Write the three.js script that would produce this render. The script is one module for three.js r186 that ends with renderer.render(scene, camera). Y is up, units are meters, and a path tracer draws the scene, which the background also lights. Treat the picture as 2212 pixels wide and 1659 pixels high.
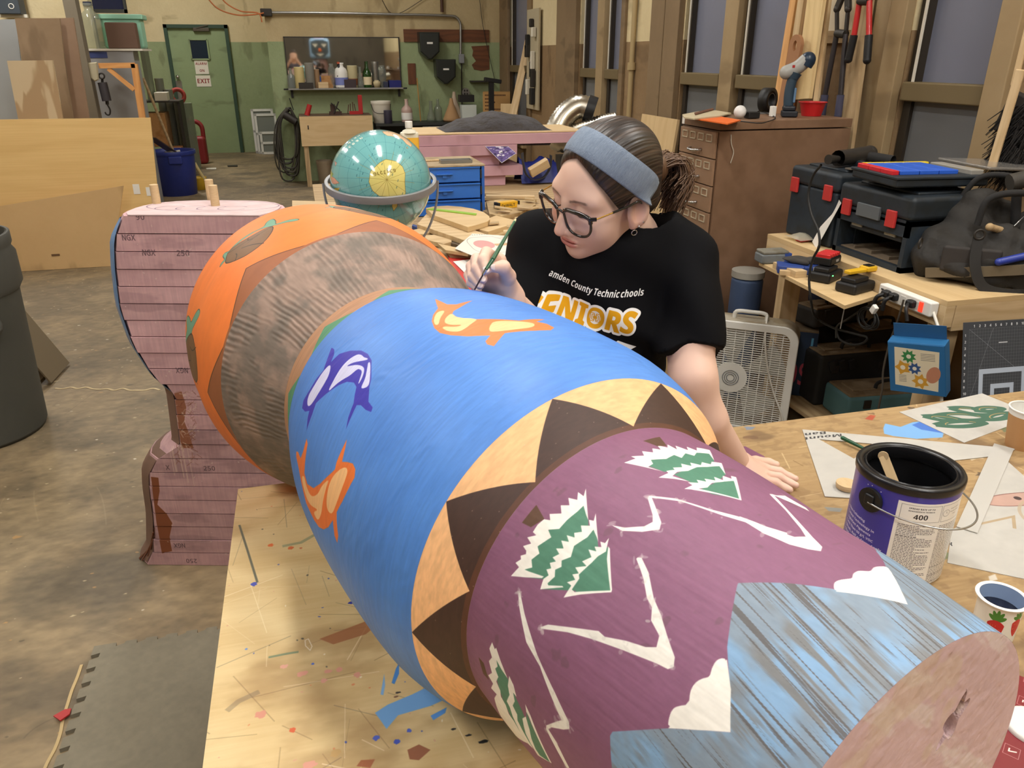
import * as THREE from 'three';
import { RoundedBoxGeometry } from 'three/addons/geometries/RoundedBoxGeometry.js';
import { mergeGeometries, mergeVertices } from 'three/addons/utils/BufferGeometryUtils.js';
import { RectAreaLightUniformsLib } from 'three/addons/lights/RectAreaLightUniformsLib.js';

// camera, sky, exposure
const scene = new THREE.Scene();
const W = 2212, H = 1659, FPX = 1662, PITCH = 23.1 * Math.PI / 180, YAW = 14.65 * Math.PI / 180, EYE = 1.6;
const camera = new THREE.PerspectiveCamera(2 * Math.atan(H / 2 / FPX) * 180 / Math.PI, W / H, 0.05, 80);
camera.position.set(0, EYE, 0); camera.rotation.order = 'YXZ'; camera.rotation.set(-PITCH, -YAW, 0);
const renderer = new THREE.WebGLRenderer({ antialias: true });
renderer.toneMapping = THREE.LinearToneMapping; renderer.toneMappingExposure = 2.4;
renderer.shadowMap.enabled = true;
scene.background = new THREE.Color().setRGB(0.055, 0.062, 0.085);      // dusk outside the windows
RectAreaLightUniformsLib.init();
// rows of ceiling tube fixtures: [x, z, turn, power]; built in the room section
const CEIL = 3.7;
const FIXTURES = [
[-1.1, 0.5, 0, 13], [1.3, 0.7, 0, 19], [0.2, -1.9, 0, 15], [2.1, -1.4, 0, 15], [-2.2, -2.2, 0, 12],
[-2.4, -5.6, 0, 16], [0.2, -5.4, 0, 11], [1.7, -5.6, 0, 9], [-2.6, -8.2, 0, 24], [0.5, -9.2, 0, 17], [-1.9, -13.0, 0, 26],
[-2.2, 2.6, 0, 11], [1.5, 2.8, 0, 12],
];
const LAMP = [1.0, 0.975, 0.935];

// helpers
const V = (x, y, z) => new THREE.Vector3(x, y, z);
const EYEV = V(0, EYE, 0);
const FWD = V(Math.sin(YAW) * Math.cos(PITCH), -Math.sin(PITCH), -Math.cos(YAW) * Math.cos(PITCH));
const RGT = V(Math.cos(YAW), 0, Math.sin(YAW)), UPV = V().crossVectors(RGT, FWD);
const ray = (x, y) => FWD.clone().addScaledVector(RGT, (x - W / 2) / FPX).addScaledVector(UPV, -(y - H / 2) / FPX);
const at = (x, y, t) => ray(x, y).multiplyScalar(t).add(EYEV);                                    // depth t along the lens axis
const onY = (x, y, h) => { const d = ray(x, y); return d.multiplyScalar((h - EYE) / d.y).add(EYEV); };
const onZ = (x, y, z) => { const d = ray(x, y); return d.multiplyScalar(z / d.z).add(EYEV); };
const onX = (x, y, X) => { const d = ray(x, y); return d.multiplyScalar(X / d.x).add(EYEV); };

let seedv = 7;
const rnd = () => { seedv = (seedv + 0x6d2b79f5) | 0; let t = Math.imul(seedv ^ (seedv >>> 15), 1 | seedv); t = (t + Math.imul(t ^ (t >>> 7), 61 | t)) ^ t; return ((t ^ (t >>> 14)) >>> 0) / 4294967296; };
const rr = (a, b) => a + (b - a) * rnd();
const reseed = (s) => { seedv = s; };
const clamp = (x, a = 0, b = 1) => Math.min(b, Math.max(a, x));
const sstep = (a, b, x) => { const t = clamp((x - a) / (b - a)); return t * t * (3 - 2 * t); };
const mixc = (a, b, t) => [a[0] + (b[0] - a[0]) * t, a[1] + (b[1] - a[1]) * t, a[2] + (b[2] - a[2]) * t];
// tiling value noise
const NT = new Float32Array(65536); { reseed(991); for (let i = 0; i < 65536; i++) NT[i] = rnd(); }
function vn(x, y, px, py) {
const xi = Math.floor(x), yi = Math.floor(y), fx = x - xi, fy = y - yi, ux = fx * fx * (3 - 2 * fx), uy = fy * fy * (3 - 2 * fy);
let x0 = xi % px, y0 = yi % py; if (x0 < 0) x0 += px; if (y0 < 0) y0 += py;
let x1 = x0 + 1, y1 = y0 + 1; if (x1 >= px) x1 = 0; if (y1 >= py) y1 = 0;
x0 &= 255; x1 &= 255; y0 = (y0 & 255) << 8; y1 = (y1 & 255) << 8;
const a = NT[y0 | x0], c = NT[y1 | x0], p = a + (NT[y0 | x1] - a) * ux;
return p + (c + (NT[y1 | x1] - c) * ux - p) * uy;
}
function fbm(x, y, o = 4, per = 256, py = per) { let s = 0, a = 0.5, n = 0; per |= 0; py |= 0; for (let i = 0; i < o; i++) { s += a * vn(x + i * 17, y + i * 31, per, py); n += a; x *= 2; y *= 2; per *= 2; py *= 2; a *= 0.5; } return s / n; }

// textures: colour functions return sRGB 0..255 triples
function finish(t, srgb, rep) { t.wrapS = t.wrapT = THREE.RepeatWrapping; t.magFilter = THREE.LinearFilter; t.minFilter = THREE.LinearMipmapLinearFilter; if (srgb) t.colorSpace = THREE.SRGBColorSpace; if (rep) t.repeat.set(rep[0], rep[1]); t.needsUpdate = true; return t; }
function colTex(w, h, fn, rep) {
const d = new Uint8Array(w * h * 4);
for (let y = 0; y < h; y++) for (let x = 0; x < w; x++) { const c = fn(x / w, y / h, x, y), o = (y * w + x) * 4; d[o] = clamp(c[0], 0, 255); d[o + 1] = clamp(c[1], 0, 255); d[o + 2] = clamp(c[2], 0, 255); d[o + 3] = 255; }
return finish(new THREE.DataTexture(d, w, h), true, rep);
}
function canTex(w, h, draw, rep) { const c = document.createElement('canvas'); c.width = w; c.height = h; const g = c.getContext('2d'); draw(g, w, h); return finish(new THREE.CanvasTexture(c), true, rep); }
function grainOver(g, w, h, amt, fn) {           // fine irregular tone on a drawn canvas
const im = g.getImageData(0, 0, w, h), d = im.data;
for (let y = 0; y < h; y++) for (let x = 0; x < w; x++) { const o = (y * w + x) * 4, k = 1 + amt * (fn(x, y) - 0.5); d[o] = clamp(d[o] * k, 0, 255); d[o + 1] = clamp(d[o + 1] * k, 0, 255); d[o + 2] = clamp(d[o + 2] * k, 0, 255); }
g.putImageData(im, 0, 0);
}
function bumpTex(w, h, fn, rep) {
const d = new Uint8Array(w * h * 4);
for (let y = 0; y < h; y++) for (let x = 0; x < w; x++) { const c = clamp(fn(x / w, y / h)) * 255, o = (y * w + x) * 4; d[o] = d[o + 1] = d[o + 2] = c; d[o + 3] = 255; }
return finish(new THREE.DataTexture(d, w, h), false, rep);
}
const MATS = new Map();
const hex = (c) => (Array.isArray(c) ? new THREE.Color().setRGB(c[0] / 255, c[1] / 255, c[2] / 255, THREE.SRGBColorSpace) : new THREE.Color(c));
function mat(c, roughness = 0.7, o = {}) {
const key = JSON.stringify([c, roughness, Object.keys(o).map((k) => [k, o[k]?.uuid ?? o[k]])]);
if (MATS.has(key)) return MATS.get(key);
const phys = 'clearcoat' in o || 'transmission' in o || 'sheen' in o || 'anisotropy' in o;
const m = new (phys ? THREE.MeshPhysicalMaterial : THREE.MeshStandardMaterial)({ color: hex(c), roughness, side: THREE.DoubleSide, ...o });
MATS.set(key, m); return m;
}
const tmat = (t, roughness = 0.75, o = {}) => mat('#ffffff', roughness, { map: t, ...o });

// geometry: every builder gives a plain non-indexed geometry with position, normal, uv
function clean(g) {
if (g.index) g = g.toNonIndexed();
for (const k of Object.keys(g.attributes)) if (!['position', 'normal', 'uv'].includes(k)) g.deleteAttribute(k);
if (!g.attributes.normal) g.computeVertexNormals();
if (!g.attributes.uv) g.setAttribute('uv', new THREE.BufferAttribute(new Float32Array(g.attributes.position.count * 2), 2));
g.morphAttributes = {}; g.clearGroups();
return g;
}
// uv in metres from the local axes; long = axis that the grain (u) runs along
function metric(g, long = 'x', off = [0, 0]) {
const p = g.attributes.position, n = g.attributes.normal, u = g.attributes.uv;
for (let i = 0; i < p.count; i += 3) {
let nx = 0, ny = 0, nz = 0; for (let k = 0; k < 3; k++) { nx += Math.abs(n.getX(i + k)); ny += Math.abs(n.getY(i + k)); nz += Math.abs(n.getZ(i + k)); }
for (let k = 0; k < 3; k++) {
const x = p.getX(i + k), y = p.getY(i + k), z = p.getZ(i + k);
let a, b;
if (ny >= nx && ny >= nz) { a = x; b = z; if (long === 'z') { a = z; b = x; } } else if (nx >= nz) { a = z; b = y; if (long === 'y') { a = y; b = z; } } else { a = x; b = y; if (long === 'y') { a = y; b = x; } }
u.setXY(i + k, a + off[0], b + off[1]);
}
}
return g;
}
const TF = (g, o = {}) => { if (o.rx) g.rotateX(o.rx); if (o.ry) g.rotateY(o.ry); if (o.rz) g.rotateZ(o.rz); if (o.p) g.translate(o.p[0], o.p[1], o.p[2]); return g; };
// box with centre x,y,z; r = edge radius; long = grain axis
function B(w, h, d, x = 0, y = 0, z = 0, o = {}) {
const r = Math.min(o.r ?? 0, w / 2.01, h / 2.01, d / 2.01);
const g = metric(clean(r > 0 ? new RoundedBoxGeometry(w, h, d, o.s ?? 1, r) : new THREE.BoxGeometry(w, h, d)), o.long ?? (w >= h && w >= d ? 'x' : h >= d ? 'y' : 'z'), o.off ?? [rnd() * 3, rnd() * 3]);
return TF(g, { ...o, p: [x, y, z] });
}
const CY = (r1, r2, h, x = 0, y = 0, z = 0, o = {}) => TF(clean(new THREE.CylinderGeometry(r1, r2, h, o.n ?? 20, 1, !!o.open)), { ...o, p: [x, y, z] });
const SP = (r, x = 0, y = 0, z = 0, o = {}) => { const g = clean(new THREE.SphereGeometry(r, o.n ?? 16, o.m ?? 12)); if (o.sc) g.scale(o.sc[0], o.sc[1], o.sc[2]); return TF(g, { ...o, p: [x, y, z] }); };
const TO = (R, r, x = 0, y = 0, z = 0, o = {}) => { const g = clean(new THREE.TorusGeometry(R, r, o.m ?? 8, o.n ?? 32, o.arc ?? Math.PI * 2)); if (o.sc) g.scale(o.sc[0], o.sc[1], o.sc[2]); return TF(g, { ...o, p: [x, y, z] }); };
const TU = (pts, r, o = {}) => clean(new THREE.TubeGeometry(new THREE.CatmullRomCurve3(pts.map((q) => (q.isVector3 ? q : V(...q))), !!o.closed, o.kind ?? 'centripetal'), o.n ?? Math.max(8, pts.length * 6), r, o.m ?? 6, !!o.closed));
const LA = (pts, n = 32, o = {}) => TF(clean(new THREE.LatheGeometry(pts.map((q) => new THREE.Vector2(q[0], q[1])), n)), o);
function EX(pts, depth, o = {}) {               // outline in xy, thickness along z from 0
const s = pts instanceof THREE.Shape ? pts : new THREE.Shape(pts.map((q) => new THREE.Vector2(q[0], q[1])));
const b = o.b ?? 0;
const g = clean(new THREE.ExtrudeGeometry(s, { depth: depth - 2 * b, bevelEnabled: b > 0, bevelSize: b, bevelThickness: b, bevelOffset: -b, bevelSegments: o.bs ?? 1, curveSegments: o.n ?? 12 }));
if (b) g.translate(0, 0, b);
if (!o.rawuv) metric(g, o.long ?? 'x', o.off ?? [rnd() * 3, rnd() * 3]);
return TF(g, o);
}
const bar = (a, b, r, o = {}) => {              // round bar from a to b
a = a.isVector3 ? a : V(...a); b = b.isVector3 ? b : V(...b);
const l = a.distanceTo(b), g = clean(new THREE.CylinderGeometry(o.r2 ?? r, r, l, o.n ?? 10));
g.applyQuaternion(new THREE.Quaternion().setFromUnitVectors(V(0, 1, 0), b.clone().sub(a).normalize()));
const m = a.clone().add(b).multiplyScalar(0.5); return g.translate(m.x, m.y, m.z);
};
const strip = (a, b, w, t, o = {}) => {         // flat board from a to b, width w across `side`, thickness t
a = a.isVector3 ? a : V(...a); b = b.isVector3 ? b : V(...b);
const y = b.clone().sub(a), l = y.length(); y.normalize();
const side = (o.side ?? V(1, 0, 0)).clone(); side.addScaledVector(y, -side.dot(y)).normalize();
const n = V().crossVectors(side, y);
const g = metric(clean(o.r ? new RoundedBoxGeometry(w, l, t, 1, o.r) : new THREE.BoxGeometry(w, l, t)), 'y', [rnd() * 3, rnd() * 3]);
g.applyMatrix4(new THREE.Matrix4().makeBasis(side, y, n)); const m = a.clone().add(b).multiplyScalar(0.5); return g.translate(m.x, m.y, m.z);
};
function ribbon(pts, w, t, side) {              // a flat strap along pts
const c = new THREE.CatmullRomCurve3(pts.map((q) => (q.isVector3 ? q : V(...q)))), n = pts.length * 6, P = [], idx = [];
for (let i = 0; i <= n; i++) {
const p = c.getPoint(i / n), tg = c.getTangent(i / n), s = (typeof side === 'function' ? side(i / n) : side).clone(); s.addScaledVector(tg, -s.dot(tg)).normalize();
const q = V().crossVectors(s, tg).multiplyScalar(t / 2); s.multiplyScalar(w / 2);
for (const [a, b] of [[-1, -1], [1, -1], [1, 1], [-1, 1]]) { const v = p.clone().addScaledVector(s, a).addScaledVector(q, b); P.push(v.x, v.y, v.z); }
if (i) for (let k = 0; k < 4; k++) { const a = (i - 1) * 4 + k, b = (i - 1) * 4 + (k + 1) % 4; idx.push(a, b, a + 4, b, b + 4, a + 4); }
}
idx.push(0, 2, 1, 0, 3, 2); const e = n * 4; idx.push(e, e + 1, e + 2, e, e + 2, e + 3);
const g = new THREE.BufferGeometry(); g.setAttribute('position', new THREE.Float32BufferAttribute(P, 3)); g.setIndex(idx);
const f = g.toNonIndexed(); f.computeVertexNormals(); return metric(clean(f));
}
const grid = (nu, nv, fn, o = {}) => {          // parametric sheet, smooth normals, uv 0..1
const P = [], U = [], idx = [];
for (let j = 0; j <= nv; j++) for (let i = 0; i <= nu; i++) { const p = fn(i / nu, j / nv); P.push(p.x ?? p[0], p.y ?? p[1], p.z ?? p[2]); U.push(i / nu, j / nv); }
for (let j = 0; j < nv; j++) for (let i = 0; i < nu; i++) { const a = j * (nu + 1) + i; idx.push(a, a + 1, a + nu + 1, a + 1, a + nu + 2, a + nu + 1); }
const g = new THREE.BufferGeometry(); g.setAttribute('position', new THREE.Float32BufferAttribute(P, 3)); g.setAttribute('uv', new THREE.Float32BufferAttribute(U, 2)); g.setIndex(idx); g.computeVertexNormals();
return clean(g);
};
const J = (...g) => { const l = g.flat(3); return l.length === 1 ? l[0] : mergeGeometries(l); };
const taken = new Map();
const numbered = (n) => { const k = taken.get(n) ?? 0; taken.set(n, k + 1); return k ? `${n}_${String(k).padStart(3, '0')}` : n; };
function part(parent, name, geo, m, label) { const o = new THREE.Mesh(Array.isArray(geo) ? J(geo) : geo, m); o.name = name; o.castShadow = o.receiveShadow = true; if (label) o.userData.label = label; parent.add(o); return o; }
function place(o, pos, rot) { if (pos) o.position.set(pos.x ?? pos[0], pos.y ?? pos[1], pos.z ?? pos[2]); if (rot !== undefined) { if (typeof rot === 'number') o.rotation.y = rot; else o.rotation.set(rot[0], rot[1], rot[2], rot[3] ?? 'YXZ'); } return o; }
function thing(name, label, category, pos, rot, group) { const o = new THREE.Group(); o.name = numbered(name); o.userData = { label, category }; if (group) o.userData.group = group; scene.add(o); return place(o, pos, rot); }
function solo(name, label, category, geo, m, pos, rot, group) { const o = new THREE.Mesh(Array.isArray(geo) ? J(geo) : geo, m); o.name = numbered(name); o.castShadow = o.receiveShadow = true; o.userData = { label, category }; if (group) o.userData.group = group; scene.add(o); return place(o, pos, rot); }
function struct(name, geo, m, parent) { const o = new THREE.Mesh(Array.isArray(geo) ? J(geo) : geo, m); o.name = parent ? name : numbered(name); o.castShadow = o.receiveShadow = true; if (!parent) o.userData.kind = 'structure'; (parent ?? scene).add(o); return o; }
function copyOf(o, label, pos, rot) { const r = o.clone(); r.name = numbered(o.name.replace(/_\d{3}$/, '')); r.userData = { ...o.userData }; if (label) r.userData.label = label; scene.add(r); return place(r, pos, rot); }

// shared surfaces (colour, grain and wear only)
function woodTex(base, dark, o = {}) {          // grain along u, 1 m x 0.5 m tile
const w = o.w ?? 512, h = o.h ?? 256, k = o.k ?? 1, sd = o.seed ?? 0;
return colTex(w, h, (u, v) => {
const warp = fbm(u * 4 + sd, v * 4 + sd * 3, 3, 4) * 1.6;
const ring = Math.abs(Math.sin((v * (o.rings ?? 9) + warp) * Math.PI)), fine = fbm(u * 6 + sd, v * 96 + sd, 3, 6, 96), blot = fbm(u * 4 + 9 + sd, v * 4 + sd, 3, 4);
const t = clamp((Math.pow(ring, 3) * 0.45 * (o.figure ?? 1) + fine * 0.5 + blot * 0.35 - 0.3) * k * 0.75);
return mixc(base, dark, t);
}, [1 / (o.mu ?? 1), 1 / (o.mv ?? 0.5)]);
}
const T = {};
T.pine = woodTex([214, 188, 146], [178, 144, 100], { seed: 3 });
T.pineOld = woodTex([188, 162, 122], [140, 112, 76], { seed: 11, k: 1.1 });
T.ply = woodTex([214, 186, 140], [188, 154, 106], { seed: 21, rings: 5, figure: 0.6 });
T.osb = woodTex([194, 168, 124], [154, 124, 82], { seed: 5, rings: 14, k: 1.2 });
T.brownwood = woodTex([112, 66, 34], [66, 36, 18], { seed: 8 });
T.mortar = colTex(256, 256, (u, v) => { const n = fbm(u * 16, v * 16, 4, 16); return mixc([255, 255, 255], [214, 210, 200], n); }, [1, 1]);
T.dust = colTex(512, 512, (u, v) => { const n = fbm(u * 8, v * 8, 5, 8), m = fbm(u * 40, v * 40, 2, 40); const t = sstep(0.45, 0.75, n) * 0.6 + m * 0.25; return mixc([255, 255, 255], [205, 190, 165], t); }, [2, 2]);
const bumpRough = bumpTex(256, 256, (u, v) => fbm(u * 24, v * 24, 4, 24), [2, 2]);
const M = {
pine: tmat(T.pine, 0.7), pineOld: tmat(T.pineOld, 0.75), ply: tmat(T.ply, 0.65), osb: tmat(T.osb, 0.75), brownwood: tmat(T.brownwood, 0.6),
black: mat([22, 22, 23], 0.5), blackMatte: mat([30, 29, 29], 0.85), rubber: mat([38, 38, 40], 0.7), steel: mat([168, 168, 165], 0.35, { metalness: 0.9 }), chrome: mat([205, 205, 205], 0.18, { metalness: 1 }),
iron: mat([62, 58, 54], 0.55, { metalness: 0.6 }), white: mat([232, 230, 224], 0.55), offwhite: mat([214, 208, 192], 0.7), paper: mat([232, 229, 222], 0.85), grey: mat([132, 134, 136], 0.6), red: mat([176, 36, 34], 0.5),
glass: mat([240, 246, 244], 0.04, { transmission: 1, thickness: 0, ior: 1.45 }), cardboard: mat([176, 132, 84], 0.85, { map: T.dust }), cord: mat([26, 26, 26], 0.6), whiteCord: mat([222, 218, 208], 0.55),
yellow: mat([222, 176, 34], 0.5), orange: mat([235, 110, 35], 0.6), brass: mat([190, 150, 70], 0.35, { metalness: 0.9 }), dustyBlack: mat([44, 44, 46], 0.75, { map: T.dust }),
};
// room shell
const XR = 2.8, ZF = -15.17, ZM = -11.3, XL = -5.2, ZN = 4.2;
const floorTex = (() => {
const t = canTex(1400, 1400, (g, w, h) => {
g.fillStyle = '#85765e'; g.fillRect(0, 0, w, h);
const im = g.getImageData(0, 0, w, h), d = im.data;
for (let y = 0; y < h; y++) for (let x = 0; x < w; x++) {
const u = x / w, v = y / h, o = (y * w + x) * 4;
const big = fbm(u * 5, v * 5, 5, 5), mid = fbm(u * 22 + 3, v * 22, 4, 22), st = fbm(u * 90, v * 150, 3, 90, 150);
let c = mixc([140, 121, 91], [104, 91, 70], sstep(0.3, 0.72, big * 0.55 + mid * 0.45));
c = mixc(c, [166, 146, 112], sstep(0.56, 0.75, fbm(u * 9 + 40, v * 9, 4, 9)) * 0.5);
c = mixc(c, [84, 76, 62], sstep(0.6, 0.78, fbm(u * 7 + 80, v * 7 + 9, 4, 7)) * 0.5);
const k = 0.86 + st * 0.28; d[o] = c[0] * k; d[o + 1] = c[1] * k; d[o + 2] = c[2] * k;
}
g.putImageData(im, 0, 0);
reseed(44);
for (let i = 0; i < 900; i++) {           // chips and drips of paint, chalky flakes
const x = rr(0, w), y = rr(0, h), s = rr(0.6, 3) * (rnd() < 0.06 ? 2 : 1);
g.fillStyle = ['rgba(214,196,158,.7)', 'rgba(190,172,136,.7)', 'rgba(228,220,202,.75)', 'rgba(70,60,48,.5)', 'rgba(198,150,90,.6)'][Math.floor(rnd() * 5)];
g.beginPath(); for (let k = 0; k < 7; k++) { const a = k / 7 * 6.28, q = s * rr(0.4, 1.1); g.lineTo(x + Math.cos(a) * q * 1.7, y + Math.sin(a) * q); } g.fill();
}
for (let i = 0; i < 60; i++) { g.strokeStyle = rnd() < 0.6 ? 'rgba(206,186,146,.16)' : 'rgba(60,50,40,.25)'; g.lineWidth = rr(0.8, 2); const x = rr(0, w), y = rr(0, h), a = rr(0, 6.28), l = rr(30, 200); g.beginPath(); g.moveTo(x, y); g.quadraticCurveTo(x + Math.cos(a) * l * 0.5 + rr(-20, 20), y + Math.sin(a) * l * 0.5 + rr(-20, 20), x + Math.cos(a) * l, y + Math.sin(a) * l); g.stroke(); }
});
t.repeat.set(1 / 3.3, 1 / 3.3); return t;
})();
const floorBump = bumpTex(512, 512, (u, v) => fbm(u * 30, v * 30, 5, 30), [0.5, 0.5]);
struct('floor', metric(B(XR - XL + 0.6, 0.2, ZN - ZF + 0.6, (XR + XL) / 2, -0.1, (ZN + ZF) / 2, { off: [0, 0] })), tmat(floorTex, 0.62, { bumpMap: floorBump, bumpScale: 0.004 }));
{ // crack across the concrete with crumbs of pale filler
const f = scene.children.at(-1); const a = onY(120, 838, 0), b = onY(345, 843, 0), pts = [];
reseed(5); for (let i = 0; i <= 14; i++) { const p = a.clone().lerp(b, i / 14); pts.push([p.x, 0.0012, p.z + rr(-0.02, 0.02)]); }
const o = struct('crack_filler', ribbon(pts, 0.012, 0.002, V(0, 0, 1)), mat([196, 176, 138], 0.9), f);
}
const ceilTex = colTex(256, 256, (u, v) => { const n = fbm(u * 12, v * 12, 4, 12); return mixc([224, 218, 200], [196, 188, 166], n); }, [0.4, 0.4]);
struct('ceiling', metric(B(XR - XL + 0.6, 0.2, ZN - ZF + 0.6, (XR + XL) / 2, CEIL + 0.1, (ZN + ZF) / 2)), tmat(ceilTex, 0.9));
// painted plaster: cream above, a green dado below; wall colour is split into two real bands
const plaster = (a, b, sd) => colTex(512, 512, (u, v) => { const n = fbm(u * 6 + sd, v * 6, 5, 6), m = fbm(u * 60, v * 60 + sd, 2, 60); const d = sstep(0.6, 0.8, fbm(u * 14 + sd, v * 5 + 3, 4, 14, 5)); return mixc(mixc(a, b, n * 0.8 + m * 0.2), [b[0] * 0.72, b[1] * 0.7, b[2] * 0.66], d * 0.4); }, [0.5, 0.5]);
const MW = { cream: tmat(plaster([222, 206, 166], [202, 184, 142], 1), 0.85, { bumpMap: bumpRough, bumpScale: 0.003 }), green: tmat(plaster([158, 170, 130], [138, 152, 110], 5), 0.8, { bumpMap: bumpRough, bumpScale: 0.003 }), brown: tmat(plaster([150, 124, 90], [130, 104, 72], 9), 0.8, { bumpMap: bumpRough, bumpScale: 0.003 }), tan: tmat(plaster([182, 154, 106], [156, 128, 82], 13), 0.8) };
const DADO = onZ(540, 91, ZF).y;
const PX0 = onZ(590, 200, ZM).x, DADO2 = onZ(900, 91, ZM).y;
function wallFar() {                               // door bay at ZF, the mirror wall stands four metres nearer
const dl = onZ(352, 53, ZF).x, dr = onZ(491, 54, ZF).x, dt = onZ(420, 53, ZF).y, th = 0.3, xe = PX0 + 1.5;
const wx0 = onZ(158, 20, ZF).x, wx1 = onZ(275, 20, ZF).x, wy0 = onZ(220, 28, ZF).y, wy1 = wy0 + 0.75;
const bb = (x0, x1, y0, y1) => B(x1 - x0, y1 - y0, th, (x0 + x1) / 2, (y0 + y1) / 2, ZF - th / 2);
const o = struct('wall_far', [bb(XL - 0.3, wx0, DADO, CEIL), bb(wx0, wx1, wy1, CEIL), bb(wx0, wx1, DADO, wy0), bb(wx1, dl, DADO, CEIL), bb(dr, xe, DADO, CEIL), bb(dl, dr, dt, CEIL)], MW.cream);
struct('painted_dado', [bb(XL - 0.3, dl, 0, DADO), bb(dr, xe, 0, DADO)], MW.green, o);
const m = struct('wall_mirror', B(XR + 0.3 - PX0, CEIL - DADO2, ZM - ZF, (XR + 0.3 + PX0) / 2, (CEIL + DADO2) / 2, (ZM + ZF) / 2), tmat(plaster([196, 178, 138], [172, 152, 112], 2), 0.85, { bumpMap: bumpRough, bumpScale: 0.003 }));
struct('painted_dado', B(XR + 0.3 - PX0, DADO2, ZM - ZF, (XR + 0.3 + PX0) / 2, DADO2 / 2, (ZM + ZF) / 2), MW.green, m);
const wnd = struct('window_1', [B(wx1 - wx0, 0.06, 0.1, (wx0 + wx1) / 2, wy0 + 0.03, ZF - 0.1), B(0.06, wy1 - wy0, 0.1, wx0 + 0.03, (wy0 + wy1) / 2, ZF - 0.1), B(0.06, wy1 - wy0, 0.1, wx1 - 0.03, (wy0 + wy1) / 2, ZF - 0.1), B(wx1 - wx0, 0.06, 0.1, (wx0 + wx1) / 2, wy1 - 0.03, ZF - 0.1)], mat([70, 72, 66], 0.6));
struct('pane', B(wx1 - wx0, wy1 - wy0, 0.012, (wx0 + wx1) / 2, (wy0 + wy1) / 2, ZF - 0.12), mat([120, 130, 160], 0.15, { transmission: 0.9, thickness: 0 }), wnd);
return { dl, dr, dt };
}
const FW = wallFar();
struct('wall_left', B(0.3, CEIL, ZN - ZF + 0.6, XL - 0.15, CEIL / 2, (ZN + ZF) / 2), MW.cream);
struct('wall_near', B(XR - XL + 0.6, CEIL, 0.3, (XR + XL) / 2, CEIL / 2, ZN + 0.15), tmat(plaster([104, 96, 84], [84, 78, 68], 15), 0.8));
// ---- right wall: piers between tall sash windows
const zAt = (px) => onX(px, 150, XR).z;
const TRZ = onX(1372, 90, XR).y;
const OPEN = [[1100, 1142], [1252, 1342], [1472, 1700], [1955, 2150]].map((a) => a.map(zAt)), SILL = 0.55, HEAD = 3.1;
const rwall = (() => {
const up = [], lo = [], th = 0.35, seg = (z0, z1) => { up.push(B(th, CEIL - TRZ, z1 - z0, XR + th / 2, (CEIL + TRZ) / 2, (z0 + z1) / 2)); lo.push(B(th, TRZ, z1 - z0, XR + th / 2, TRZ / 2, (z0 + z1) / 2)); };
let z = ZM - 0.3; for (const [a, b] of OPEN) { seg(z, a); up.push(B(th, CEIL - HEAD, b - a, XR + th / 2, (CEIL + HEAD) / 2, (a + b) / 2)); lo.push(B(th, SILL, b - a, XR + th / 2, SILL / 2, (a + b) / 2)); z = b; }
seg(z, ZN + 0.3);
const o = struct('wall_right', up, MW.cream); struct('painted_dado', lo, MW.brown, o); return o;
})();
const glassDusty = mat([160, 164, 184], 0.3, { transmission: 0.5, thickness: 0 }), glassLow = mat([124, 126, 128], 0.45, { transmission: 0.3, thickness: 0 });
const sashM = mat([46, 38, 28], 0.6), casing = tmat(plaster([168, 146, 110], [148, 124, 88], 17), 0.7), casingB = tmat(plaster([138, 116, 86], [116, 94, 66], 19), 0.7);
const RAIL = 1.475;
let wn = 2;
function sashWindow(z0, z1, o = {}) {            // one sash bay from z0 (far) to z1 (near)
const w = z1 - z0, zc = (z0 + z1) / 2, x = XR + 0.05, d = 0.06, st = 0.05;
const g = struct('window_' + wn++, [B(d, HEAD - SILL, st, x, (HEAD + SILL) / 2, z0 + st / 2), B(d, HEAD - SILL, st, x, (HEAD + SILL) / 2, z1 - st / 2), B(d, 0.07, w, x, SILL + 0.035, zc), B(d, 0.07, w, x, HEAD - 0.035, zc)], sashM);
struct('meeting_rail', B(0.1, 0.085, w - 0.02, x - 0.02, RAIL - 0.03, zc, { r: 0.008 }), mat([110, 94, 62], 0.7), g);
struct('parting_bead', B(0.008, HEAD - RAIL, 0.012, x - 0.05, (HEAD + RAIL) / 2, z0 + st + 0.006), M.offwhite, g);
struct('pane', B(0.006, HEAD - RAIL - 0.02, w - 2 * st, x + 0.012, (HEAD + RAIL) / 2, zc), glassDusty, g);
struct('pane', B(0.006, RAIL - SILL - 0.1, w - 2 * st, x - 0.008, (SILL + RAIL) / 2, zc), o.low ?? glassLow, g);
return g;
}
const ZS = (a, b) => [zAt(a), zAt(b)];
for (const [a, b] of [[1104, 1138], [1256, 1291], [1308, 1340], [1474, 1560], [1594, 1698], [1958, 2146]]) sashWindow(...ZS(a, b));
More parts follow.
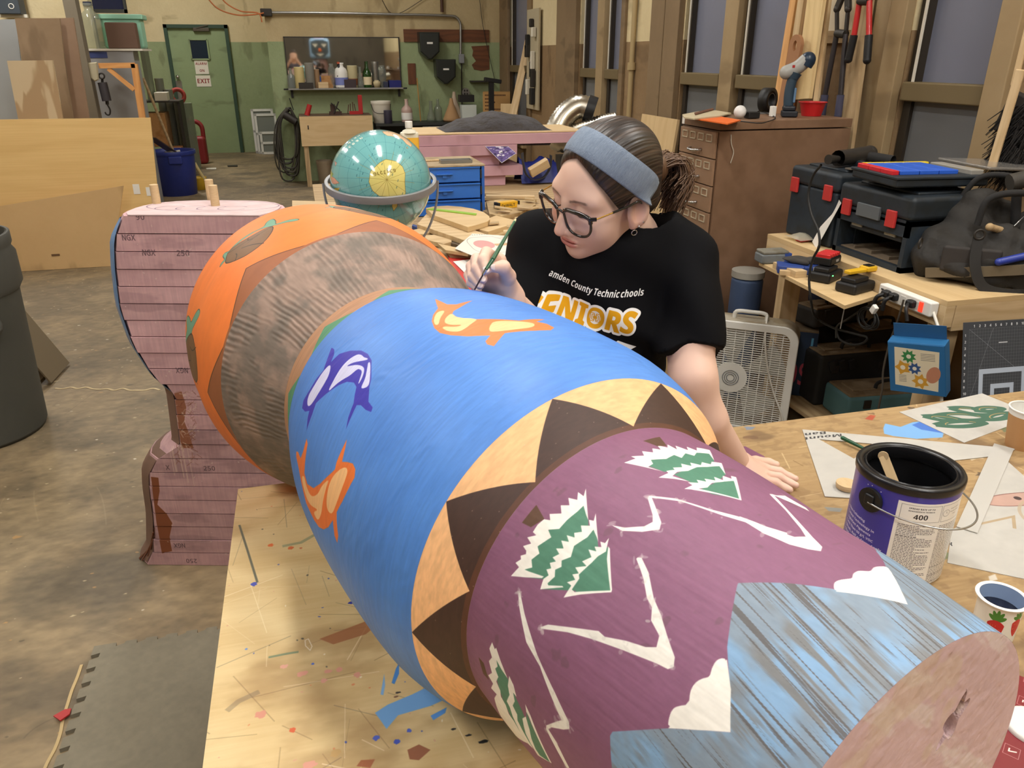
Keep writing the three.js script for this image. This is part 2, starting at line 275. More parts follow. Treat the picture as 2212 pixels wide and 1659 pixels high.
// window casings and mullion posts, each a board of its own
let tn = 1;
function post(px0, px1, y0, y1, dx, m) { const [a, b] = ZS(px0, px1), mul = px0 === 1292 || px0 === 1562 ? 0.16 : 0; return struct('trim_' + tn++, B(dx + mul, y1 - y0, b - a, XR - dx / 2 + mul / 2 + 0.001, (y0 + y1) / 2, (a + b) / 2, { r: 0.006 }), m); }
for (const [a, b, dx, m] of [[1085, 1102, 0.04, casingB], [1142, 1150, 0.03, casingB], [1207, 1228, 0.04, casingB], [1228, 1250, 0.05, casingB], [1292, 1306, 0.03, casing], [1342, 1350, 0.03, casingB], [1408, 1436, 0.04, casingB], [1440, 1470, 0.05, casingB], [1562, 1590, 0.03, casing], [1880, 1912, 0.03, casing], [1918, 1954, 0.05, casing], [2152, 2200, 0.05, casing]]) post(a, b, 0, CEIL, dx, m);
{ const s = struct('trim_' + tn++, OPEN.map(([a, b]) => B(0.28, 0.05, b - a + 0.06, XR + 0.05, SILL - 0.02, (a + b) / 2, { r: 0.01 })), casing); }
// peeling edge of the cream paint, pipe on the pier
{ const [a, b] = ZS(1366, 1376); solo('wall_pipe', 'thin painted conduit pipe running down the brown pier between windows', 'pipe', [bar([XR - 0.03, 0, (a + b) / 2], [XR - 0.03, CEIL, (a + b) / 2], 0.022), CY(0.035, 0.035, 0.06, XR - 0.03, onX(1372, 143, XR).y, (a + b) / 2)], mat([168, 146, 104], 0.6)); }
// ---- ceiling fixtures: tubes in a white tray, the light just below them
for (const [x, z, turn, power] of FIXTURES) {
const t = thing('ceiling_light', 'white ceiling tray fixture with two fluorescent tubes', 'ceiling light', [x, CEIL - 0.03, z], turn, 'fluorescent tray fixtures on the ceiling');
part(t, 'tray', [B(0.3, 0.02, 1.3, 0, 0.01, 0), B(0.02, 0.07, 1.3, -0.14, -0.03, 0, { rz: -0.3 }), B(0.02, 0.07, 1.3, 0.14, -0.03, 0, { rz: 0.3 })], M.white);
for (const s of [-1, 1]) part(t, 'tube', bar([s * 0.06, -0.035, -0.6], [s * 0.06, -0.035, 0.6], 0.016), mat([255, 246, 230], 0.4, { emissive: new THREE.Color(...LAMP), emissiveIntensity: 6 }));
const l = new THREE.RectAreaLight(new THREE.Color(...LAMP), power, 0.24, 1.2); l.position.set(0, -0.06, 0); l.rotation.x = -Math.PI / 2; t.add(l);
}
const ART={koiA:[.69,.114,.655,.12,.643,.084,.645,-.01,.628,.097,.622,.148,.613,.176,.597,.179,.574,.148,.551,.051,.53,-.037,.53,-.113,.528,-.176,.52,-.108,.508,-.142,.492,-.142,.484,-.101,.489,-.029,.504,.111,.492,.175,.484,.218,.493,.228,.501,.218,.51,.169,.533,.249,.555,.295,.575,.317,.595,.309,.618,.278,.635,.236,.651,.174,.673,.142],koiA1:[.641,.207,.634,.164,.616,.238,.598,.281,.602,.296,.619,.272],koiA2:[.618,.162,.609,.22,.595,.255,.58,.243,.568,.203,.568,.235,.591,.284,.571,.294,.553,.257,.555,.211,.563,.153,.568,.109,.595,.184],koiA3:[.548,.065,.524,-.053,.513,-.091,.499,-.043,.505,.056,.517,.152,.526,.147,.538,.113],koiB:[.767,.743,.753,.74,.738,.765,.729,.812,.723,.739,.701,.687,.674,.649,.652,.642,.63,.656,.597,.726,.586,.765,.566,.82,.55,.826,.548,.839,.56,.848,.576,.848,.586,.864,.583,.912,.579,.975,.586,.938,.594,.867,.605,.83,.613,.798,.627,.791,.645,.813,.66,.857,.681,.944,.698,1.026,.694,1.087,.694,1.177,.704,1.13,.709,1.087,.725,1.117,.745,1.125,.752,1.093,.744,1.011,.741,.935,.734,.864,.752,.794],koiB1:[.74,1.053,.735,.964,.734,.876,.727,.805,.707,.852,.703,.918,.706,1.004,.712,1.064,.724,1.089],koiB2:[.644,.733,.648,.783,.665,.847,.678,.94,.682,.865,.687,.799,.686,.736,.676,.672,.662,.66,.654,.665,.642,.654,.639,.664,.667,.719,.678,.768,.654,.715,.634,.701,.624,.716,.615,.756,.613,.797,.627,.725,.637,.724],koiB3:[.634,.668,.627,.663,.598,.728,.589,.759,.596,.787,.603,.792,.608,.744,.624,.695],koiC:[.722,1.369,.712,1.354,.694,1.361,.686,1.302,.683,1.225,.675,1.24,.672,1.32,.669,1.401,.651,1.432,.621,1.399,.597,1.326,.57,1.218,.563,1.186,.565,1.15,.563,1.035,.559,1.062,.553,1.129,.539,1.106,.526,1.09,.516,1.099,.511,1.128,.516,1.192,.523,1.271,.534,1.351,.53,1.401,.523,1.455,.526,1.497,.534,1.479,.542,1.407,.558,1.481,.578,1.538,.6,1.573,.624,1.583,.661,1.563,.679,1.499,.7,1.428,.72,1.391],koiC1:[.684,1.447,.668,1.41,.656,1.452,.631,1.466,.602,1.393,.593,1.329,.572,1.246,.577,1.309,.582,1.409,.584,1.465,.602,1.55,.625,1.541,.595,1.466,.642,1.534,.667,1.508],koiC2:[.548,1.148,.536,1.122,.529,1.142,.532,1.242,.539,1.331,.546,1.391,.561,1.405,.57,1.375,.57,1.285,.564,1.216],m1:[.162,.551,.159,.54,.144,.573,.124,.649,.11,.683,.092,.741,.077,.785,.073,.819,.076,.843,.087,.858,.118,.914,.15,.976,.175,1.032,.203,1.113,.205,1.111,.198,1.072,.178,1.014,.148,.926,.14,.926,.121,.874,.103,.836,.095,.805,.099,.759,.113,.733,.12,.685,.129,.668,.143,.612,.153,.583,.162,.56],m2:[.247,1.064,.245,1.054,.229,1.119,.196,1.233,.164,1.316,.14,1.388,.138,1.417,.145,1.451,.16,1.505,.164,1.534,.152,1.561,.134,1.643,.138,1.662,.167,1.548,.167,1.524,.154,1.441,.149,1.413,.157,1.387,.189,1.269,.214,1.227,.24,1.108],m3:[.206,.508,.194,.477,.181,.411,.179,.366,.185,.337,.204,.279,.206,.262,.187,.184,.155,.103,.131,.021,.117,-.006,.097,-.07,.087,-.004,.106,.032,.125,.037,.144,.093,.18,.176,.202,.262,.186,.304,.173,.34,.168,.376,.178,.44,.193,.497],m4:[.135,.029,.122,-.002,.104,-.036,.09,-.074,.086,-.13,.097,-.17,.127,-.255,.155,-.312,.155,-.342,.115,-.244,.083,-.161,.069,-.131,.065,-.092,.072,-.048,.084,-.003,.104,.026,.132,.043],m5:[.156,-.319,.127,-.467,.135,-.499,.161,-.44,.155,-.449,.153,-.358],c1:[.047,.658,.043,.65,.027,.734,.01,.865,.051,1.03,.054,1.006,.056,.953,.051,.918,.046,.894,.051,.854,.052,.81,.049,.773,.045,.752,.048,.718,.049,.683],c2:[.032,-.35,.026,-.326,-.01,-.14,.026,.081,.03,.069,.034,.03,.031,-.028,.029,-.054,.033,-.087,.034,-.137,.029,-.191,.033,-.242,.033,-.29],sky:[.056,-.486,.038,-.381,.026,-.297,-.01,-.14,.028,.074,.055,.211,.08,.352,.079,.364,.064,.488,.049,.61,.035,.691,.01,.865,.051,1.03,.094,1.236,.095,1.262,.084,1.387],trees:[["g",[.251,.497,.229,.561,.215,.625,.211,.876,.265,1.023,.257,.9,.258,.774,.255,.621]],["w",[.261,.438,.255,.478,.264,.479,.257,.514,.267,.534,.259,.561,.267,.589,.259,.619,.27,.659,.264,.681,.271,.697,.273,.739,.272,.783,.266,.784,.274,.822,.265,.832,.272,.869,.265,.876,.263,.889,.268,.914,.265,.926,.269,.959,.262,.963,.266,1.027,.248,.977,.23,.923,.229,.91,.248,.943,.254,.951,.247,.917,.253,.89,.249,.841,.256,.821,.249,.742,.258,.724,.248,.685,.248,.627,.246,.559,.246,.518,.235,.548,.229,.561]],["g",[.223,.536,.204,.613,.193,.66,.189,.855,.225,.969,.224,.919,.224,.82,.226,.692]],["w",[.229,.51,.224,.546,.229,.557,.223,.577,.231,.604,.225,.625,.231,.653,.227,.669,.236,.685,.229,.703,.237,.722,.229,.744,.236,.768,.229,.778,.233,.812,.227,.816,.232,.841,.227,.856,.231,.876,.225,.89,.228,.92,.225,.97,.203,.884,.205,.883,.219,.927,.221,.923,.218,.875,.222,.848,.218,.817,.222,.794,.216,.752,.221,.702,.216,.628,.217,.581,.208,.6,.203,.614]],["g",[.192,.598,.16,.753,.189,.866,.192,.813,.196,.695,.192,.631]],["w",[.198,.564,.197,.596,.202,.605,.197,.622,.203,.641,.198,.653,.206,.67,.198,.689,.203,.733,.196,.736,.205,.776,.198,.786,.203,.81,.197,.82,.203,.855,.197,.853,.197,.921,.183,.854,.159,.753,.16,.742,.189,.602,.192,.598,.184,.649,.161,.75,.19,.865,.194,.865,.194,.803,.197,.79,.194,.714,.193,.664,.19,.625]],["b",[.292,.666,.271,.695,.278,.771,.292,.784]],["g",[.248,.118,.25,-.057,.245,-.259,.247,-.375,.222,-.27,.206,-.087,.224,.079]],["w",[.261,.182,.259,.113,.265,.118,.258,.06,.266,.039,.258,-.002,.265,-.028,.259,-.06,.268,-.077,.26,-.113,.266,-.142,.253,-.149,.261,-.177,.249,-.211,.257,-.242,.247,-.27,.255,-.311,.252,-.405,.223,-.277,.24,-.33,.242,-.241,.236,-.192,.243,-.162,.236,-.099,.244,-.084,.241,-.015,.248,.059,.241,.075,.24,.114,.225,.082,.248,.146]],["g",[.215,.055,.217,-.096,.211,-.261,.195,-.21,.184,-.079,.195,.03]],["w",[.22,.134,.22,.069,.224,.064,.221,.021,.225,.015,.221,-.03,.227,-.051,.219,-.085,.225,-.106,.217,-.142,.222,-.176,.216,-.211,.221,-.245,.218,-.307,.194,-.202,.211,-.251,.212,-.164,.215,-.104,.213,-.031,.217,.025,.214,.071,.198,.032,.209,.078]],["g",[.183,.029,.185,-.086,.184,-.212,.154,-.084,.172,.014]],["w",[.192,.098,.192,.043,.198,.045,.192,.002,.197,-.01,.19,-.042,.195,-.054,.188,-.095,.194,-.117,.186,-.138,.193,-.175,.186,-.202,.191,-.226,.188,-.249,.152,-.082,.17,-.006,.187,.071,.186,.043,.172,-.013,.155,-.082,.182,-.196,.184,-.111,.186,-.059,.182,-.007,.187,.069]],["b",[.283,-.045,.285,-.175,.263,-.123,.267,-.07]],["g",[.252,1.457,.23,1.492,.203,1.6,.183,1.748,.216,1.826,.239,1.676,.249,1.568]],["w",[.261,1.395,.255,1.415,.253,1.4,.243,1.442,.229,1.496,.239,1.486,.25,1.464,.247,1.493,.251,1.522,.245,1.552,.249,1.599,.242,1.63,.242,1.674,.234,1.698,.231,1.75,.223,1.76,.214,1.802,.204,1.84,.242,2.011,.263,1.949,.259,1.766,.251,1.699,.262,1.704,.256,1.645,.265,1.625,.257,1.574,.263,1.521,.258,1.478,.264,1.446]],["g",[.224,1.496,.208,1.623,.187,1.823,.2,1.807,.215,1.657,.226,1.558]],["w",[.227,1.471,.219,1.496,.213,1.546,.219,1.543,.216,1.588,.22,1.636,.213,1.664,.214,1.714,.205,1.767,.194,1.827,.204,1.84,.214,1.802,.223,1.728,.226,1.677,.231,1.655,.225,1.584,.228,1.538]],["g",[.197,1.572,.164,1.764,.188,1.847,.196,1.733]],["w",[.199,1.531,.19,1.568,.162,1.761,.188,1.847,.196,1.801,.202,1.749,.204,1.649,.198,1.608,.193,1.672,.192,1.734,.188,1.797,.183,1.817,.165,1.769,.193,1.585,.197,1.572]],["b",[.284,1.58,.273,1.576,.264,1.655,.276,1.663]]],t1s:[1.237,.768,1.268,.716,1.268,.643,1.246,.545,1.235,.432,1.218,.378,1.187,.417,1.166,.515,1.17,.637,1.192,.721,1.218,.766],t1f:[1.248,.419,1.276,.377,1.281,.32,1.244,.332,1.219,.366,1.212,.282,1.192,.222,1.182,.242,1.203,.32,1.217,.377,1.251,.447,1.26,.531,1.266,.645,1.257,.699,1.242,.739,1.244,.79,1.244,.822,1.258,.785,1.249,.754,1.282,.752,1.285,.72,1.268,.698,1.274,.637,1.27,.522],t2s:[1.253,1.294,1.194,1.34,1.18,1.483,1.195,1.596,1.312,1.691,1.312,1.569,1.37,1.521,1.293,1.377],t2f:[1.234,1.112,1.211,1.132,1.231,1.212,1.255,1.283,1.25,1.305,1.307,1.405,1.369,1.519,1.369,1.474,1.306,1.334,1.367,1.321,1.337,1.255,1.294,1.238,1.276,1.262,1.254,1.159],t3s:[1.188,.005,1.175,-.092,1.151,-.157,1.151,-.115,1.171,-.02],t3f:[1.205,.052,1.227,-.022,1.198,-.027,1.182,-.088,1.183,.005],rust:[1.141,-.535,1.137,-.431,1.13,-.242,1.102,.048,1.095,.337,1.101,.444,1.139,.708,1.109,.836,1.089,1.011,1.086,1.172,1.089,1.31,1.131,1.588,1.109,1.696,1.091,1.831],peach:[.359,1.601,.317,1.27,.362,.941,.316,.569,.359,.236,.313,-.093,.36,-.453,.291,-.606,.337,-.999,.298,1.847,.353,2.321],green:[.923,.661,.878,1.254,.896,.034,.84,.489,.841,.866]};
// painted totem lying on the tables
const TAB = 0.78;                                                     // worktop height
const AX = { o: V(0.39, 1.035, -0.3888), al: 3.4381 };
AX.d = V(Math.sin(AX.al), 0, Math.cos(AX.al)); AX.u = V(Math.cos(AX.al), 0, -Math.sin(AX.al));
const PROF = [[-0.0504, 0.1735], [0.049, 0.1825], [0.1175, 0.185], [0.196, 0.1906], [0.264, 0.193], [0.3104, 0.1925], [0.361, 0.2326], [0.39, 0.243], [0.4405, 0.2526], [0.538, 0.2554], [0.636, 0.2531], [0.734, 0.2445], [0.803, 0.231], [0.852, 0.2175], [0.9287, 0.202], [1.0827, 0.269], [1.136, 0.2824], [1.194, 0.2903], [1.253, 0.2875], [1.312, 0.284], [1.37, 0.276]];
const profR = (s) => {                                                // smooth inside a section, creased at the two necks and the rims
let i = 0; while (i < PROF.length - 2 && s > PROF[i + 1][0]) i++;
const kink = new Set([5, 6, 14, 15]), [x0, y0] = PROF[i], [x1, y1] = PROF[i + 1], h = x1 - x0, m = (y1 - y0) / h;
const sl = (k) => (k <= 0 || k >= PROF.length - 1 || kink.has(k) ? m : (PROF[k + 1][1] - PROF[k - 1][1]) / (PROF[k + 1][0] - PROF[k - 1][0]));
const t = clamp((s - x0) / h), t2 = t * t, t3 = t2 * t;
return (2 * t3 - 3 * t2 + 1) * y0 + (t3 - 2 * t2 + t) * h * sl(i) + (-2 * t3 + 3 * t2) * y1 + (t3 - t2) * h * sl(i + 1);
};
const axPoint = (s, ph, r = profR(s)) => { const p = AX.o.clone().addScaledVector(AX.d, s).addScaledVector(AX.u, r * Math.sin(ph)); p.y += r * Math.cos(ph); if (p.z > -1.5 && p.y < TAB + 0.001) p.y = TAB + 0.001; return p; };
const totem = thing('painted_totem', 'large painted foam totem with koi, turtle and mountain bands lying across the worktables', 'totem');
const secGeo = (s0, s1, n) => { const g = grid(140, n, (a, b) => axPoint(s0 + (s1 - s0) * b, -Math.PI + a * 2 * Math.PI)); const u = g.attributes.uv; for (let i = 0; i < u.count; i++) u.setY(i, 1 - u.getY(i)); return g; };
function secTex(w, h, s0, s1, draw) {
return canTex(w, h, (g) => {
const X = (ph) => (ph + Math.PI) / (2 * Math.PI) * w, Y = (s) => (s - s0) / (s1 - s0) * h;
const poly = (a, c, o = {}) => { g.fillStyle = c; g.beginPath(); const n = a.length; if (o.smooth) { const px = (i) => X(a[(i + 1) % n]), py = (i) => Y(a[i % n]); g.moveTo((px(0) + px(2)) / 2, (py(0) + py(2)) / 2); for (let i = 2; i <= n; i += 2) g.quadraticCurveTo(px(i), py(i), (px(i) + px(i + 2)) / 2, (py(i) + py(i + 2)) / 2); } else for (let i = 0; i < n; i += 2) g.lineTo(X(a[i + 1]), Y(a[i])); g.closePath(); g.fill(); if (o.line) { g.strokeStyle = o.line; g.lineWidth = o.lw ?? 2; g.stroke(); } };
draw(g, { X, Y, poly, w, h });
});
}
const wob = (x, y, f) => fbm(x * f, y * f, 3) - 0.5;
// mountain section
{
const s0 = -0.0504, s1 = 0.3104;
const t = secTex(2048, 640, s0, s1, (g, { X, Y, poly, w, h }) => {
const im = g.createImageData(w, h), d = im.data;
for (let y = 0; y < h; y++) for (let x = 0; x < w; x++) {
const o = (y * w + x) * 4, n = fbm(x / 150, y / 150, 4), f = fbm(x / 9, y / 50, 3);
let c = mixc([140, 92, 122], [126, 80, 108], n * 0.9); const sp = sstep(0.74, 0.8, fbm(x / 50 + 9, y / 30, 3)); c = mixc(c, [108, 76, 88], sp * 0.5);
const k = 0.98 + f * 0.04; d[o] = c[0] * k; d[o + 1] = c[1] * k; d[o + 2] = c[2] * k; d[o + 3] = 255;
}
g.putImageData(im, 0, 0);
// weathered light blue with brown grain, drawn as streaks along the axis
const sk = ART.sky, cut = document.createElement('canvas'); cut.width = w; cut.height = h; const q = cut.getContext('2d'), im2 = q.createImageData(w, h), e = im2.data;
for (let y = 0; y < h * 0.5; y++) for (let x = 0; x < w; x++) {
const o = (y * w + x) * 4, xx = x + y * 0.16, n = fbm(xx / 7, y / 130, 4), m = fbm(xx / 60, y / 90 + 7, 4), l = fbm(xx / 3.2, y / 200 + 3, 2);
let c = mixc([128, 164, 200], [128, 144, 160], sstep(0.35, 0.62, m)); c = mixc(c, [120, 122, 124], sstep(0.5, 0.66, n) * sstep(0.36, 0.6, fbm(xx / 70 + 30, y / 100, 4))); c = mixc(c, [92, 88, 88], sstep(0.66, 0.74, l) * sstep(0.42, 0.56, fbm(xx / 46 + 70, y / 150, 3)) * 0.9);
e[o] = c[0]; e[o + 1] = c[1]; e[o + 2] = c[2]; e[o + 3] = 255;
}
q.putImageData(im2, 0, 0);
g.save(); g.beginPath();
for (let i = 0; i < sk.length; i += 2) g.lineTo(X(sk[i + 1]), Y(sk[i]));
// the jagged skyline goes on round the back
const more = [[0.09, 1.6], [0.0, 1.95], [0.085, 2.35], [0.09, 2.7], [0.02, 3.0], [0.09, 3.3]]; for (const [s, p] of more) g.lineTo(X(p), Y(s));
g.lineTo(X(3.3), Y(-0.2)); g.lineTo(X(-3.3), Y(-0.2)); for (const [s, p] of [[0.09, -3.3], [0.01, -2.6], [0.09, -2.0], [0.085, -1.7], [0.0, -1.25], [0.07, -0.9], [0.075, -0.65]]) g.lineTo(X(p), Y(s));
g.closePath(); g.clip(); g.drawImage(cut, 0, 0); g.restore();
const white = '#ebe7df', green = '#4d8069', brown = '#583c2b';
for (const k of ['m1', 'm2', 'm3', 'm4', 'm5']) poly(ART[k], white); for (const k of ['c1', 'c2']) { poly(ART[k], white, { smooth: 1 }); poly(ART[k].slice(2, k === 'c1' ? 10 : 8), white); }
for (const [c, a] of ART.trees) poly(a, c === 'g' ? green : c === 'w' ? white : brown);
reseed(31); for (let i = 0; i < 120; i++) { g.fillStyle = 'rgba(206,200,196,.35)'; const a = ART[['m1', 'm2', 'm3'][i % 3]], k = Math.floor(rnd() * a.length / 2) * 2; g.beginPath(); g.ellipse(X(a[k + 1]) + rr(-5, 5), Y(a[k]) + rr(-5, 5), rr(2, 9), rr(1, 4), rr(0, 3), 0, 7); g.fill(); }
grainOver(g, w, h, 0.06, (x, y) => fbm(x / 6, y / 14, 2));
});
const b = bumpTex(1024, 512, (u, v) => fbm(u * 300 + v * 10, v * 7, 3, 300, 7) * 0.6 + fbm(u * 90, v * 50, 3, 90, 50) * 0.4);
part(totem, 'mountain_section', secGeo(s0, s1, 26), tmat(t, 0.6, { bumpMap: b, bumpScale: 0.0006 }), 'purple section with snowy mountains, pine trees and a weathered light blue sky');
}
// zigzag flare
{
const s0 = 0.3104, s1 = 0.361, t = secTex(2048, 160, s0, s1, (g, { X, Y, w, h }) => {
g.fillStyle = '#452f27'; g.fillRect(0, 0, w, h); g.fillStyle = '#5d3a29'; g.fillRect(0, 0, w, h * 0.1);
g.fillStyle = '#f6c08a';
for (let k = -6; k < 6; k++) { const c = 0.236 + 0.686 * k; g.beginPath(); g.moveTo(X(c), h); g.lineTo(X(c - 0.343), h * 0.06); g.lineTo(X(c - 0.686), h); g.closePath(); g.fill(); }

reseed(9); for (let i = 0; i < 90; i++) { g.fillStyle = 'rgba(220,200,180,.4)'; g.fillRect(rr(0, w), rr(0, h), 2, 2); }
grainOver(g, w, h, 0.16, (x, y) => fbm(x / 16, y / 8, 3));
});
part(totem, 'zigzag_flare', secGeo(s0, s1, 6), tmat(t, 0.55), 'dark brown flare with a row of peach triangles');
}
// koi barrel
{
const s0 = 0.361, s1 = 0.852, t = secTex(2048, 800, s0, s1, (g, { poly, w, h }) => {
const im = g.createImageData(w, h), d = im.data;
for (let y = 0; y < h; y++) for (let x = 0; x < w; x++) { const o = (y * w + x) * 4, n = fbm(x / 120, y / 120, 4), f = fbm(x / 40 + y / 90, y / 5, 3), c = mixc([92, 148, 226], [72, 126, 206], n * 0.8 + f * 0.3); d[o] = c[0]; d[o + 1] = c[1]; d[o + 2] = c[2]; d[o + 3] = 255; }
g.putImageData(im, 0, 0);
const O = '#ef7a3a', P = '#fbc489', N = '#3a33ad', L = '#d2d2f2';
for (const k of ['koiA', 'koiC']) poly(ART[k], O, { line: O, lw: 3 }); poly(ART.koiB, N, { line: N, lw: 3 });
for (const k of ['koiA1', 'koiA2', 'koiA3', 'koiC1', 'koiC2']) poly(ART[k], P, { smooth: 1 }); for (const k of ['koiB1', 'koiB2', 'koiB3']) poly(ART[k], L, { smooth: 1 });
// the half-finished blue koi by the brush, and its kin round the back
poly([0.735, -0.18, 0.73, -0.26, 0.71, -0.34, 0.7, -0.5, 0.66, -0.62, 0.6, -0.66, 0.56, -0.6, 0.6, -0.58, 0.65, -0.5, 0.69, -0.36, 0.705, -0.28], N); poly([0.722, -0.28, 0.7, -0.4, 0.68, -0.52, 0.69, -0.42, 0.71, -0.3], L); poly([0.5, -0.4, 0.49, -0.5, 0.46, -0.62, 0.48, -0.5], N);
for (const [dp, c1, c2] of [[1.15, N, L], [2.1, O, P], [-2.75, O, P]]) { const sh = (a) => a.map((x, i) => (i % 2 ? x + dp : x)); poly(sh(ART.koiC), c1); poly(sh(ART.koiC1), c2); poly(sh(ART.koiC2), c2); }
grainOver(g, w, h, 0.1, (x, y) => fbm(x / 30, y / 4, 3));
});
const b = bumpTex(1024, 512, (u, v) => { const a = u * 60 + fbm(u * 12, v * 9, 3, 12, 9) * 9; return 0.5 + 0.25 * Math.sin((v * 44 + a) * 3) * sstep(0.5, 0.62, fbm(u * 14 + 5, v * 8, 3, 14, 8)) + (fbm(u * 130, v * 60, 3, 130, 60) - 0.5) * 0.5; });
part(totem, 'koi_barrel', secGeo(s0, s1, 40), tmat(t, 0.5, { bumpMap: b, bumpScale: 0.0008 }), 'bright blue barrel section painted with koi fish');
}
// tan neck with green triangles
{
const s0 = 0.852, s1 = 0.9287, t = secTex(2048, 160, s0, s1, (g, { X, w, h }) => {
g.fillStyle = '#b28463'; g.fillRect(0, 0, w, h); g.fillStyle = '#4f8e6a';
for (let k = -6; k < 6; k++) { const c = 0.64 + 0.6 * k; g.beginPath(); g.moveTo(X(c - 0.2), 0); g.lineTo(X(c + 0.02), h * 0.62); g.lineTo(X(c + 0.24), 0); g.closePath(); g.fill(); }
grainOver(g, w, h, 0.3, (x, y) => fbm(x / 60 + y / 200, y / 4, 3));
});
part(totem, 'green_triangle_neck', secGeo(s0, s1, 6), tmat(t, 0.6), 'tan neck with green triangles');
}
// grey-brown combed flare
{
const s0 = 0.9287, s1 = 1.0827, comb = (u, v) => { const z = fbm(u * 26, v * 3, 3, 26, 3), on = sstep(0.44, 0.58, fbm(u * 30 + 11, v * 2.2, 3, 30)); return 0.5 + 0.5 * Math.sin((u * 900 + z * 9 + v * 3)) * on; };
const t = colTex(2048, 256, (u, v) => { const n = fbm(u * 40, v * 5, 4, 40, 5), f = fbm(u * 300, v * 9, 2, 300, 9), c = comb(u, v); let k = mixc([158, 134, 120], [122, 110, 100], sstep(0.3, 0.7, n)); k = mixc(k, [92, 80, 70], clamp((0.5 - c) * 1.3) * 0.34); const g = 0.9 + f * 0.2; return [k[0] * g, k[1] * g, k[2] * g]; });
part(totem, 'combed_flare', secGeo(s0, s1, 12), tmat(t, 0.7, { bumpMap: bumpTex(2048, 256, comb), bumpScale: 0.001 }), 'grey brown flare combed into wavy grooves');
}
// turtle band
{
const s0 = 1.0827, s1 = 1.37, t = secTex(2048, 420, s0, s1, (g, { X, Y, poly, w, h }) => {
g.fillStyle = '#f1813c'; g.fillRect(0, 0, w, h);
g.fillStyle = '#a0623f'; const tri = (c, s) => { g.beginPath(); g.moveTo(X(c - 0.44), 0); g.quadraticCurveTo(X(c - 0.3), Y(1.09), X(c), Y(s)); g.quadraticCurveTo(X(c + 0.25), Y(1.09), X(c + 0.44), 0); g.closePath(); g.fill(); g.strokeStyle = '#4e3526'; g.lineWidth = 2.5; g.stroke(); };
for (const c of [-3.0, -2.1, -1.18, -0.25, 0.71, 1.59, 2.5]) tri(c, 1.14); g.fillRect(0, 0, w, 8);
const turtle = (f, s, dp) => { const sh = (a) => a.map((x, i) => (i % 2 ? x + dp : x)); poly(sh(f), '#6fa086', { line: '#3c4a3c', lw: 2, smooth: 1 }); poly(sh(s), '#7c5a3c', { line: '#2e241c', lw: 2.5, smooth: 1 });
const a = sh(s), n = a.length / 2; let cs = 0, cp = 0; for (let i = 0; i < a.length; i += 2) { cs += a[i] / n; cp += a[i + 1] / n; } g.strokeStyle = '#2e241c'; g.lineWidth = 2; for (let i = 1; i < n; i += 2) { g.beginPath(); g.moveTo(X(a[2 * i + 1]), Y(a[2 * i])); g.quadraticCurveTo(X((a[2 * i + 1] + cp) / 2) + 4, Y((a[2 * i] + cs) / 2), X(cp + (i - n / 2) * 0.025), Y(cs)); g.stroke(); } };
turtle(ART.t1f, ART.t1s, 0); turtle(ART.t2f, ART.t2s, 0); turtle(ART.t1f, ART.t1s, -0.83); turtle(ART.t1f, ART.t1s, -1.75); turtle(ART.t1f, ART.t1s, 2.0);
grainOver(g, w, h, 0.08, (x, y) => fbm(x / 40, y / 20, 4));
});
part(totem, 'turtle_band', secGeo(s0, s1, 20), tmat(t, 0.55), 'orange band painted with sea turtles above a rust zigzag');
}
// bare foam ends; the near one has a torn dowel hole
{
const foam = colTex(1024, 1024, (u, v) => { const n = fbm(u * 6, v * 6, 5), w = sstep(0.58, 0.72, fbm(u * 5 + v * 5, (v - u) * 22 + 8, 4)); let c = mixc([220, 190, 190], [202, 172, 174], n); c = mixc(c, [222, 208, 204], w * 0.7); return mixc(c, [206, 184, 160], sstep(0.62, 0.7, fbm(u * 9 + 20, v * 9, 4)) * 0.5); });
const e0 = AX.o.clone().addScaledVector(AX.d, -0.0504), rd = ray(2060, 1556), hc = EYEV.clone().addScaledVector(rd, e0.clone().sub(EYEV).dot(AX.d) / rd.dot(AX.d)), hRim = (ph, s, k = 1) => { const j = 1 + 0.25 * Math.sin(ph * 5 + 1) * k; return hc.clone().addScaledVector(AX.d, s + 0.0504).addScaledVector(AX.u, (0.013 * Math.sin(ph) - 0.007 * Math.cos(ph)) * j * k).add(V(0, 0.022 * Math.cos(ph) * j * k, 0)); };
const disc = (s, sgn, hole) => {
const g = grid(72, 10, (a, b) => { const ph = -Math.PI + a * 2 * Math.PI, p = axPoint(s, ph); return hole ? hRim(ph, s).lerp(p, b) : AX.o.clone().addScaledVector(AX.d, s).lerp(p, b); });
const u = g.attributes.uv, p = g.attributes.position; for (let i = 0; i < u.count; i++) { const v = V(p.getX(i), p.getY(i), p.getZ(i)).sub(AX.o); u.setXY(i, v.dot(AX.u) * 2 + 0.5, v.y * 2 + 0.5); }
return g;
};
const fm = tmat(foam, 0.85, { bumpMap: bumpRough, bumpScale: 0.002 });
const e = part(totem, 'end_face', disc(-0.0504, 1, true), fm, 'bare pinkish foam end with a torn hole');
part(e, 'torn_hole', grid(36, 5, (a, b) => hRim(a * 2 * Math.PI, -0.0504 + 0.07 * Math.sqrt(b), 1 - 0.7 * b * b)), fm);
part(totem, 'back_face', disc(1.37, -1, false), fm);
}

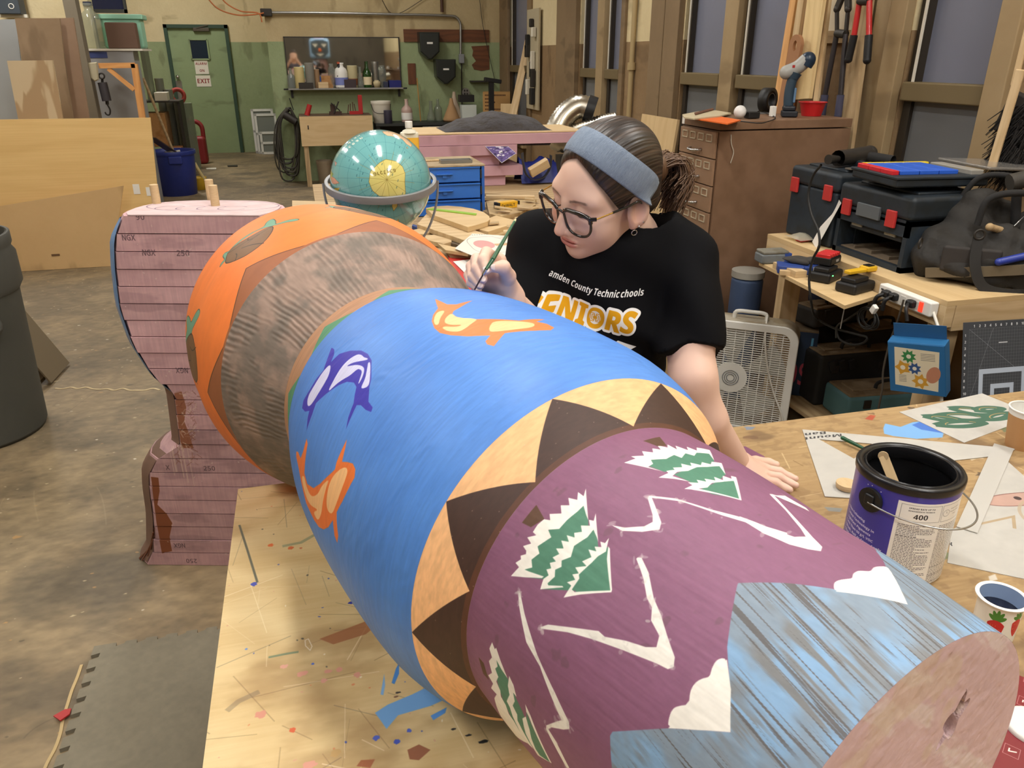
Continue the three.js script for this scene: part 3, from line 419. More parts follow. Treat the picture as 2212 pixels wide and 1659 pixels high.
// standing foam half figure
{
const O = onY(318, 1220, 0), E1 = onY(490, 1222, 0), ud = E1.clone().sub(O).setY(0).normalize(), nd = V(-ud.z, 0, ud.x).negate();   // nd points to the back
if (nd.z > 0) nd.negate();
const hit = (x, y) => { const d = ray(x, y), t = O.clone().sub(EYEV).dot(nd) / d.dot(nd), p = EYEV.clone().addScaledVector(d, t); return [p.clone().sub(O).dot(ud), p.y]; };
const fig = thing('foam_half_figure', 'standing pink foam board half figure with blue painted edge and wooden dowels on top', 'foam sculpture', [O.x, 0, O.z], Math.atan2(-ud.z, ud.x));
const top = hit(400, 466)[1], uc = hit(417, 466)[0], N = 23, bh = top / N;
const edge = [[318, 1220], [335, 1190], [334, 1120], [326, 1060], [325, 1025], [345, 988], [392, 968], [388, 930], [378, 850], [335, 815], [290, 745], [262, 665], [252, 580], [250, 520], [262, 478], [274, 464]].map(([x, y]) => hit(x, y));
const aAt = (y) => { for (let i = 0; i < edge.length - 1; i++) if (y <= edge[i + 1][1]) { const t = clamp((y - edge[i][1]) / (edge[i + 1][1] - edge[i][1])); return uc - (edge[i][0] + t * (edge[i + 1][0] - edge[i][0])); } return uc - edge.at(-1)[0]; };
// plan outline: flat sawn front at z = 0, rounded body going back (local -z)
const yBlue = hit(375, 848)[1], plan = (a, y) => { const round = sstep(top - 0.09, top, y) * 0.04, D = 0.27, pts = []; for (let i = 0; i <= 22; i++) { const th = Math.PI * i / 22, c = Math.cos(th), s = Math.sin(th); const q = Math.pow(Math.pow(Math.abs(c), 3) + Math.pow(s, 3), -1 / 3); pts.push([-(a + (y > yBlue ? 0.085 : 0.11) * Math.sqrt(Math.sin(th)) * (1 - round * 10)) * c * q, -D * s * q * (1 - round * 3)]); } return pts; };
const loft = (r0, r1, y0, y1, caps = true) => { const P = [], U = [], quad = (a, b, c, d) => { for (const v of [a, b, c, a, c, d]) P.push(v[0], v[1], v[2]); };
const n = r0.length; for (let i = 0; i < (caps ? n : n - 1); i++) { const j = (i + 1) % n; quad([r0[i][0], y0, r0[i][1]], [r0[j][0], y0, r0[j][1]], [r1[j][0], y1, r1[j][1]], [r1[i][0], y1, r1[i][1]]); }
if (caps) for (let i = 1; i < n - 1; i++) { P.push(r1[0][0], y1, r1[0][1], r1[i][0], y1, r1[i][1], r1[i + 1][0], y1, r1[i + 1][1]); P.push(r0[0][0], y0, r0[0][1], r0[i + 1][0], y0, r0[i + 1][1], r0[i][0], y0, r0[i][1]); }
const g = new THREE.BufferGeometry(); g.setAttribute('position', new THREE.Float32BufferAttribute(P, 3)); g.computeVertexNormals(); return clean(g); };
const TW = 0.62, tex = canTex(768, 1536, (g, w, h) => {
g.fillStyle = '#c09496'; g.fillRect(0, 0, w, h); const X = (u) => (u + TW / 2) / TW * w, Y = (y) => (1 - y / 1.24) * h, im = g.getImageData(0, 0, w, h), d = im.data;
for (let y = 0; y < h; y++) { const bi = Math.floor((1 - y / h) * 1.24 / bh), tone = 0.93 + 0.12 * NT[bi * 7 + 3]; for (let x = 0; x < w; x++) { const o = (y * w + x) * 4, n = fbm(x / 90, y / 30, 4), st = fbm(x / 5, y / 60, 2), s2 = sstep(0.62, 0.76, fbm(x / 160 + 4, y / 50, 4)); let c = mixc([214, 174, 176], [190, 150, 154], n); c = mixc(c, [164, 130, 134], s2 * 0.5); const k = tone * (0.95 + st * 0.1); d[o] = c[0] * k; d[o + 1] = c[1] * k; d[o + 2] = c[2] * k; } }
g.putImageData(im, 0, 0);
const pt = (x, y) => { const q = hit(x, y); return [X(q[0] - uc), Y(q[1])]; };
const word = (s, x, y, flip, sz = 27) => { g.save(); const q = pt(x, y); g.translate(q[0], q[1]); if (flip) g.rotate(Math.PI); g.font = `bold ${sz}px monospace`; g.fillStyle = 'rgba(84,64,70,.8)'; g.textAlign = 'center'; g.textBaseline = 'middle'; g.fillText(s, 0, 0); g.restore(); };
word('NGX', 277, 514); word('NGX', 321, 546); word('250', 395, 547); word('NGX', 393, 800, true); word('90', 302, 469); word('NGX', 388, 1178, true); word('ER', 358, 1180, true); word('250', 414, 1211, true); word('250', 452, 1012); word('X', 362, 1010);
// brown paint slopped along the sawn edge, streaks of glue
const blob = (c, list) => { g.fillStyle = c; g.beginPath(); for (const [x, y] of list) g.lineTo(...pt(x, y)); g.closePath(); g.fill(); };
blob('#8a4f30', [[326, 1030], [342, 1032], [345, 1060], [340, 1090], [360, 1110], [372, 1130], [366, 1160], [372, 1190], [350, 1195], [338, 1130]]); blob('#9a6248', [[376, 850], [392, 846], [402, 880], [398, 910], [410, 940], [418, 968], [392, 968]]);
reseed(17); for (let i = 0; i < 150; i++) { const q = pt(rr(370, 425), rr(840, 1000)); g.strokeStyle = ['rgba(150,96,70,.35)', 'rgba(226,206,188,.5)', 'rgba(120,66,44,.4)'][i % 3]; g.lineWidth = rr(1, 5); g.beginPath(); g.moveTo(q[0], q[1]); g.lineTo(q[0] + rr(-26, 26), q[1] + rr(2, 26)); g.stroke(); }
for (let i = 0; i < 90; i++) { const q = pt(rr(255, 520), rr(470, 1200)); g.fillStyle = 'rgba(232,216,206,.5)'; g.beginPath(); g.ellipse(q[0], q[1], rr(1, 6), rr(1, 3), rr(0, 3), 0, 7); g.fill(); }
for (let i = 0; i < 6; i++) { const q = pt(rr(345, 430), rr(950, 970)); g.fillStyle = 'rgba(222,196,184,.7)'; g.fillRect(q[0], q[1], rr(2, 5), rr(40, 200)); }
});
const pm = tmat(tex, 0.85);
const setUV = (g) => { const p = g.attributes.position, u = g.attributes.uv; for (let i = 0; i < p.count; i++) u.setXY(i, (p.getX(i) + TW / 2 + p.getZ(i) * 0.2) / TW, p.getY(i) / 1.24); return g; };
const inner = new THREE.Group();
reseed(61);
for (let i = 0; i < N; i++) { const y0 = i * bh + 0.0015, y1 = (i + 1) * bh - 0.0015, sh = rr(-0.003, 0.003), a0 = aAt(y0 + 0.004) + sh, a1 = aAt(y1 - 0.004) + sh, g = setUV(loft(plan(a0, y0), plan(a1, y1), y0, y1)); g.translate(uc, 0, rr(-0.002, 0.002)); part(fig, 'foam_board', g, pm); }
const shell = (ya, yb, n) => { const gs = []; for (let i = 0; i < n; i++) { const y0 = ya + (yb - ya) * i / n, y1 = ya + (yb - ya) * (i + 1) / n; const off = (q) => q.map(([x, z]) => [x * 1.012 , z * 1.01 - 0.001]); gs.push(loft(off(plan(aAt(y0) + 0.003, y0)), off(plan(aAt(y1) + 0.003, y1)), y0, y1, false)); } const g = mergeVertices(J(gs).deleteAttribute('normal').deleteAttribute('uv')); g.computeVertexNormals(); g.translate(uc, 0, 0); return metric(clean(g)); };
const yb = hit(375, 848)[1];
const blueT = colTex(512, 512, (u, v) => { const n = fbm(u * 20, v * 20, 4, 20), s = sstep(0.6, 0.72, fbm(u * 60, v * 9, 3, 60, 9)); return mixc(mixc([118, 158, 208], [92, 132, 186], n), [176, 160, 168], s * 0.6); }, [1.5, 1.5]);
part(fig, 'blue_painted_side', shell(yb, top - 0.012, 22), tmat(blueT, 0.6, { bumpMap: bumpRough, bumpScale: 0.002 }), 'curved side painted light blue');
part(fig, 'brown_painted_side', shell(0.01, yb, 26), tmat(plaster([142, 112, 98], [116, 88, 74], 3), 0.7), 'curved side painted brown');
// torn brown fringe at the foot
reseed(3); const fr = []; for (let i = 0; i < 46; i++) { const y = rr(0, 0.13), z = rr(-0.06, 0.004), x = -aAt(y) + uc - 0.002; fr.push(bar([x + 0.004, y + 0.045, z], [x - rr(0.012, 0.045) * (1 - y / 0.14) - 0.004, Math.max(0.003, y - 0.01), z + rr(-0.01, 0.012)], 0.0022, { n: 5 })); }
part(fig, 'torn_fringe', fr, mat([116, 72, 50], 0.8), 'torn brown fringe of painted foam');
// drawing on top
const topT = canTex(512, 512, (g, w, h) => { g.fillStyle = '#d6bcbc'; g.fillRect(0, 0, w, h); g.strokeStyle = 'rgba(110,90,110,.7)'; g.lineWidth = 4; g.beginPath(); g.ellipse(260, 250, 190, 120, 0, 0, 7); g.stroke(); for (const x of [150, 210, 270, 330]) { g.beginPath(); g.ellipse(x, 300, 40, 46, 0.4, 0, 5.2); g.stroke(); } g.beginPath(); g.moveTo(90, 150); g.quadraticCurveTo(260, 60, 430, 170); g.stroke(); grainOver(g, w, h, 0.14, (x, y) => fbm(x / 30, y / 30, 4)); });
const tp = plan(aAt(top) - 0.004, top), tg = EX(tp.map(([x, z]) => [x, -z]), 0.003, { rawuv: true, rx: -Math.PI / 2, p: [uc, top - 0.0005, 0] }); { const p = tg.attributes.position, u = tg.attributes.uv; for (let i = 0; i < p.count; i++) u.setXY(i, (p.getX(i) - uc) * 1.9 + 0.5, p.getZ(i) * -2.8 + 0.12); }
part(fig, 'drawn_top', tg, tmat(topT, 0.8), 'pale top with pencil drawing');
for (const [x, y, hh] of [[339, 441, 0.058], [466, 446, 0.062], [457, 432, 0.062]]) { const p = onY(x, y, top), q = p.sub(O); part(fig, 'dowel', CY(0.0125, 0.0125, hh, q.dot(ud), top + hh / 2, -Math.abs(q.dot(nd))), M.pine, 'short round wooden dowel'); }
{ const p = onY(330, 419, top), q = p.sub(O); }
}

// worktables
{
const tx0 = -0.2, txm = 0.52, tx1 = 2.35, z0 = -1.47, z1 = 0.35;
const spots = (g, S, list) => { for (const [x, y, r, c, sq] of list) { const p = onY(x, y, TAB), q = S(p.x, p.z); g.fillStyle = c; g.beginPath(); for (let k = 0; k < 14; k++) { const a = k / 14 * 6.28, rad = r * 0.6 * (0.75 + 0.5 * NT[(k * 31 + x) & 65535]); g.lineTo(q[0] + Math.cos(a) * rad, q[1] + Math.sin(a) * rad * (sq ?? 1)); } g.fill(); } };
const area = (g, S, c, list) => { g.fillStyle = c; g.beginPath(); for (const [x, y] of list) { const p = onY(x, y, TAB); g.lineTo(...S(p.x, p.z)); } g.closePath(); g.fill(); };
const line = (g, S, c, lw, list) => { g.strokeStyle = c; g.lineWidth = lw * 0.6; g.beginPath(); for (const [x, y] of list) { const p = onY(x, y, TAB); g.lineTo(...S(p.x, p.z)); } g.stroke(); };
const w1 = txm - tx0, d = z1 - z0, px = 1100;
const t1 = canTex(Math.round(w1 * px), Math.round(d * px), (g, w, h) => {
const S = (x, z) => [(x - tx0) / w1 * w, (z - z0) / d * h], im = g.createImageData(w, h), a = im.data;
for (let y = 0; y < h; y++) for (let x = 0; x < w; x++) { const o = (y * w + x) * 4, rg = Math.abs(Math.sin((y / 150 + fbm(x / 260, y / 260, 3) * 3.2) * 3.14)), f = fbm(x / 70, y / 4, 3), b = fbm(x / 160, y / 90, 5); let c = mixc([234, 208, 156], [212, 180, 124], Math.pow(rg, 2) * 0.5 + f * 0.4); c = mixc(c, [176, 142, 94], sstep(0.55, 0.8, b) * 0.7); a[o] = c[0]; a[o + 1] = c[1]; a[o + 2] = c[2]; a[o + 3] = 255; }
g.putImageData(im, 0, 0); reseed(70);
for (let i = 0; i < 420; i++) { g.strokeStyle = ['rgba(120,90,56,.4)', 'rgba(250,234,196,.6)', 'rgba(96,84,70,.35)'][i % 3]; g.lineWidth = rr(0.6, 1.8); const x = rr(0, w), y = rr(0, h), an = rr(0, 6.28), l = rr(20, 160); g.beginPath(); g.moveTo(x, y); g.lineTo(x + Math.cos(an) * l, y + Math.sin(an) * l); g.stroke(); }
for (let i = 0; i < 340; i++) { g.fillStyle = ['rgba(60,80,180,.8)', 'rgba(70,50,40,.6)', 'rgba(222,110,70,.6)', 'rgba(40,40,44,.6)', 'rgba(246,240,228,.7)', 'rgba(214,150,130,.6)'][i % 6]; g.beginPath(); g.ellipse(rr(0, w), rr(0, h), rr(0.7, 3), rr(0.7, 2.2), rr(0, 3), 0, 7); g.fill(); }
spots(g, S, [[585, 1178, 9, '#e8763c'], [628, 1184, 9, '#e07a48'], [650, 1184, 5, '#d8865c'], [632, 1577, 8, '#d8653a'], [564, 1543, 14, '#d9957c', 0.8], [652, 1455, 14, '#dc9c86', 0.7], [614, 1440, 11, '#dfa58e', 0.7], [708, 1450, 11, '#d99a84', 0.7], [733, 1446, 8, '#d99a84'], [772, 1458, 9, '#dc9c86'], [700, 1470, 8, '#dca08c'], [548, 1262, 10, '#4d56b4'], [758, 1302, 10, '#3a40a8', 0.6], [434, 1602, 6, '#4a64c4'], [812, 1594, 8, '#5668c8'], [857, 1602, 7, '#4a5cc0'], [884, 1578, 6, '#5668c8'], [532, 1402, 4, '#6a92d8'], [676, 1434, 4, '#5a72d0'], [725, 1627, 12, '#c9a36a'], [670, 1652, 16, '#d89a84', 0.7]]);
area(g, S, '#76aae0', [[810, 1540], [838, 1522], [890, 1500], [935, 1478], [985, 1500], [930, 1525], [860, 1545], [835, 1575], [822, 1556]]); area(g, S, '#4a8ad4', [[846, 1475], [855, 1445], [862, 1432], [862, 1455], [852, 1478]]); area(g, S, '#5f9ade', [[930, 1546], [965, 1528], [962, 1540], [936, 1556]]); area(g, S, '#86b4e4', [[822, 1500], [830, 1455], [832, 1480], [828, 1502]]);
area(g, S, 'rgba(160,96,58,.75)', [[690, 1380], [790, 1342], [815, 1350], [790, 1370], [720, 1392]]); area(g, S, 'rgba(168,96,62,.85)', [[770, 1655], [780, 1642], [810, 1640], [800, 1659]]); area(g, S, 'rgba(150,86,60,.85)', [[880, 1620], [905, 1608], [930, 1620], [905, 1642], [885, 1640]]);
line(g, S, '#6c6a58', 7, [[517, 1134], [535, 1190], [548, 1232], [556, 1258]]); line(g, S, 'rgba(60,110,92,.5)', 8, [[580, 1420], [620, 1412], [645, 1408]]); line(g, S, 'rgba(90,120,100,.4)', 14, [[610, 1180], [650, 1172], [680, 1155]]);
line(g, S, 'rgba(120,104,84,.4)', 16, [[490, 1536], [515, 1515], [560, 1494]]); line(g, S, '#f2ead8', 2, [[659, 1383], [666, 1380], [674, 1396], [670, 1405], [660, 1395], [659, 1383]]);
spots(g, S, [[1045, 1602, 12, '#2a2624', 0.4], [1012, 1588, 8, '#2e2a28', 0.4], [980, 1575, 6, '#3a3430', 0.5], [860, 1496, 7, '#3c3430', 0.4], [855, 1505, 6, '#6a4030', 0.4]]);
});
const w2 = tx1 - txm;
const t2 = canTex(1300, Math.round(1300 * d / w2), (g, w, h) => {
const S = (x, z) => [(x - txm) / w2 * w, (z - z0) / d * h], im = g.createImageData(w, h), a = im.data;
for (let y = 0; y < h; y++) for (let x = 0; x < w; x++) { const o = (y * w + x) * 4, f = fbm(x / 40, y / 3.4, 2), b = fbm(x / 80, y / 46, 4), q = fbm(x / 16 + 5, y / 11, 3); let c = mixc([186, 158, 114], [154, 124, 84], f * 0.7 + b * 0.4); c = mixc(c, [132, 104, 72], sstep(0.56, 0.74, q) * 0.4); c = mixc(c, [96, 74, 54], sstep(0.62, 0.8, b) * 0.5); a[o] = c[0]; a[o + 1] = c[1]; a[o + 2] = c[2]; a[o + 3] = 255; }
g.putImageData(im, 0, 0); reseed(90);
for (let i = 0; i < 420; i++) { g.strokeStyle = ['rgba(110,80,50,.45)', 'rgba(236,214,170,.5)', 'rgba(84,72,60,.35)'][i % 3]; g.lineWidth = rr(0.8, 2.4); const x = rr(0, w), y = rr(0, h), an = rr(0, 6.28), l = rr(10, 70); g.beginPath(); g.moveTo(x, y); g.lineTo(x + Math.cos(an) * l, y + Math.sin(an) * l); g.stroke(); }
for (let i = 0; i < 260; i++) { g.fillStyle = ['rgba(150,60,50,.6)', 'rgba(84,116,90,.55)', 'rgba(60,50,46,.6)', 'rgba(230,220,200,.6)', 'rgba(90,130,190,.55)', 'rgba(110,80,60,.6)'][i % 6]; const x = rr(0, w), y = rr(0, h), s = rr(2, 11); g.beginPath(); for (let k = 0; k < 8; k++) { const an = k / 8 * 6.28, q = s * rr(0.4, 1.2); g.lineTo(x + Math.cos(an) * q * 1.5, y + Math.sin(an) * q); } g.fill(); }
area(g, S, '#7aacdf', [[1908, 925], [1912, 915], [1945, 922], [1972, 912], [2010, 908], [2040, 930], [2036, 945], [1980, 948], [1930, 942], [1910, 937]]); area(g, S, '#4a76c8', [[1970, 918], [1990, 910], [2035, 928], [2038, 936], [1990, 928]]); area(g, S, '#7d4c68', [[1568, 968], [1610, 964], [1650, 985], [1670, 1004], [1640, 1012], [1580, 1002]]); area(g, S, '#7aa6d8', [[2034, 970], [2060, 966], [2062, 978], [2040, 980]]); area(g, S, '#d0c8ba', [[2135, 1245], [2150, 1240], [2155, 1252], [2138, 1256]]);
area(g, S, 'rgba(176,60,44,.7)', [[1868, 905], [1880, 896], [1892, 898], [1884, 908]]); area(g, S, 'rgba(110,140,170,.5)', [[1780, 1095], [1820, 1098], [1815, 1106], [1790, 1104]]);
});
const table = (x0, x1, tex, label) => {
const t = thing('worktable', label, 'table', [0, 0, 0]), w = x1 - x0;
const g = B(w - 0.003, 0.019, d, (x0 + x1) / 2, TAB - 0.0095, (z0 + z1) / 2); const p = g.attributes.position, u = g.attributes.uv; for (let i = 0; i < p.count; i++) u.setXY(i, (p.getX(i) - x0) / w, 1 - (p.getZ(i) - z0) / d);
part(t, 'worktop', g, tmat(tex, 0.6, { bumpMap: bumpRough, bumpScale: 0.0006 }));
for (const z of [z0 + 0.06, z1 - 0.06]) part(t, 'apron', B(w - 0.08, 0.09, 0.038, (x0 + x1) / 2, TAB - 0.064, z), M.pineOld); for (const x of [x0 + 0.06, x1 - 0.06]) part(t, 'apron', B(0.038, 0.09, d - 0.2, x, TAB - 0.064, (z0 + z1) / 2), M.pineOld);
for (const x of [x0 + 0.09, x1 - 0.09]) for (const z of [z0 + 0.12, z1 - 0.12]) part(t, 'leg', B(0.085, TAB - 0.02, 0.085, x, (TAB - 0.02) / 2, z, { r: 0.004 }), M.pine);
};
table(tx0, txm, t1, 'worktable with a pale plywood top spotted with blue and orange paint'); table(txm, tx1, t2, 'worktable with a scratched brown top under the paint can and tracing sheets');
}
// the painter leaning over the totem
function nets(sdf, lo, hi, cell) {               // surface nets over a distance field; smooth normals from its gradient
const n = [0, 1, 2].map((k) => Math.ceil((hi[k] - lo[k]) / cell) + 1), [nx, ny, nz] = n, val = new Float32Array(nx * ny * nz), id = new Int32Array(nx * ny * nz).fill(-1);
for (let K = 0; K < nz; K += 4) for (let Jb = 0; Jb < ny; Jb += 4) for (let I = 0; I < nx; I += 4) { const c0 = sdf(lo[0] + (I + 1.5) * cell, lo[1] + (Jb + 1.5) * cell, lo[2] + (K + 1.5) * cell), far = Math.abs(c0) > cell * 9; for (let k = K; k < Math.min(nz, K + 4); k++) for (let j = Jb; j < Math.min(ny, Jb + 4); j++) for (let i = I; i < Math.min(nx, I + 4); i++) val[i + nx * (j + ny * k)] = far ? c0 : sdf(lo[0] + i * cell, lo[1] + j * cell, lo[2] + k * cell); }
const P = [], idx = [], sx = 1, sy = nx, sz = nx * ny, cor = [0, sx, sy, sx + sy, sz, sx + sz, sy + sz, sx + sy + sz], edges = [[0, 1], [2, 3], [4, 5], [6, 7], [0, 2], [1, 3], [4, 6], [5, 7], [0, 4], [1, 5], [2, 6], [3, 7]];
for (let k = 0; k < nz - 1; k++) for (let j = 0; j < ny - 1; j++) for (let i = 0; i < nx - 1; i++) {
const b = i + j * sy + k * sz; let m = 0; for (let c = 0; c < 8; c++) if (val[b + cor[c]] < 0) m |= 1 << c; if (m === 0 || m === 255) continue;
let x = 0, y = 0, z = 0, c = 0; for (const [e, f] of edges) { const a = val[b + cor[e]], d = val[b + cor[f]]; if ((a < 0) === (d < 0)) continue; const t = a / (a - d); x += (e & 1) + ((f & 1) - (e & 1)) * t; y += ((e >> 1) & 1) + (((f >> 1) & 1) - ((e >> 1) & 1)) * t; z += (e >> 2) + ((f >> 2) - (e >> 2)) * t; c++; }
id[b] = P.length / 3; P.push(lo[0] + (i + x / c) * cell, lo[1] + (j + y / c) * cell, lo[2] + (k + z / c) * cell);
}
const quad = (a, b, c, d, flip) => { if (a < 0 || b < 0 || c < 0 || d < 0) return; if (flip) idx.push(a, b, c, a, c, d); else idx.push(a, c, b, a, d, c); };
for (let k = 1; k < nz - 1; k++) for (let j = 1; j < ny - 1; j++) for (let i = 1; i < nx - 1; i++) {
const b = i + j * sy + k * sz, s = val[b] < 0;
if (s !== val[b + sx] < 0) quad(id[b - sy - sz], id[b - sz], id[b], id[b - sy], s);
if (s !== val[b + sy] < 0) quad(id[b - sx - sz], id[b - sx], id[b], id[b - sz], s);
if (s !== val[b + sz] < 0) quad(id[b - sx - sy], id[b - sy], id[b], id[b - sx], s);
}
const N = new Float32Array(P.length), e = cell * 0.35;
for (let i = 0; i < P.length; i += 3) { const [x, y, z] = [P[i], P[i + 1], P[i + 2]]; const g = V(sdf(x + e, y, z) - sdf(x - e, y, z), sdf(x, y + e, z) - sdf(x, y - e, z), sdf(x, y, z + e) - sdf(x, y, z - e)).normalize(); N[i] = g.x; N[i + 1] = g.y; N[i + 2] = g.z; }
const g = new THREE.BufferGeometry(); g.setAttribute('position', new THREE.Float32BufferAttribute(P, 3)); g.setAttribute('normal', new THREE.BufferAttribute(N, 3)); g.setAttribute('uv', new THREE.BufferAttribute(new Float32Array(P.length / 3 * 2), 2)); g.setIndex(idx); return g;
}
const smin = (a, b, k) => { const h = Math.max(k - Math.abs(a - b), 0) / k; return Math.min(a, b) - h * h * k * 0.25; };
const smax = (a, b, k) => -smin(-a, -b, k);
const ell = (x, y, z, c, r) => { const X = (x - c[0]) / r[0], Y = (y - c[1]) / r[1], Z = (z - c[2]) / r[2], k0 = Math.hypot(X, Y, Z), k1 = Math.hypot(X / r[0], Y / r[1], Z / r[2]); return k1 < 1e-9 ? -Math.min(...r) : k0 * (k0 - 1) / k1; };
const ball = (x, y, z, c, r) => Math.hypot(x - c[0], y - c[1], z - c[2]) - r;
const cone = (x, y, z, a, b, r1, r2) => { const bx = b[0] - a[0], by = b[1] - a[1], bz = b[2] - a[2], px = x - a[0], py = y - a[1], pz = z - a[2], t = clamp((px * bx + py * by + pz * bz) / (bx * bx + by * by + bz * bz + 1e-12)); return Math.hypot(px - bx * t, py - by * t, pz - bz * t) - (r1 + (r2 - r1) * t); };
const A3 = (v) => [v.x, v.y, v.z];

const person = thing('person', 'person in a black printed T-shirt, grey headband and glasses leaning over the totem to paint', 'person');
// head frame
const HS = 1.0, HO = V(0.5308, 1.3563, -1.3523), HX = V(0.3908, -0.2017, 0.8981).normalize(), HZ = V(-0.896, -0.3069, 0.321).normalize(), HY = V().crossVectors(HZ, HX).normalize(); HX.crossVectors(HY, HZ);
const HM = new THREE.Matrix4().makeBasis(HX, HY, HZ).scale(V(HS, HS, HS)).setPosition(HO), HI = HM.clone().invert();
const toHead = (p) => A3(p.clone().applyMatrix4(HI));
const shR = at(1172, 530, 1.57), shL = at(1474, 560, 1.5), neckB = at(1368, 520, 1.53), chest = at(1305, 690, 1.56), waist = at(1285, 860, 1.68), hips = at(1290, 960, 1.74);
const neckH = toHead(neckB);
const headSDF = (x, y, z) => {
const ax = Math.abs(x);
let d = ell(x, y, z, [0, 0.047, -0.012], [0.072, 0.086, 0.095]);
d = smin(d, ell(x, y, z, [0, 0.004, 0.04], [0.06, 0.078, 0.05]), 0.03);
d = smin(d, ell(ax, y, z, [0.0, -0.045, 0.035], [0.055, 0.044, 0.047]), 0.03);
d = smin(d, ball(x, y, z, [0, -0.071, 0.071], 0.018), 0.03);
d = smin(d, ell(ax, y, z, [0.036, -0.012, 0.06], [0.026, 0.026, 0.026]), 0.03);
d = smin(d, ell(ax, y, z, [0.026, 0.042, 0.067], [0.03, 0.012, 0.014]), 0.024);
d = smax(d, -ell(ax, y, z, [0.031, 0.026, 0.101], [0.019, 0.013, 0.018]), 0.014);
d = smin(d, ball(ax, y, z, [0.031, 0.024, 0.0755], 0.0133), 0.006);
d = smin(d, cone(x, y, z, [0, 0.03, 0.0875], [0, -0.0135, 0.1095], 0.0078, 0.0112), 0.014);
d = smin(d, ball(ax, y, z, [0.0125, -0.0175, 0.0965], 0.0088), 0.009);
d = smax(d, -ball(ax, y, z, [0.0072, -0.0262, 0.1015], 0.0042), 0.003);
d = smin(d, ell(x, y, z, [0, -0.034, 0.084], [0.03, 0.017, 0.012]), 0.012);
d = smin(d, ell(x, y, z, [0, -0.0375, 0.0915], [0.0255, 0.0058, 0.009]), 0.006);
d = smin(d, ell(x, y, z, [0, -0.0475, 0.09], [0.022, 0.0074, 0.0105]), 0.006);
d = smax(d, -ell(x, y, z, [0, -0.042, 0.1], [0.028, 0.0017, 0.0125]), 0.002);
const ex = ax - 0.0765 - 0.5 * Math.max(0, -(z + 0.004)), ear = smax(ell(ex, y, z, [0, 0.002, -0.006], [0.008, 0.034, 0.021]), -ell(ex, y, z, [0.0085, 0.004, -0.004], [0.0075, 0.023, 0.0135]), 0.003);
d = smin(d, ear, 0.006); d = smin(d, ell(ax, y, z, [0.074, -0.024, 0.002], [0.006, 0.009, 0.007]), 0.006);
return d;
};
const hairLine = (x, y, z) => -0.46 * y + 0.888 * z - 0.004 - 0.3 * Math.abs(x);
const skinHead = (x, y, z) => smin(headSDF(x, y, z), cone(x, y, z, [0, -0.035, -0.022], [neckH[0] * 0.9, neckH[1] * 0.9, neckH[2] * 0.9], 0.05, 0.055), 0.03);
const headG = nets(skinHead, [-0.1, -0.19, -0.17], [0.1, 0.14, 0.125], 0.0026);
{ // skin tones that belong to the face: lips; the rest plain
const p = headG.attributes.position, c = new Float32Array(p.count * 3);
const S = hex([230, 192, 172]), Lp = hex([204, 134, 124]), Rs = hex([226, 172, 154]), Br = hex([92, 68, 56]), Hr = hex([72, 54, 44]), w = new THREE.Color();
for (let i = 0; i < p.count; i++) { const x = p.getX(i), y = p.getY(i), z = p.getZ(i); w.copy(S); const lip = Math.min(ell(x, y, z, [0, -0.0375, 0.0925], [0.0255, 0.0052, 0.01]), ell(x, y, z, [0, -0.0475, 0.091], [0.022, 0.0068, 0.0115])); w.lerp(Rs, 0.55 * (1 - sstep(0, 0.012, ball(x, y, z, [0, -0.0135, 0.111], 0.006))) + 0.5 * (1 - sstep(0, 0.012, Math.abs(Math.abs(x) - 0.08) + Math.abs(z + 0.005) * 0.4 - 0.004))); w.lerp(Lp, 1 - sstep(-0.0004, 0.0014, lip)); if (z > 0.02) { const ab = Math.abs(x), by = 0.0405 + 0.0045 * Math.sin((ab - 0.01) / 0.036 * 2.4); w.lerp(Br, 0.8 * (1 - sstep(0.0012, 0.0032, Math.abs(y - by))) * sstep(0.009, 0.014, ab) * (1 - sstep(0.043, 0.05, ab))); } w.lerp(Hr, 0.85 * (1 - sstep(-0.002, 0.007, hairLine(x, y, z))) * sstep(-0.01, 0.03, y)); c.set([w.r, w.g, w.b], i * 3); }
headG.setAttribute('color', new THREE.BufferAttribute(c, 3)); headG.applyMatrix4(HM);
}
// arms and hands
const tint = (g) => { const c = hex([230, 192, 172]), n = g.attributes.position.count, a = new Float32Array(n * 3); for (let i = 0; i < n; i++) a.set([c.r, c.g, c.b], i * 3); g.setAttribute('color', new THREE.BufferAttribute(a, 3)); return g; };
const box3 = (pts, pad) => [[0, 1, 2].map((k) => Math.min(...pts.map((p) => p[k])) - pad), [0, 1, 2].map((k) => Math.max(...pts.map((p) => p[k])) + pad)];
function limb(bones, cell, k) { const f = (x, y, z) => { let d = 9; for (const [a, b, r1, r2] of bones) d = smin(d, cone(x, y, z, a, b, r1, r2), k); return d; }, [lo, hi] = box3(bones.flatMap(([a, b]) => [a, b]), 0.07); return tint(nets(f, lo, hi, cell)); }
function handBones(W0, palm, fingers) {           // palm: list of knuckle points; fingers: chains of points
const out = []; for (const m of palm) out.push([W0, m, 0.02, 0.0105]); return out.concat(fingers);
}
function handMesh(bonesPalm, chains) { const f = (x, y, z) => { let d = 9; for (const [a, b, r1, r2] of bonesPalm) d = smin(d, cone(x, y, z, a, b, r1, r2), 0.014); for (const ch of chains) { let e = 9; for (const [a, b, r1, r2] of ch) e = smin(e, cone(x, y, z, a, b, r1, r2), 0.004); d = smin(d, e, 0.0035); } return d; }; const [lo, hi] = box3([...bonesPalm, ...chains.flat()].flatMap(([a, b]) => [a, b]), 0.026); return tint(nets(f, lo, hi, 0.0022)); }
const chain = (pts, rs) => pts.slice(1).map((p, i) => [A3(pts[i]), A3(p), rs[i], rs[i + 1]]);
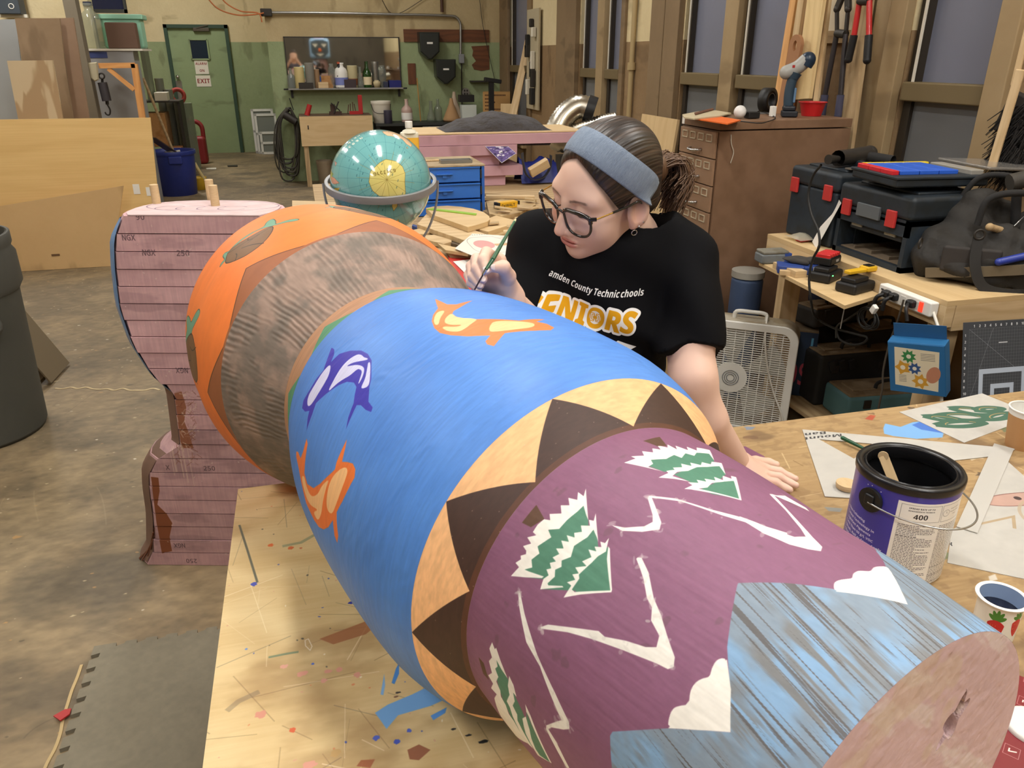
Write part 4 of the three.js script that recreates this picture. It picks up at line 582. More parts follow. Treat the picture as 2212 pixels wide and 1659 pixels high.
// right hand with the brush
const wrR = at(1096, 648, 1.262), elR = at(1162, 730, 1.47);
const palmR = [at(1078, 562, 1.232), at(1056, 573, 1.238), at(1040, 588, 1.24), at(1032, 606, 1.24)];
const fingersR = [
chain([palmR[0], at(1051, 546, 1.196), at(1044, 562, 1.174), at(1051, 583, 1.166)], [0.0095, 0.0092, 0.0085, 0.0072]),
chain([palmR[1], at(1030, 560, 1.202), at(1030, 580, 1.18), at(1043, 603, 1.17)], [0.0095, 0.0092, 0.0085, 0.0072]),
chain([palmR[2], at(1019, 575, 1.208), at(1021, 596, 1.186), at(1037, 616, 1.176)], [0.009, 0.0088, 0.008, 0.0068]),
chain([palmR[3], at(1013, 594, 1.214), at(1018, 610, 1.196), at(1033, 627, 1.186)], [0.0085, 0.008, 0.0072, 0.006]),
chain([at(1094, 628, 1.24), at(1097, 597, 1.205), at(1087, 577, 1.178), at(1066, 577, 1.168)], [0.017, 0.0125, 0.0105, 0.0082]),
];
const handR = handMesh([...palmR.map((m) => [A3(wrR), A3(m), 0.023, 0.012]), [A3(wrR), A3(at(1088, 610, 1.225)), 0.023, 0.02], [A3(at(1070, 592, 1.222)), A3(at(1056, 605, 1.225)), 0.014, 0.013]], fingersR);
const foreR = limb([[A3(wrR), A3(elR), 0.025, 0.04], [A3(elR), A3(shR), 0.043, 0.05]], 0.006, 0.02);
// left arm propped on the table
const TT = TAB + 0.004, wrL = onY(1596, 1003, TT + 0.032), elL = at(1497, 815, 1.44);
const knL = [onY(1652, 1012, TT + 0.02), onY(1650, 1024, TT + 0.02), onY(1644, 1034, TT + 0.018), onY(1634, 1042, TT + 0.016)];
const tipsL = [[onY(1684, 1018, TT + 0.016), onY(1706, 1030, TT + 0.008), onY(1718, 1034, TT + 0.0075)], [onY(1684, 1030, TT + 0.016), onY(1706, 1043, TT + 0.008), onY(1719, 1048, TT + 0.0075)], [onY(1676, 1042, TT + 0.015), onY(1696, 1054, TT + 0.008), onY(1706, 1058, TT + 0.0075)], [onY(1662, 1052, TT + 0.013), onY(1676, 1062, TT + 0.008), onY(1684, 1066, TT + 0.0075)]];
const handL = handMesh([...knL.map((m) => [A3(wrL), A3(m), 0.023, 0.0115])], [...tipsL.map((t, i) => chain([knL[i], ...t], [0.0095, 0.0088, 0.008, 0.007])), chain([wrL, onY(1632, 998, TT + 0.018), onY(1660, 1000, TT + 0.01), onY(1676, 1004, TT + 0.008)], [0.018, 0.013, 0.0105, 0.0085])]);
const armL = limb([[A3(wrL), A3(at(1530, 905, 1.475)), 0.0255, 0.033], [A3(at(1530, 905, 1.475)), A3(elL), 0.033, 0.041], [A3(elL), A3(at(1488, 720, 1.46)), 0.042, 0.047], [A3(at(1488, 720, 1.46)), A3(shL), 0.047, 0.05]], 0.006, 0.02);
const skinBump = bumpTex(256, 256, (u, v) => fbm(u * 40, v * 40, 3, 40));
const skinM = new THREE.MeshPhysicalMaterial({ color: 0xffffff, vertexColors: true, roughness: 0.52, side: THREE.DoubleSide, sheen: 0.15, sheenColor: new THREE.Color(1, 0.8, 0.7), sheenRoughness: 0.5 });
part(person, 'body', mergeGeometries([headG, handR, foreR, handL, armL].map((g) => { g.clearGroups(); return g; })), skinM);
const hl = (n) => V(...n).applyMatrix4(HM);                       // head-local point to world
const addHead = (name, geo, m, label) => { const g = J(geo); g.applyMatrix4(HM); return part(person, name, g, m, label); };
// lashes
{
const onFace = (x, y, off) => { let z = 0.14; for (let i = 0; i < 60; i++) { const d = headSDF(x, y, z); if (d < 0.0002) break; z -= d * 0.8; } return [x, y, z + off]; };
for (const s of [-1, 1]) {
const lash = TU([0.0185, 0.023, 0.029, 0.035, 0.041, 0.0455].map((x, i) => onFace(s * x, [0.0215, 0.0185, 0.0165, 0.0162, 0.0175, 0.0208][i], 0.0004)), 0.00095, { n: 24, m: 5 });
addHead('eyelashes', lash, mat([34, 26, 24], 0.8));
}
}
// hair: swept back to a low ponytail under the band
const hairBase = (x, y, z) => ell(x, y, z, [0, 0.05, -0.018], [0.0815, 0.094, 0.1035]);
const hairSDF = (x, y, z) => {
let d = smin(hairBase(x, y, z), ell(x, y, z, [0, -0.01, -0.055], [0.066, 0.05, 0.05]), 0.03);
const line = hairLine(x, y, z);
d = smax(d, line, 0.012);
d = smax(d, -ell(Math.abs(x), y, z, [0.086, -0.004, 0.0], [0.03, 0.037, 0.027]), 0.006);
d = smax(d, -(y + 0.055 + 0.2 * z), 0.02);
return d;
};
const hairT = colTex(1024, 256, (u, v) => { const a = fbm(u * 180 + fbm(u * 20, v * 3, 2, 20, 3) * 6, v * 2, 3, 180, 2), b = fbm(u * 30, v * 2, 3, 30, 2); return mixc([34, 25, 20], [76, 56, 43], sstep(0.42, 0.85, a * 0.75 + b * 0.3)); });
const hairB = bumpTex(1024, 64, (u, v) => fbm(u * 240, v * 2, 2, 240, 2));
const hairM = tmat(hairT, 0.42, { bumpMap: hairB, bumpScale: 0.0014 });
const hairUV = (g, c = [0, -0.01, 0]) => { const p = g.attributes.position, u = g.attributes.uv; for (let i = 0; i < p.count; i++) { const x = p.getX(i) - c[0], y = p.getY(i) - c[1], z = p.getZ(i); u.setXY(i, Math.atan2(x, y) / Math.PI * 0.5 + 0.5, z * 4 + 0.5); } return g; };
{
const g = hairUV(nets(hairSDF, [-0.1, -0.09, -0.14], [0.1, 0.16, 0.11], 0.0032));
addHead('hair', g, hairM, 'dark brown hair pulled back');
// ponytail: a knot and many locks that fan out
const tail = []; reseed(12);
const root = [0.006, 0.008, -0.122];
tail.push(hairUV(nets((x, y, z) => ell(x, y, z, [0.004, 0.008, -0.128], [0.024, 0.028, 0.024]), [-0.04, -0.04, -0.17], [0.05, 0.06, -0.09], 0.004).toNonIndexed(), [0.004, 0.008, 0]));
for (let i = 0; i < 340; i++) { const a = rr(0, 6.28), q = rr(0.002, 0.018), dx = rr(-0.05, 0.055), dy = rr(-0.1, -0.012), dz = rr(-0.052, -0.012); tail.push(TU([[root[0] + Math.cos(a) * q * 0.6, root[1] + Math.sin(a) * q, root[2]], [root[0] + Math.cos(a) * q + dx * 0.45, root[1] + 0.02 + dy * 0.15, root[2] - 0.032 + dz * 0.35], [root[0] + dx * 0.9, root[1] + dy * 0.6, root[2] - 0.018 + dz * 0.95], [root[0] + dx, root[1] + dy, root[2] + dz * 0.6]], rr(0.0006, 0.0017), { n: 8, m: 4 })); }
const tg = J(tail.map((t) => clean(t))); { const u = tg.attributes.uv; for (let i = 0; i < u.count; i++) u.setXY(i, u.getX(i) * 0.13 + (i >> 9) * 0.037, u.getY(i)); }
addHead('ponytail', tg, tmat(woodTex([112, 82, 58], [62, 44, 32], { seed: 2, rings: 20 }), 0.5), 'short brown ponytail');
}
// headband: a band of jersey lying on the hair
{
const c = V(0, 0.024, -0.042);   // band plane: through c, spanned by x and `up`; width runs along `fw2`
const upd = V(0, 0.8, 0.6), fw2 = V(0, -0.6, 0.8);
const pt = (a, w, off) => { const d = V(Math.sin(a), 0, 0).addScaledVector(upd, Math.cos(a)), o = c.clone().addScaledVector(fw2, w); let t = 0.2; for (let i = 0; i < 80; i++) { const p = o.clone().addScaledVector(d, t), s = Math.min(hairBase(p.x, p.y, p.z), ell(p.x, p.y, p.z, [0, -0.01, -0.055], [0.068, 0.052, 0.052]), headSDF(p.x, p.y, p.z)); if (s < off) break; t -= Math.max(0.0006, (s - off) * 0.7); } return o.addScaledVector(d, t); };
const prof = [[-0.026, 0.0005], [-0.025, 0.0025], [-0.012, 0.0036], [0.012, 0.0036], [0.024, 0.0028], [0.026, 0.0004]];
const rng = [-1.72, 1.72], g = grid(90, prof.length - 1, (u, v) => { const q = prof[Math.round(v * (prof.length - 1))], a = rng[0] + (rng[1] - rng[0]) * u, nar = 1 - 0.28 * sstep(1.3, 2.2, Math.abs(a)); return pt(a, q[0] * nar + 0.0025 * Math.sin(a * 3), q[1] + 0.0012 * fbm(u * 30, q[0] * 200, 2)); });
{ const u = g.attributes.uv; for (let i = 0; i < u.count; i++) u.setXY(i, u.getX(i) * 6, u.getY(i)); }
const jt = colTex(512, 128, (u, v) => { const n = fbm(u * 120, v * 40, 3, 120, 40), m = fbm(u * 30, v * 6, 3, 30, 6); return mixc([146, 160, 178], [108, 122, 142], n * 0.6 + m * 0.5); });
addHead('headband', g, tmat(jt, 0.9, { bumpMap: bumpTex(256, 64, (u, v) => fbm(u * 90, v * 30, 2, 90, 30)), bumpScale: 0.0008 }), 'wide grey blue jersey headband');
}
// glasses: black front, thin temples
{
const black = mat([18, 17, 18], 0.18, { clearcoat: 0.6 }), fz = (x) => 0.104 - x * x * 2.2, gl = [], lensO = [[0.0095, 0.031], [0.016, 0.0365], [0.033, 0.0385], [0.055, 0.0375], [0.067, 0.033], [0.068, 0.024], [0.065, 0.006], [0.056, -0.0055], [0.04, -0.011], [0.024, -0.009], [0.0135, 0.0], [0.0098, 0.016]];
const tilt = (p) => V(p[0], p[1] - 0.004, p[2] - (p[1] - 0.02) * -0.08);
for (const s of [-1, 1]) {
const loop = lensO.map(([x, y]) => tilt([s * x, y, fz(x)])), cur = new THREE.CatmullRomCurve3(loop, true);
const rim = clean(new THREE.TubeGeometry(cur, 72, 0.0025, 6, true)); gl.push(rim);
const brow = TU(loop.slice(0, 6), 0.004, { n: 30, m: 6 }); gl.push(brow); gl.push(bar(loop[4].clone().add(V(s * 0.001, 0, 0)), V(s * 0.0745, 0.028, 0.086), 0.0036));
const pts = cur.getPoints(48), mid = V(); pts.forEach((p) => mid.addScaledVector(p, 1 / pts.length)); const lg = grid(48, 4, (u, v) => mid.clone().lerp(cur.getPoint(u % 1), v).add(V(0, 0, 0.0012 * (1 - v * v))));
addHead('lens', lg, mat([250, 250, 255], 0.03, { transmission: 1, thickness: 0, ior: 1.3 }));
addHead('temple', [bar([s * 0.0745, 0.028, 0.086], [s * 0.079, 0.027, 0.052], 0.0013)], M.brass, 'slim metal temple'); addHead('temple_tip', [TU([[s * 0.079, 0.027, 0.052], [s * 0.083, 0.026, 0.02], [s * 0.084, 0.024, -0.006], [s * 0.082, 0.004, -0.024]], 0.0022, { n: 20 })], black, 'black temple tip');
}
gl.push(TU([tilt([-0.0095, 0.027, fz(0.009)]), tilt([0, 0.0315, 0.106]), tilt([0.0095, 0.027, fz(0.009)])], 0.0024, { n: 12 }));
addHead('glasses_frame', gl, black, 'black plastic glasses front');
addHead('earring', [TO(0.0052, 0.0008, 0.0805, -0.0365, 0.004, { ry: 1.2 })], M.chrome, 'small hoop earring'); addHead('earring', SP(0.0022, 0.083, -0.027, -0.006), M.chrome, 'small stud earring'); addHead('earring', SP(0.002, 0.086, -0.02, -0.014), M.chrome, 'small stud earring');
}
// painted fingernails with dried white paint
{ const nail = (p, q, r) => SP(r, p.x, p.y, p.z, { sc: [1, 1, 1], n: 10, m: 8 }); const ng = []; const tipsAll = fingersR.map((c) => c.at(-1)); for (const [a, b] of tipsAll) { const p = V(...b), dir = V(...b).sub(V(...a)).normalize(), n = EYEV.clone().sub(p).addScaledVector(dir, -EYEV.clone().sub(p).dot(dir)).normalize(); const g = SP(0.0052, 0, 0, 0, { sc: [1, 1.35, 0.4], n: 12, m: 8 }); g.applyMatrix4(new THREE.Matrix4().makeBasis(V().crossVectors(dir, n), dir, n)); const c = p.clone().addScaledVector(n, 0.0056).addScaledVector(dir, 0.0022); g.translate(c.x, c.y, c.z); ng.push(g); } part(person, 'fingernails', ng, mat([236, 214, 206], 0.25), 'pale fingernails with dried paint'); }
// black T-shirt
{
const bx = shL.clone().sub(shR).normalize(), by = neckB.clone().sub(hips).normalize(), bz = V().crossVectors(bx, by).normalize(); bx.crossVectors(by, bz).normalize();
const R = new THREE.Matrix4().makeBasis(bx, by, bz).setPosition(chest), RI = R.clone().invert(), L = (p) => A3(p.clone().applyMatrix4(RI));
const nk = L(neckB), sl = L(shL), sr = L(shR), ws = L(waist), hp = L(hips), hemL = L(at(1490, 765, 1.46)), hemR = L(at(1150, 668, 1.5)), elb = L(elR);
const hemLd = V(...hemL).sub(V(...sl)).normalize(), bigL = V(...sl);
const shirt = (x, y, z) => {
let d = ell(x, y, z, [(sl[0] + sr[0]) / 2 * 0.8, 0.03, -0.005], [0.162, 0.19, 0.112]);
d = smin(d, ell(x, y, z, [(sl[0] + sr[0]) / 2 * 0.7, -0.03, 0.045], [0.125, 0.09, 0.075]), 0.05);
d = smin(d, cone(x, y, z, sl, sr, 0.066, 0.066), 0.06);
d = smin(d, cone(x, y, z, nk, [(sl[0] + nk[0]) / 2, (sl[1] + nk[1]) / 2 + 0.012, (sl[2] + nk[2]) / 2], 0.058, 0.058), 0.05); d = smin(d, cone(x, y, z, nk, [(sr[0] + nk[0]) / 2, (sr[1] + nk[1]) / 2 + 0.012, (sr[2] + nk[2]) / 2], 0.058, 0.058), 0.05);
d = smin(d, ell(x, y, z, ws, [0.145, 0.18, 0.105]), 0.07); d = smin(d, ell(x, y, z, [hp[0], hp[1] + 0.02, hp[2]], [0.165, 0.12, 0.115]), 0.06);
const arm = Math.max(cone(x, y, z, sl, hemL, 0.062, 0.068), ((x - hemL[0]) * hemLd.x + (y - hemL[1]) * hemLd.y + (z - hemL[2]) * hemLd.z)); d = smin(d, arm, 0.018);
d = smin(d, cone(x, y, z, sr, hemR, 0.064, 0.066), 0.03);
d += 0.0065 * Math.sin(x * 34 + y * 20 + 3 * Math.sin(y * 17)) * sstep(-0.2, 0.1, z) + 0.003 * Math.sin(y * 60 + x * 25);
d = Math.max(d, -(y - hp[1] + 0.14));
d = smax(d, -cone(x, y, z, nk, [nk[0] * 1.1, nk[1] + 0.2, nk[2] + 0.06], 0.056, 0.09), 0.006);
return d;
};
const g0 = nets(shirt, [-0.34, hp[1] - 0.17, -0.24], [0.34, 0.36, 0.3], 0.0075), g = g0.toNonIndexed();
// print: laid on the chest in the shirt's own frame
const pa = L(at(1150, 690, 1.43)), pb = L(at(1392, 690, 1.4)), pw = (pb[0] - pa[0]) * 1.12, pc = L(at(1270, 690, 1.45));
const print = canTex(1024, 640, (q, w, h) => {
q.fillStyle = '#0b0b0e'; q.fillRect(0, 0, w, h); q.save(); q.beginPath(); q.rect(12, 10, w - 24, h - 20); q.clip();
q.fillStyle = '#f0efec'; q.font = 'bold 78px sans-serif'; q.textAlign = 'left';
const arc = (s, x0, x1) => { let tw = 0; for (const ch of s) tw += q.measureText(ch).width; const k = (x1 - x0) / tw; let x = x0; for (const ch of s) { const cw = q.measureText(ch).width * k, m = (x + cw / 2) / w; q.save(); q.translate(x, 92 + 58 * Math.sin(m * 3.0)); q.rotate(0.16 * Math.cos(m * 3.0)); q.transform(1, 0, -0.12, 1, 0, 0); q.scale(k, 1); q.fillText(ch, 0, 0); q.restore(); x += cw; } };
arc('amden County Technic', 14, 660); arc('chools', 668, 850);
q.font = 'bold 250px sans-serif'; const word = 'SENIORS'; let x = -95; q.lineJoin = 'round';
const pos = []; for (const ch of word) { const cw = q.measureText(ch).width * 0.9; pos.push([ch, x, 400 + 30 * Math.sin((x + cw / 2) / w * 3)]); x += cw - 2; }
const dr = (fn) => { for (const [ch, px, py] of pos) { q.save(); q.translate(px, py); q.transform(0.9, 0.1, -0.1, 1, 0, 0); fn(ch); q.restore(); } };
q.strokeStyle = '#f0efec'; q.lineWidth = 58; dr((ch) => q.strokeText(ch, 0, 0)); q.fillStyle = '#e0a21f'; q.strokeStyle = '#e0a21f'; q.lineWidth = 12; dr((ch) => { q.strokeText(ch, 0, 0); q.fillText(ch, 0, 0); });
const o = pos[4]; q.save(); q.translate(o[1] + 88, o[2] - 82); q.fillStyle = '#f0efec'; q.beginPath(); q.ellipse(0, 0, 52, 62, 0, 0, 7); q.fill(); q.strokeStyle = '#e0a21f'; q.lineWidth = 7; for (const r of [14, 28, 42]) { q.beginPath(); q.roundRect(-r * 1.05, -r * 0.9, r * 0.85, r * 1.8, 8); q.roundRect(r * 0.2, -r * 0.9, r * 0.85, r * 1.8, 8); q.stroke(); } q.restore();
q.fillStyle = '#e6e6e4'; q.beginPath(); q.moveTo(600, 610); q.lineTo(720, 520); q.lineTo(880, 560); q.lineTo(800, 625); q.closePath(); q.fill(); q.strokeStyle = '#17171b'; q.lineWidth = 8; q.beginPath(); q.moveTo(700, 600); q.lineTo(800, 575); q.lineTo(760, 630); q.stroke();
q.restore();
}); print.wrapS = print.wrapT = THREE.ClampToEdgeWrapping;
const p = g.attributes.position, n = g.attributes.normal, u = g.attributes.uv, ph = pw * 640 / 1024, ytop = pc[1] + 0.5 * ph + 0.012;
for (let i = 0; i < p.count; i += 3) { const front = (n.getZ(i) + n.getZ(i + 1) + n.getZ(i + 2)) > 0.4; for (let k = 0; k < 3; k++) { const x = p.getX(i + k), y = p.getY(i + k); u.setXY(i + k, front ? (x - pa[0]) / pw : 0, front ? 1 - (ytop - y) / ph : 0); } }
g.applyMatrix4(R); part(person, 't_shirt', g, tmat(print, 0.85, { sheen: 0, specularIntensity: 0.25 }), 'black T-shirt with yellow and white print');
// trousers and shoes behind the tables
const kn = [V(hips.x - 0.1, 0.46, hips.z - 0.04), V(hips.x + 0.11, 0.46, hips.z - 0.06)], ft = [V(hips.x - 0.11, 0.08, hips.z - 0.1), V(hips.x + 0.13, 0.08, hips.z - 0.12)];
const legs = (x, y, z) => { let d = ell(x, y, z, A3(hips.clone().add(V(0, -0.04, 0))), [0.165, 0.12, 0.11]); kn.forEach((k, i) => { const s = A3(hips.clone().add(V(i ? 0.085 : -0.085, -0.06, 0))); d = smin(d, cone(x, y, z, s, A3(k), 0.088, 0.06), 0.03); d = smin(d, cone(x, y, z, A3(k), A3(ft[i]), 0.06, 0.045), 0.02); }); return d; };
part(person, 'trousers', nets(legs, [hips.x - 0.3, 0.03, hips.z - 0.3], [hips.x + 0.32, hips.y + 0.1, hips.z + 0.2], 0.014).toNonIndexed(), mat([46, 52, 68], 0.85), 'dark trousers');
for (const f of ft) part(person, 'shoe', SP(0.05, f.x, 0.042, f.z + 0.06, { sc: [0.9, 0.8, 2.4] }), M.blackMatte);
}
// the brush in the right hand
{
const tip = axPoint(0.729, -0.226).add(V(0, 0.001, 0)), f0 = at(1043, 594, 1.158), f1 = at(1050, 582, 1.157), gr = at(1064, 561, 1.163), end = at(1114, 474, 1.245);
const b = thing('paintbrush', 'fine paintbrush with a green handle held in the painting hand', 'paintbrush');
part(b, 'handle', [bar(f1, gr, 0.0026, { r2: 0.0036 }), bar(gr, end.clone().lerp(gr, 0.06), 0.0036, { r2: 0.0022 })], mat([38, 92, 62], 0.3, { clearcoat: 0.5 }), 'green lacquered handle');
part(b, 'handle_end', [bar(end.clone().lerp(gr, 0.06), end, 0.0022, { r2: 0.0012 })], mat([232, 220, 170], 0.4)); part(b, 'ferrule', bar(f0, f1, 0.0022, { r2: 0.0026 }), M.chrome); part(b, 'bristles', TU([f0, at(1036, 606, 1.159), at(1029, 619, 1.161), tip], 0.0013, { n: 14 }), mat([52, 30, 40], 0.6), 'dark bristles');
}
// things on the worktables
function slab(name, label, category, pts, yTop, thick, m, o = {}) {      // flat thing lying level: outline on the plane y = yTop, thickness downward
const w = pts.map(([x, y]) => onY(x, y, yTop)), c = w.reduce((a, p) => a.add(p), V()).multiplyScalar(1 / w.length);
let s = new THREE.Shape(w.map((p) => new THREE.Vector2(p.x - c.x, -(p.z - c.z)))); if (o.hole) s.holes.push(new THREE.Path(o.hole.map(([x, y]) => { const p = onY(x, y, yTop); return new THREE.Vector2(p.x - c.x, -(p.z - c.z)); })));
const g = EX(s, thick, { b: o.b ?? 0, long: o.long ?? 'x', rx: -Math.PI / 2, rawuv: o.rawuv }); g.translate(0, yTop - thick, 0);
if (o.uv) { const p = g.attributes.position, u = g.attributes.uv, bb = [1e9, -1e9, 1e9, -1e9]; for (let i = 0; i < p.count; i++) { bb[0] = Math.min(bb[0], p.getX(i)); bb[1] = Math.max(bb[1], p.getX(i)); bb[2] = Math.min(bb[2], p.getZ(i)); bb[3] = Math.max(bb[3], p.getZ(i)); } for (let i = 0; i < p.count; i++) u.setXY(i, (p.getX(i) - bb[0]) / (bb[1] - bb[0]), 1 - (p.getZ(i) - bb[2]) / (bb[3] - bb[2])); }
if (o.parent) { g.translate(c.x, 0, c.z); return part(o.parent, name, g, m, label); }
return solo(name, label, category, g, m, [c.x, 0, c.z], undefined, o.group);
}
const Zm = (ox, oy, sc, pts) => pts.map(([x, y]) => [ox + x / sc, oy + y / sc]);
// open paint can
{
const hC = 0.19, R = 0.082, c = onY(1968, 1004, TAB + hC), can = thing('paint_can', 'open blue plastic paint can with black rim and white printed label', 'paint can', [c.x, TAB, c.z], Math.atan2(-c.x, -c.z));
const wrap = canTex(2048, 768, (g, w, h) => {
const A = (deg) => (0.5 + deg / 360) * w; g.fillStyle = '#3b37a0'; g.fillRect(0, 0, w, h); g.fillStyle = '#2f2b86'; g.fillRect(0, 0, w, 12);
g.fillStyle = '#f2f0ea'; g.fillRect(A(-4), 55, A(150) - A(-4), h); g.strokeStyle = '#8a8a8a'; g.lineWidth = 3; g.strokeRect(A(0), 75, A(44) - A(0), 130); g.strokeRect(A(46), 75, A(110) - A(46), 130);
g.fillStyle = '#222'; g.textAlign = 'center'; g.font = 'bold 17px sans-serif'; g.fillText('SPREAD RATE UP TO', A(22), 106); g.font = 'bold 14px sans-serif'; g.fillText('RENDIMIENTO TEORICO', A(22), 126); g.font = 'bold 54px sans-serif'; g.fillText('400', A(22), 184);
g.beginPath(); g.arc(A(52), 140, 26, 0, 7); g.stroke(); g.beginPath(); g.moveTo(A(52), 140); g.lineTo(A(52), 122); g.moveTo(A(52), 140); g.lineTo(A(52) + 12, 140); g.stroke(); g.font = '13px sans-serif'; for (const [i, t] of ['Dries To Touch', 'Secado al Tacto', '1 hour'].entries()) g.fillText(t, A(66), 118 + i * 24);
reseed(2); g.textAlign = 'left'; for (const [a, b] of [[0, 42], [46, 96], [100, 146]]) for (let y = 235; y < h; y += 13) { g.fillStyle = 'rgba(60,60,64,.8)'; let x = A(a); const e = A(b) - (rnd() < 0.2 ? rr(40, 140) : rr(0, 20)); const bold = rnd() < 0.06; while (x < e) { const l = rr(6, 26); g.fillRect(x, y, Math.min(l, e - x), bold ? 8 : 5.5); x += l + 4; } }
g.fillStyle = '#dedcf4'; g.font = 'bold 27px sans-serif'; for (const [i, t] of ['• Non-Yellowing', '• Latest Technology in', '   Lightfast Pigments', '• Less Than 50 g/L VOC', '• Brush, Roll or Spray Apply', '• Perfect For Color', '   Intensive Washes'].entries()) { g.save(); g.translate(A(-72), 330 + i * 40); g.rotate(0.06); g.fillText(t, 0, 0); g.restore(); }
g.fillStyle = '#5a2f1c'; g.beginPath(); g.ellipse(A(-28), 720, 110, 100, 0, 0, 7); g.fill(); g.fillStyle = '#e08a2c'; g.beginPath(); g.ellipse(A(-22), 730, 84, 88, 0.3, 0, 7); g.fill(); g.strokeStyle = '#4a2616'; g.lineWidth = 12; for (const x of [-34, -25, -16]) { g.beginPath(); g.moveTo(A(x), 668); g.quadraticCurveTo(A(x + 5), 710, A(x), 750); g.stroke(); }
g.fillStyle = '#fff'; for (const [x, y] of [[-42, 40], [-36, 30], [-33, 52], [-24, 44]]) { g.beginPath(); g.arc(A(x), y, 4, 0, 7); g.fill(); }
g.fillStyle = 'rgba(30,26,90,.5)'; for (const a of [-95, -120, -160]) g.fillRect(A(a), 60, 30, h);
});
const body = LA([[0, 0.004], [R - 0.006, 0.004], [R - 0.003, 0.0], [R, 0.006], [R, hC - 0.014]], 64, { ry: Math.PI }); { const p = body.attributes.position, u = body.attributes.uv; for (let i = 0; i < u.count; i++) u.setY(i, clamp(p.getY(i) / (hC - 0.014))); }
part(can, 'body', body, tmat(wrap, 0.32, { clearcoat: 0.3 }), 'blue wrap with white label');
part(can, 'rim', [LA([[R - 0.001, hC - 0.016], [R + 0.0022, hC - 0.014], [R + 0.0026, hC - 0.004], [R, hC], [R - 0.008, hC - 0.001], [R - 0.0085, hC - 0.006], [R - 0.0115, hC - 0.006], [R - 0.012, hC - 0.001], [R - 0.0145, hC - 0.002], [R - 0.015, hC - 0.02], [R - 0.005, hC - 0.03]], 64)], mat([26, 26, 28], 0.3), 'black plastic rim');
part(can, 'inner_wall', LA([[R - 0.005, hC - 0.03], [R - 0.005, 0.06]], 64), mat([26, 26, 28], 0.3)); part(can, 'paint', CY(R - 0.005, R - 0.005, 0.056, 0, 0.034, 0, { n: 48 }), mat([14, 13, 14], 0.08), 'black paint inside');
const ea = -0.58; for (const s of [1, -1]) { const a = s > 0 ? ea : ea + Math.PI; part(can, 'ear', [CY(0.021, 0.021, 0.006, 0, 0, 0, { n: 24, rx: Math.PI / 2, ry: a, p: 0 }).translate(Math.sin(a) * (R + 0.002), 0.145, Math.cos(a) * (R + 0.002)), B(0.017, 0.02, 0.006, 0, 0, 0, { r: 0.003, ry: a }).translate(Math.sin(a) * (R + 0.006), 0.146, Math.cos(a) * (R + 0.006))], M.black, 'black bail ear'); }
const e1 = [Math.sin(ea) * (R + 0.008), 0.142, Math.cos(ea) * (R + 0.008)], e2 = [-e1[0], 0.142, -e1[2]], bail = []; for (let i = 0; i <= 16; i++) { const t = i / 16, a = Math.PI * t, m = [Math.cos(ea), -Math.sin(ea)], rad = R + 0.034; bail.push([e1[0] * Math.cos(a) + m[0] * rad * Math.sin(a), 0.142 - 0.006 * Math.sin(a), e1[2] * Math.cos(a) + m[1] * rad * Math.sin(a)]); }
part(can, 'wire_handle', TU(bail, 0.0016, { n: 60 }), M.steel, 'bent wire handle');
const st = thing('stirring_stick', 'flat wooden craft stick standing in the open paint can', 'stick', [0, 0, 0]), a = onY(1908, 985, TAB + 0.185), b = V(c.x + 0.012, TAB + 0.085, c.z + 0.01);
part(st, 'stick', strip(b, a, 0.017, 0.0018, { side: RGT }), M.pine); part(st, 'rounded_end', CY(0.0085, 0.0085, 0.0018, 0, 0, 0, { rx: Math.PI / 2, n: 18 }).applyMatrix4(new THREE.Matrix4().makeRotationY(Math.atan2(-c.x, -c.z))).translate(a.x, a.y, a.z), M.pine);
}
// yoghurt pot with paint
{
const c = onY(2166, 1287, TAB + 0.072), R = 0.0345, p = thing('yoghurt_pot', 'white yoghurt pot with strawberry print holding dark paint', 'pot', [c.x, TAB, c.z], Math.atan2(-c.x, -c.z));
const t = canTex(1024, 256, (g, w, h) => { g.fillStyle = '#eceae0'; g.fillRect(0, 0, w, h); const A = (d) => (0.5 + d / 360) * w; const berry = (x, y, s) => { g.fillStyle = '#4c8a34'; for (const k of [-1.2, -0.6, 0, 0.6, 1.2]) { g.save(); g.translate(x, y - s * 0.7); g.rotate(k); g.beginPath(); g.ellipse(0, -s * 0.35, s * 0.16, s * 0.42, 0, 0, 7); g.fill(); g.restore(); } g.fillStyle = '#c8262a'; g.beginPath(); g.moveTo(x - s * 0.7, y - s * 0.4); g.quadraticCurveTo(x, y - s, x + s * 0.7, y - s * 0.4); g.quadraticCurveTo(x + s * 0.6, y + s * 0.6, x, y + s); g.quadraticCurveTo(x - s * 0.6, y + s * 0.6, x - s * 0.7, y - s * 0.4); g.fill(); g.fillStyle = '#f0c070'; for (let i = 0; i < 14; i++) g.fillRect(x + Math.sin(i * 2.4) * s * 0.45, y - s * 0.3 + (i % 5) * s * 0.22, 3, 4); }; berry(A(4), 150, 88); berry(A(62), 120, 70); berry(A(-150), 150, 80); g.fillStyle = '#a03a66'; g.fillRect(0, 244, w, 12); });
const body = LA([[0, 0.001], [0.0285, 0.001], [0.029, 0.004], [0.0305, 0.064], [0.0315, 0.069]], 48, { ry: Math.PI }); { const q = body.attributes.position, u = body.attributes.uv; for (let i = 0; i < u.count; i++) u.setY(i, q.getY(i) / 0.07); } part(p, 'cup', body, tmat(t, 0.35));
part(p, 'rim', LA([[0.0305, 0.068], [0.036, 0.0695], [0.0365, 0.071], [0.036, 0.0722], [0.0305, 0.0715]], 48), M.white); part(p, 'inner_wall', LA([[0.0305, 0.0715], [0.0285, 0.03]], 48), mat([150, 172, 205], 0.3), 'inside stained pale blue'); part(p, 'paint', CY(0.029, 0.029, 0.003, 0, 0.046, 0, { n: 36 }), mat([22, 26, 44], 0.06), 'dark blue paint');
}
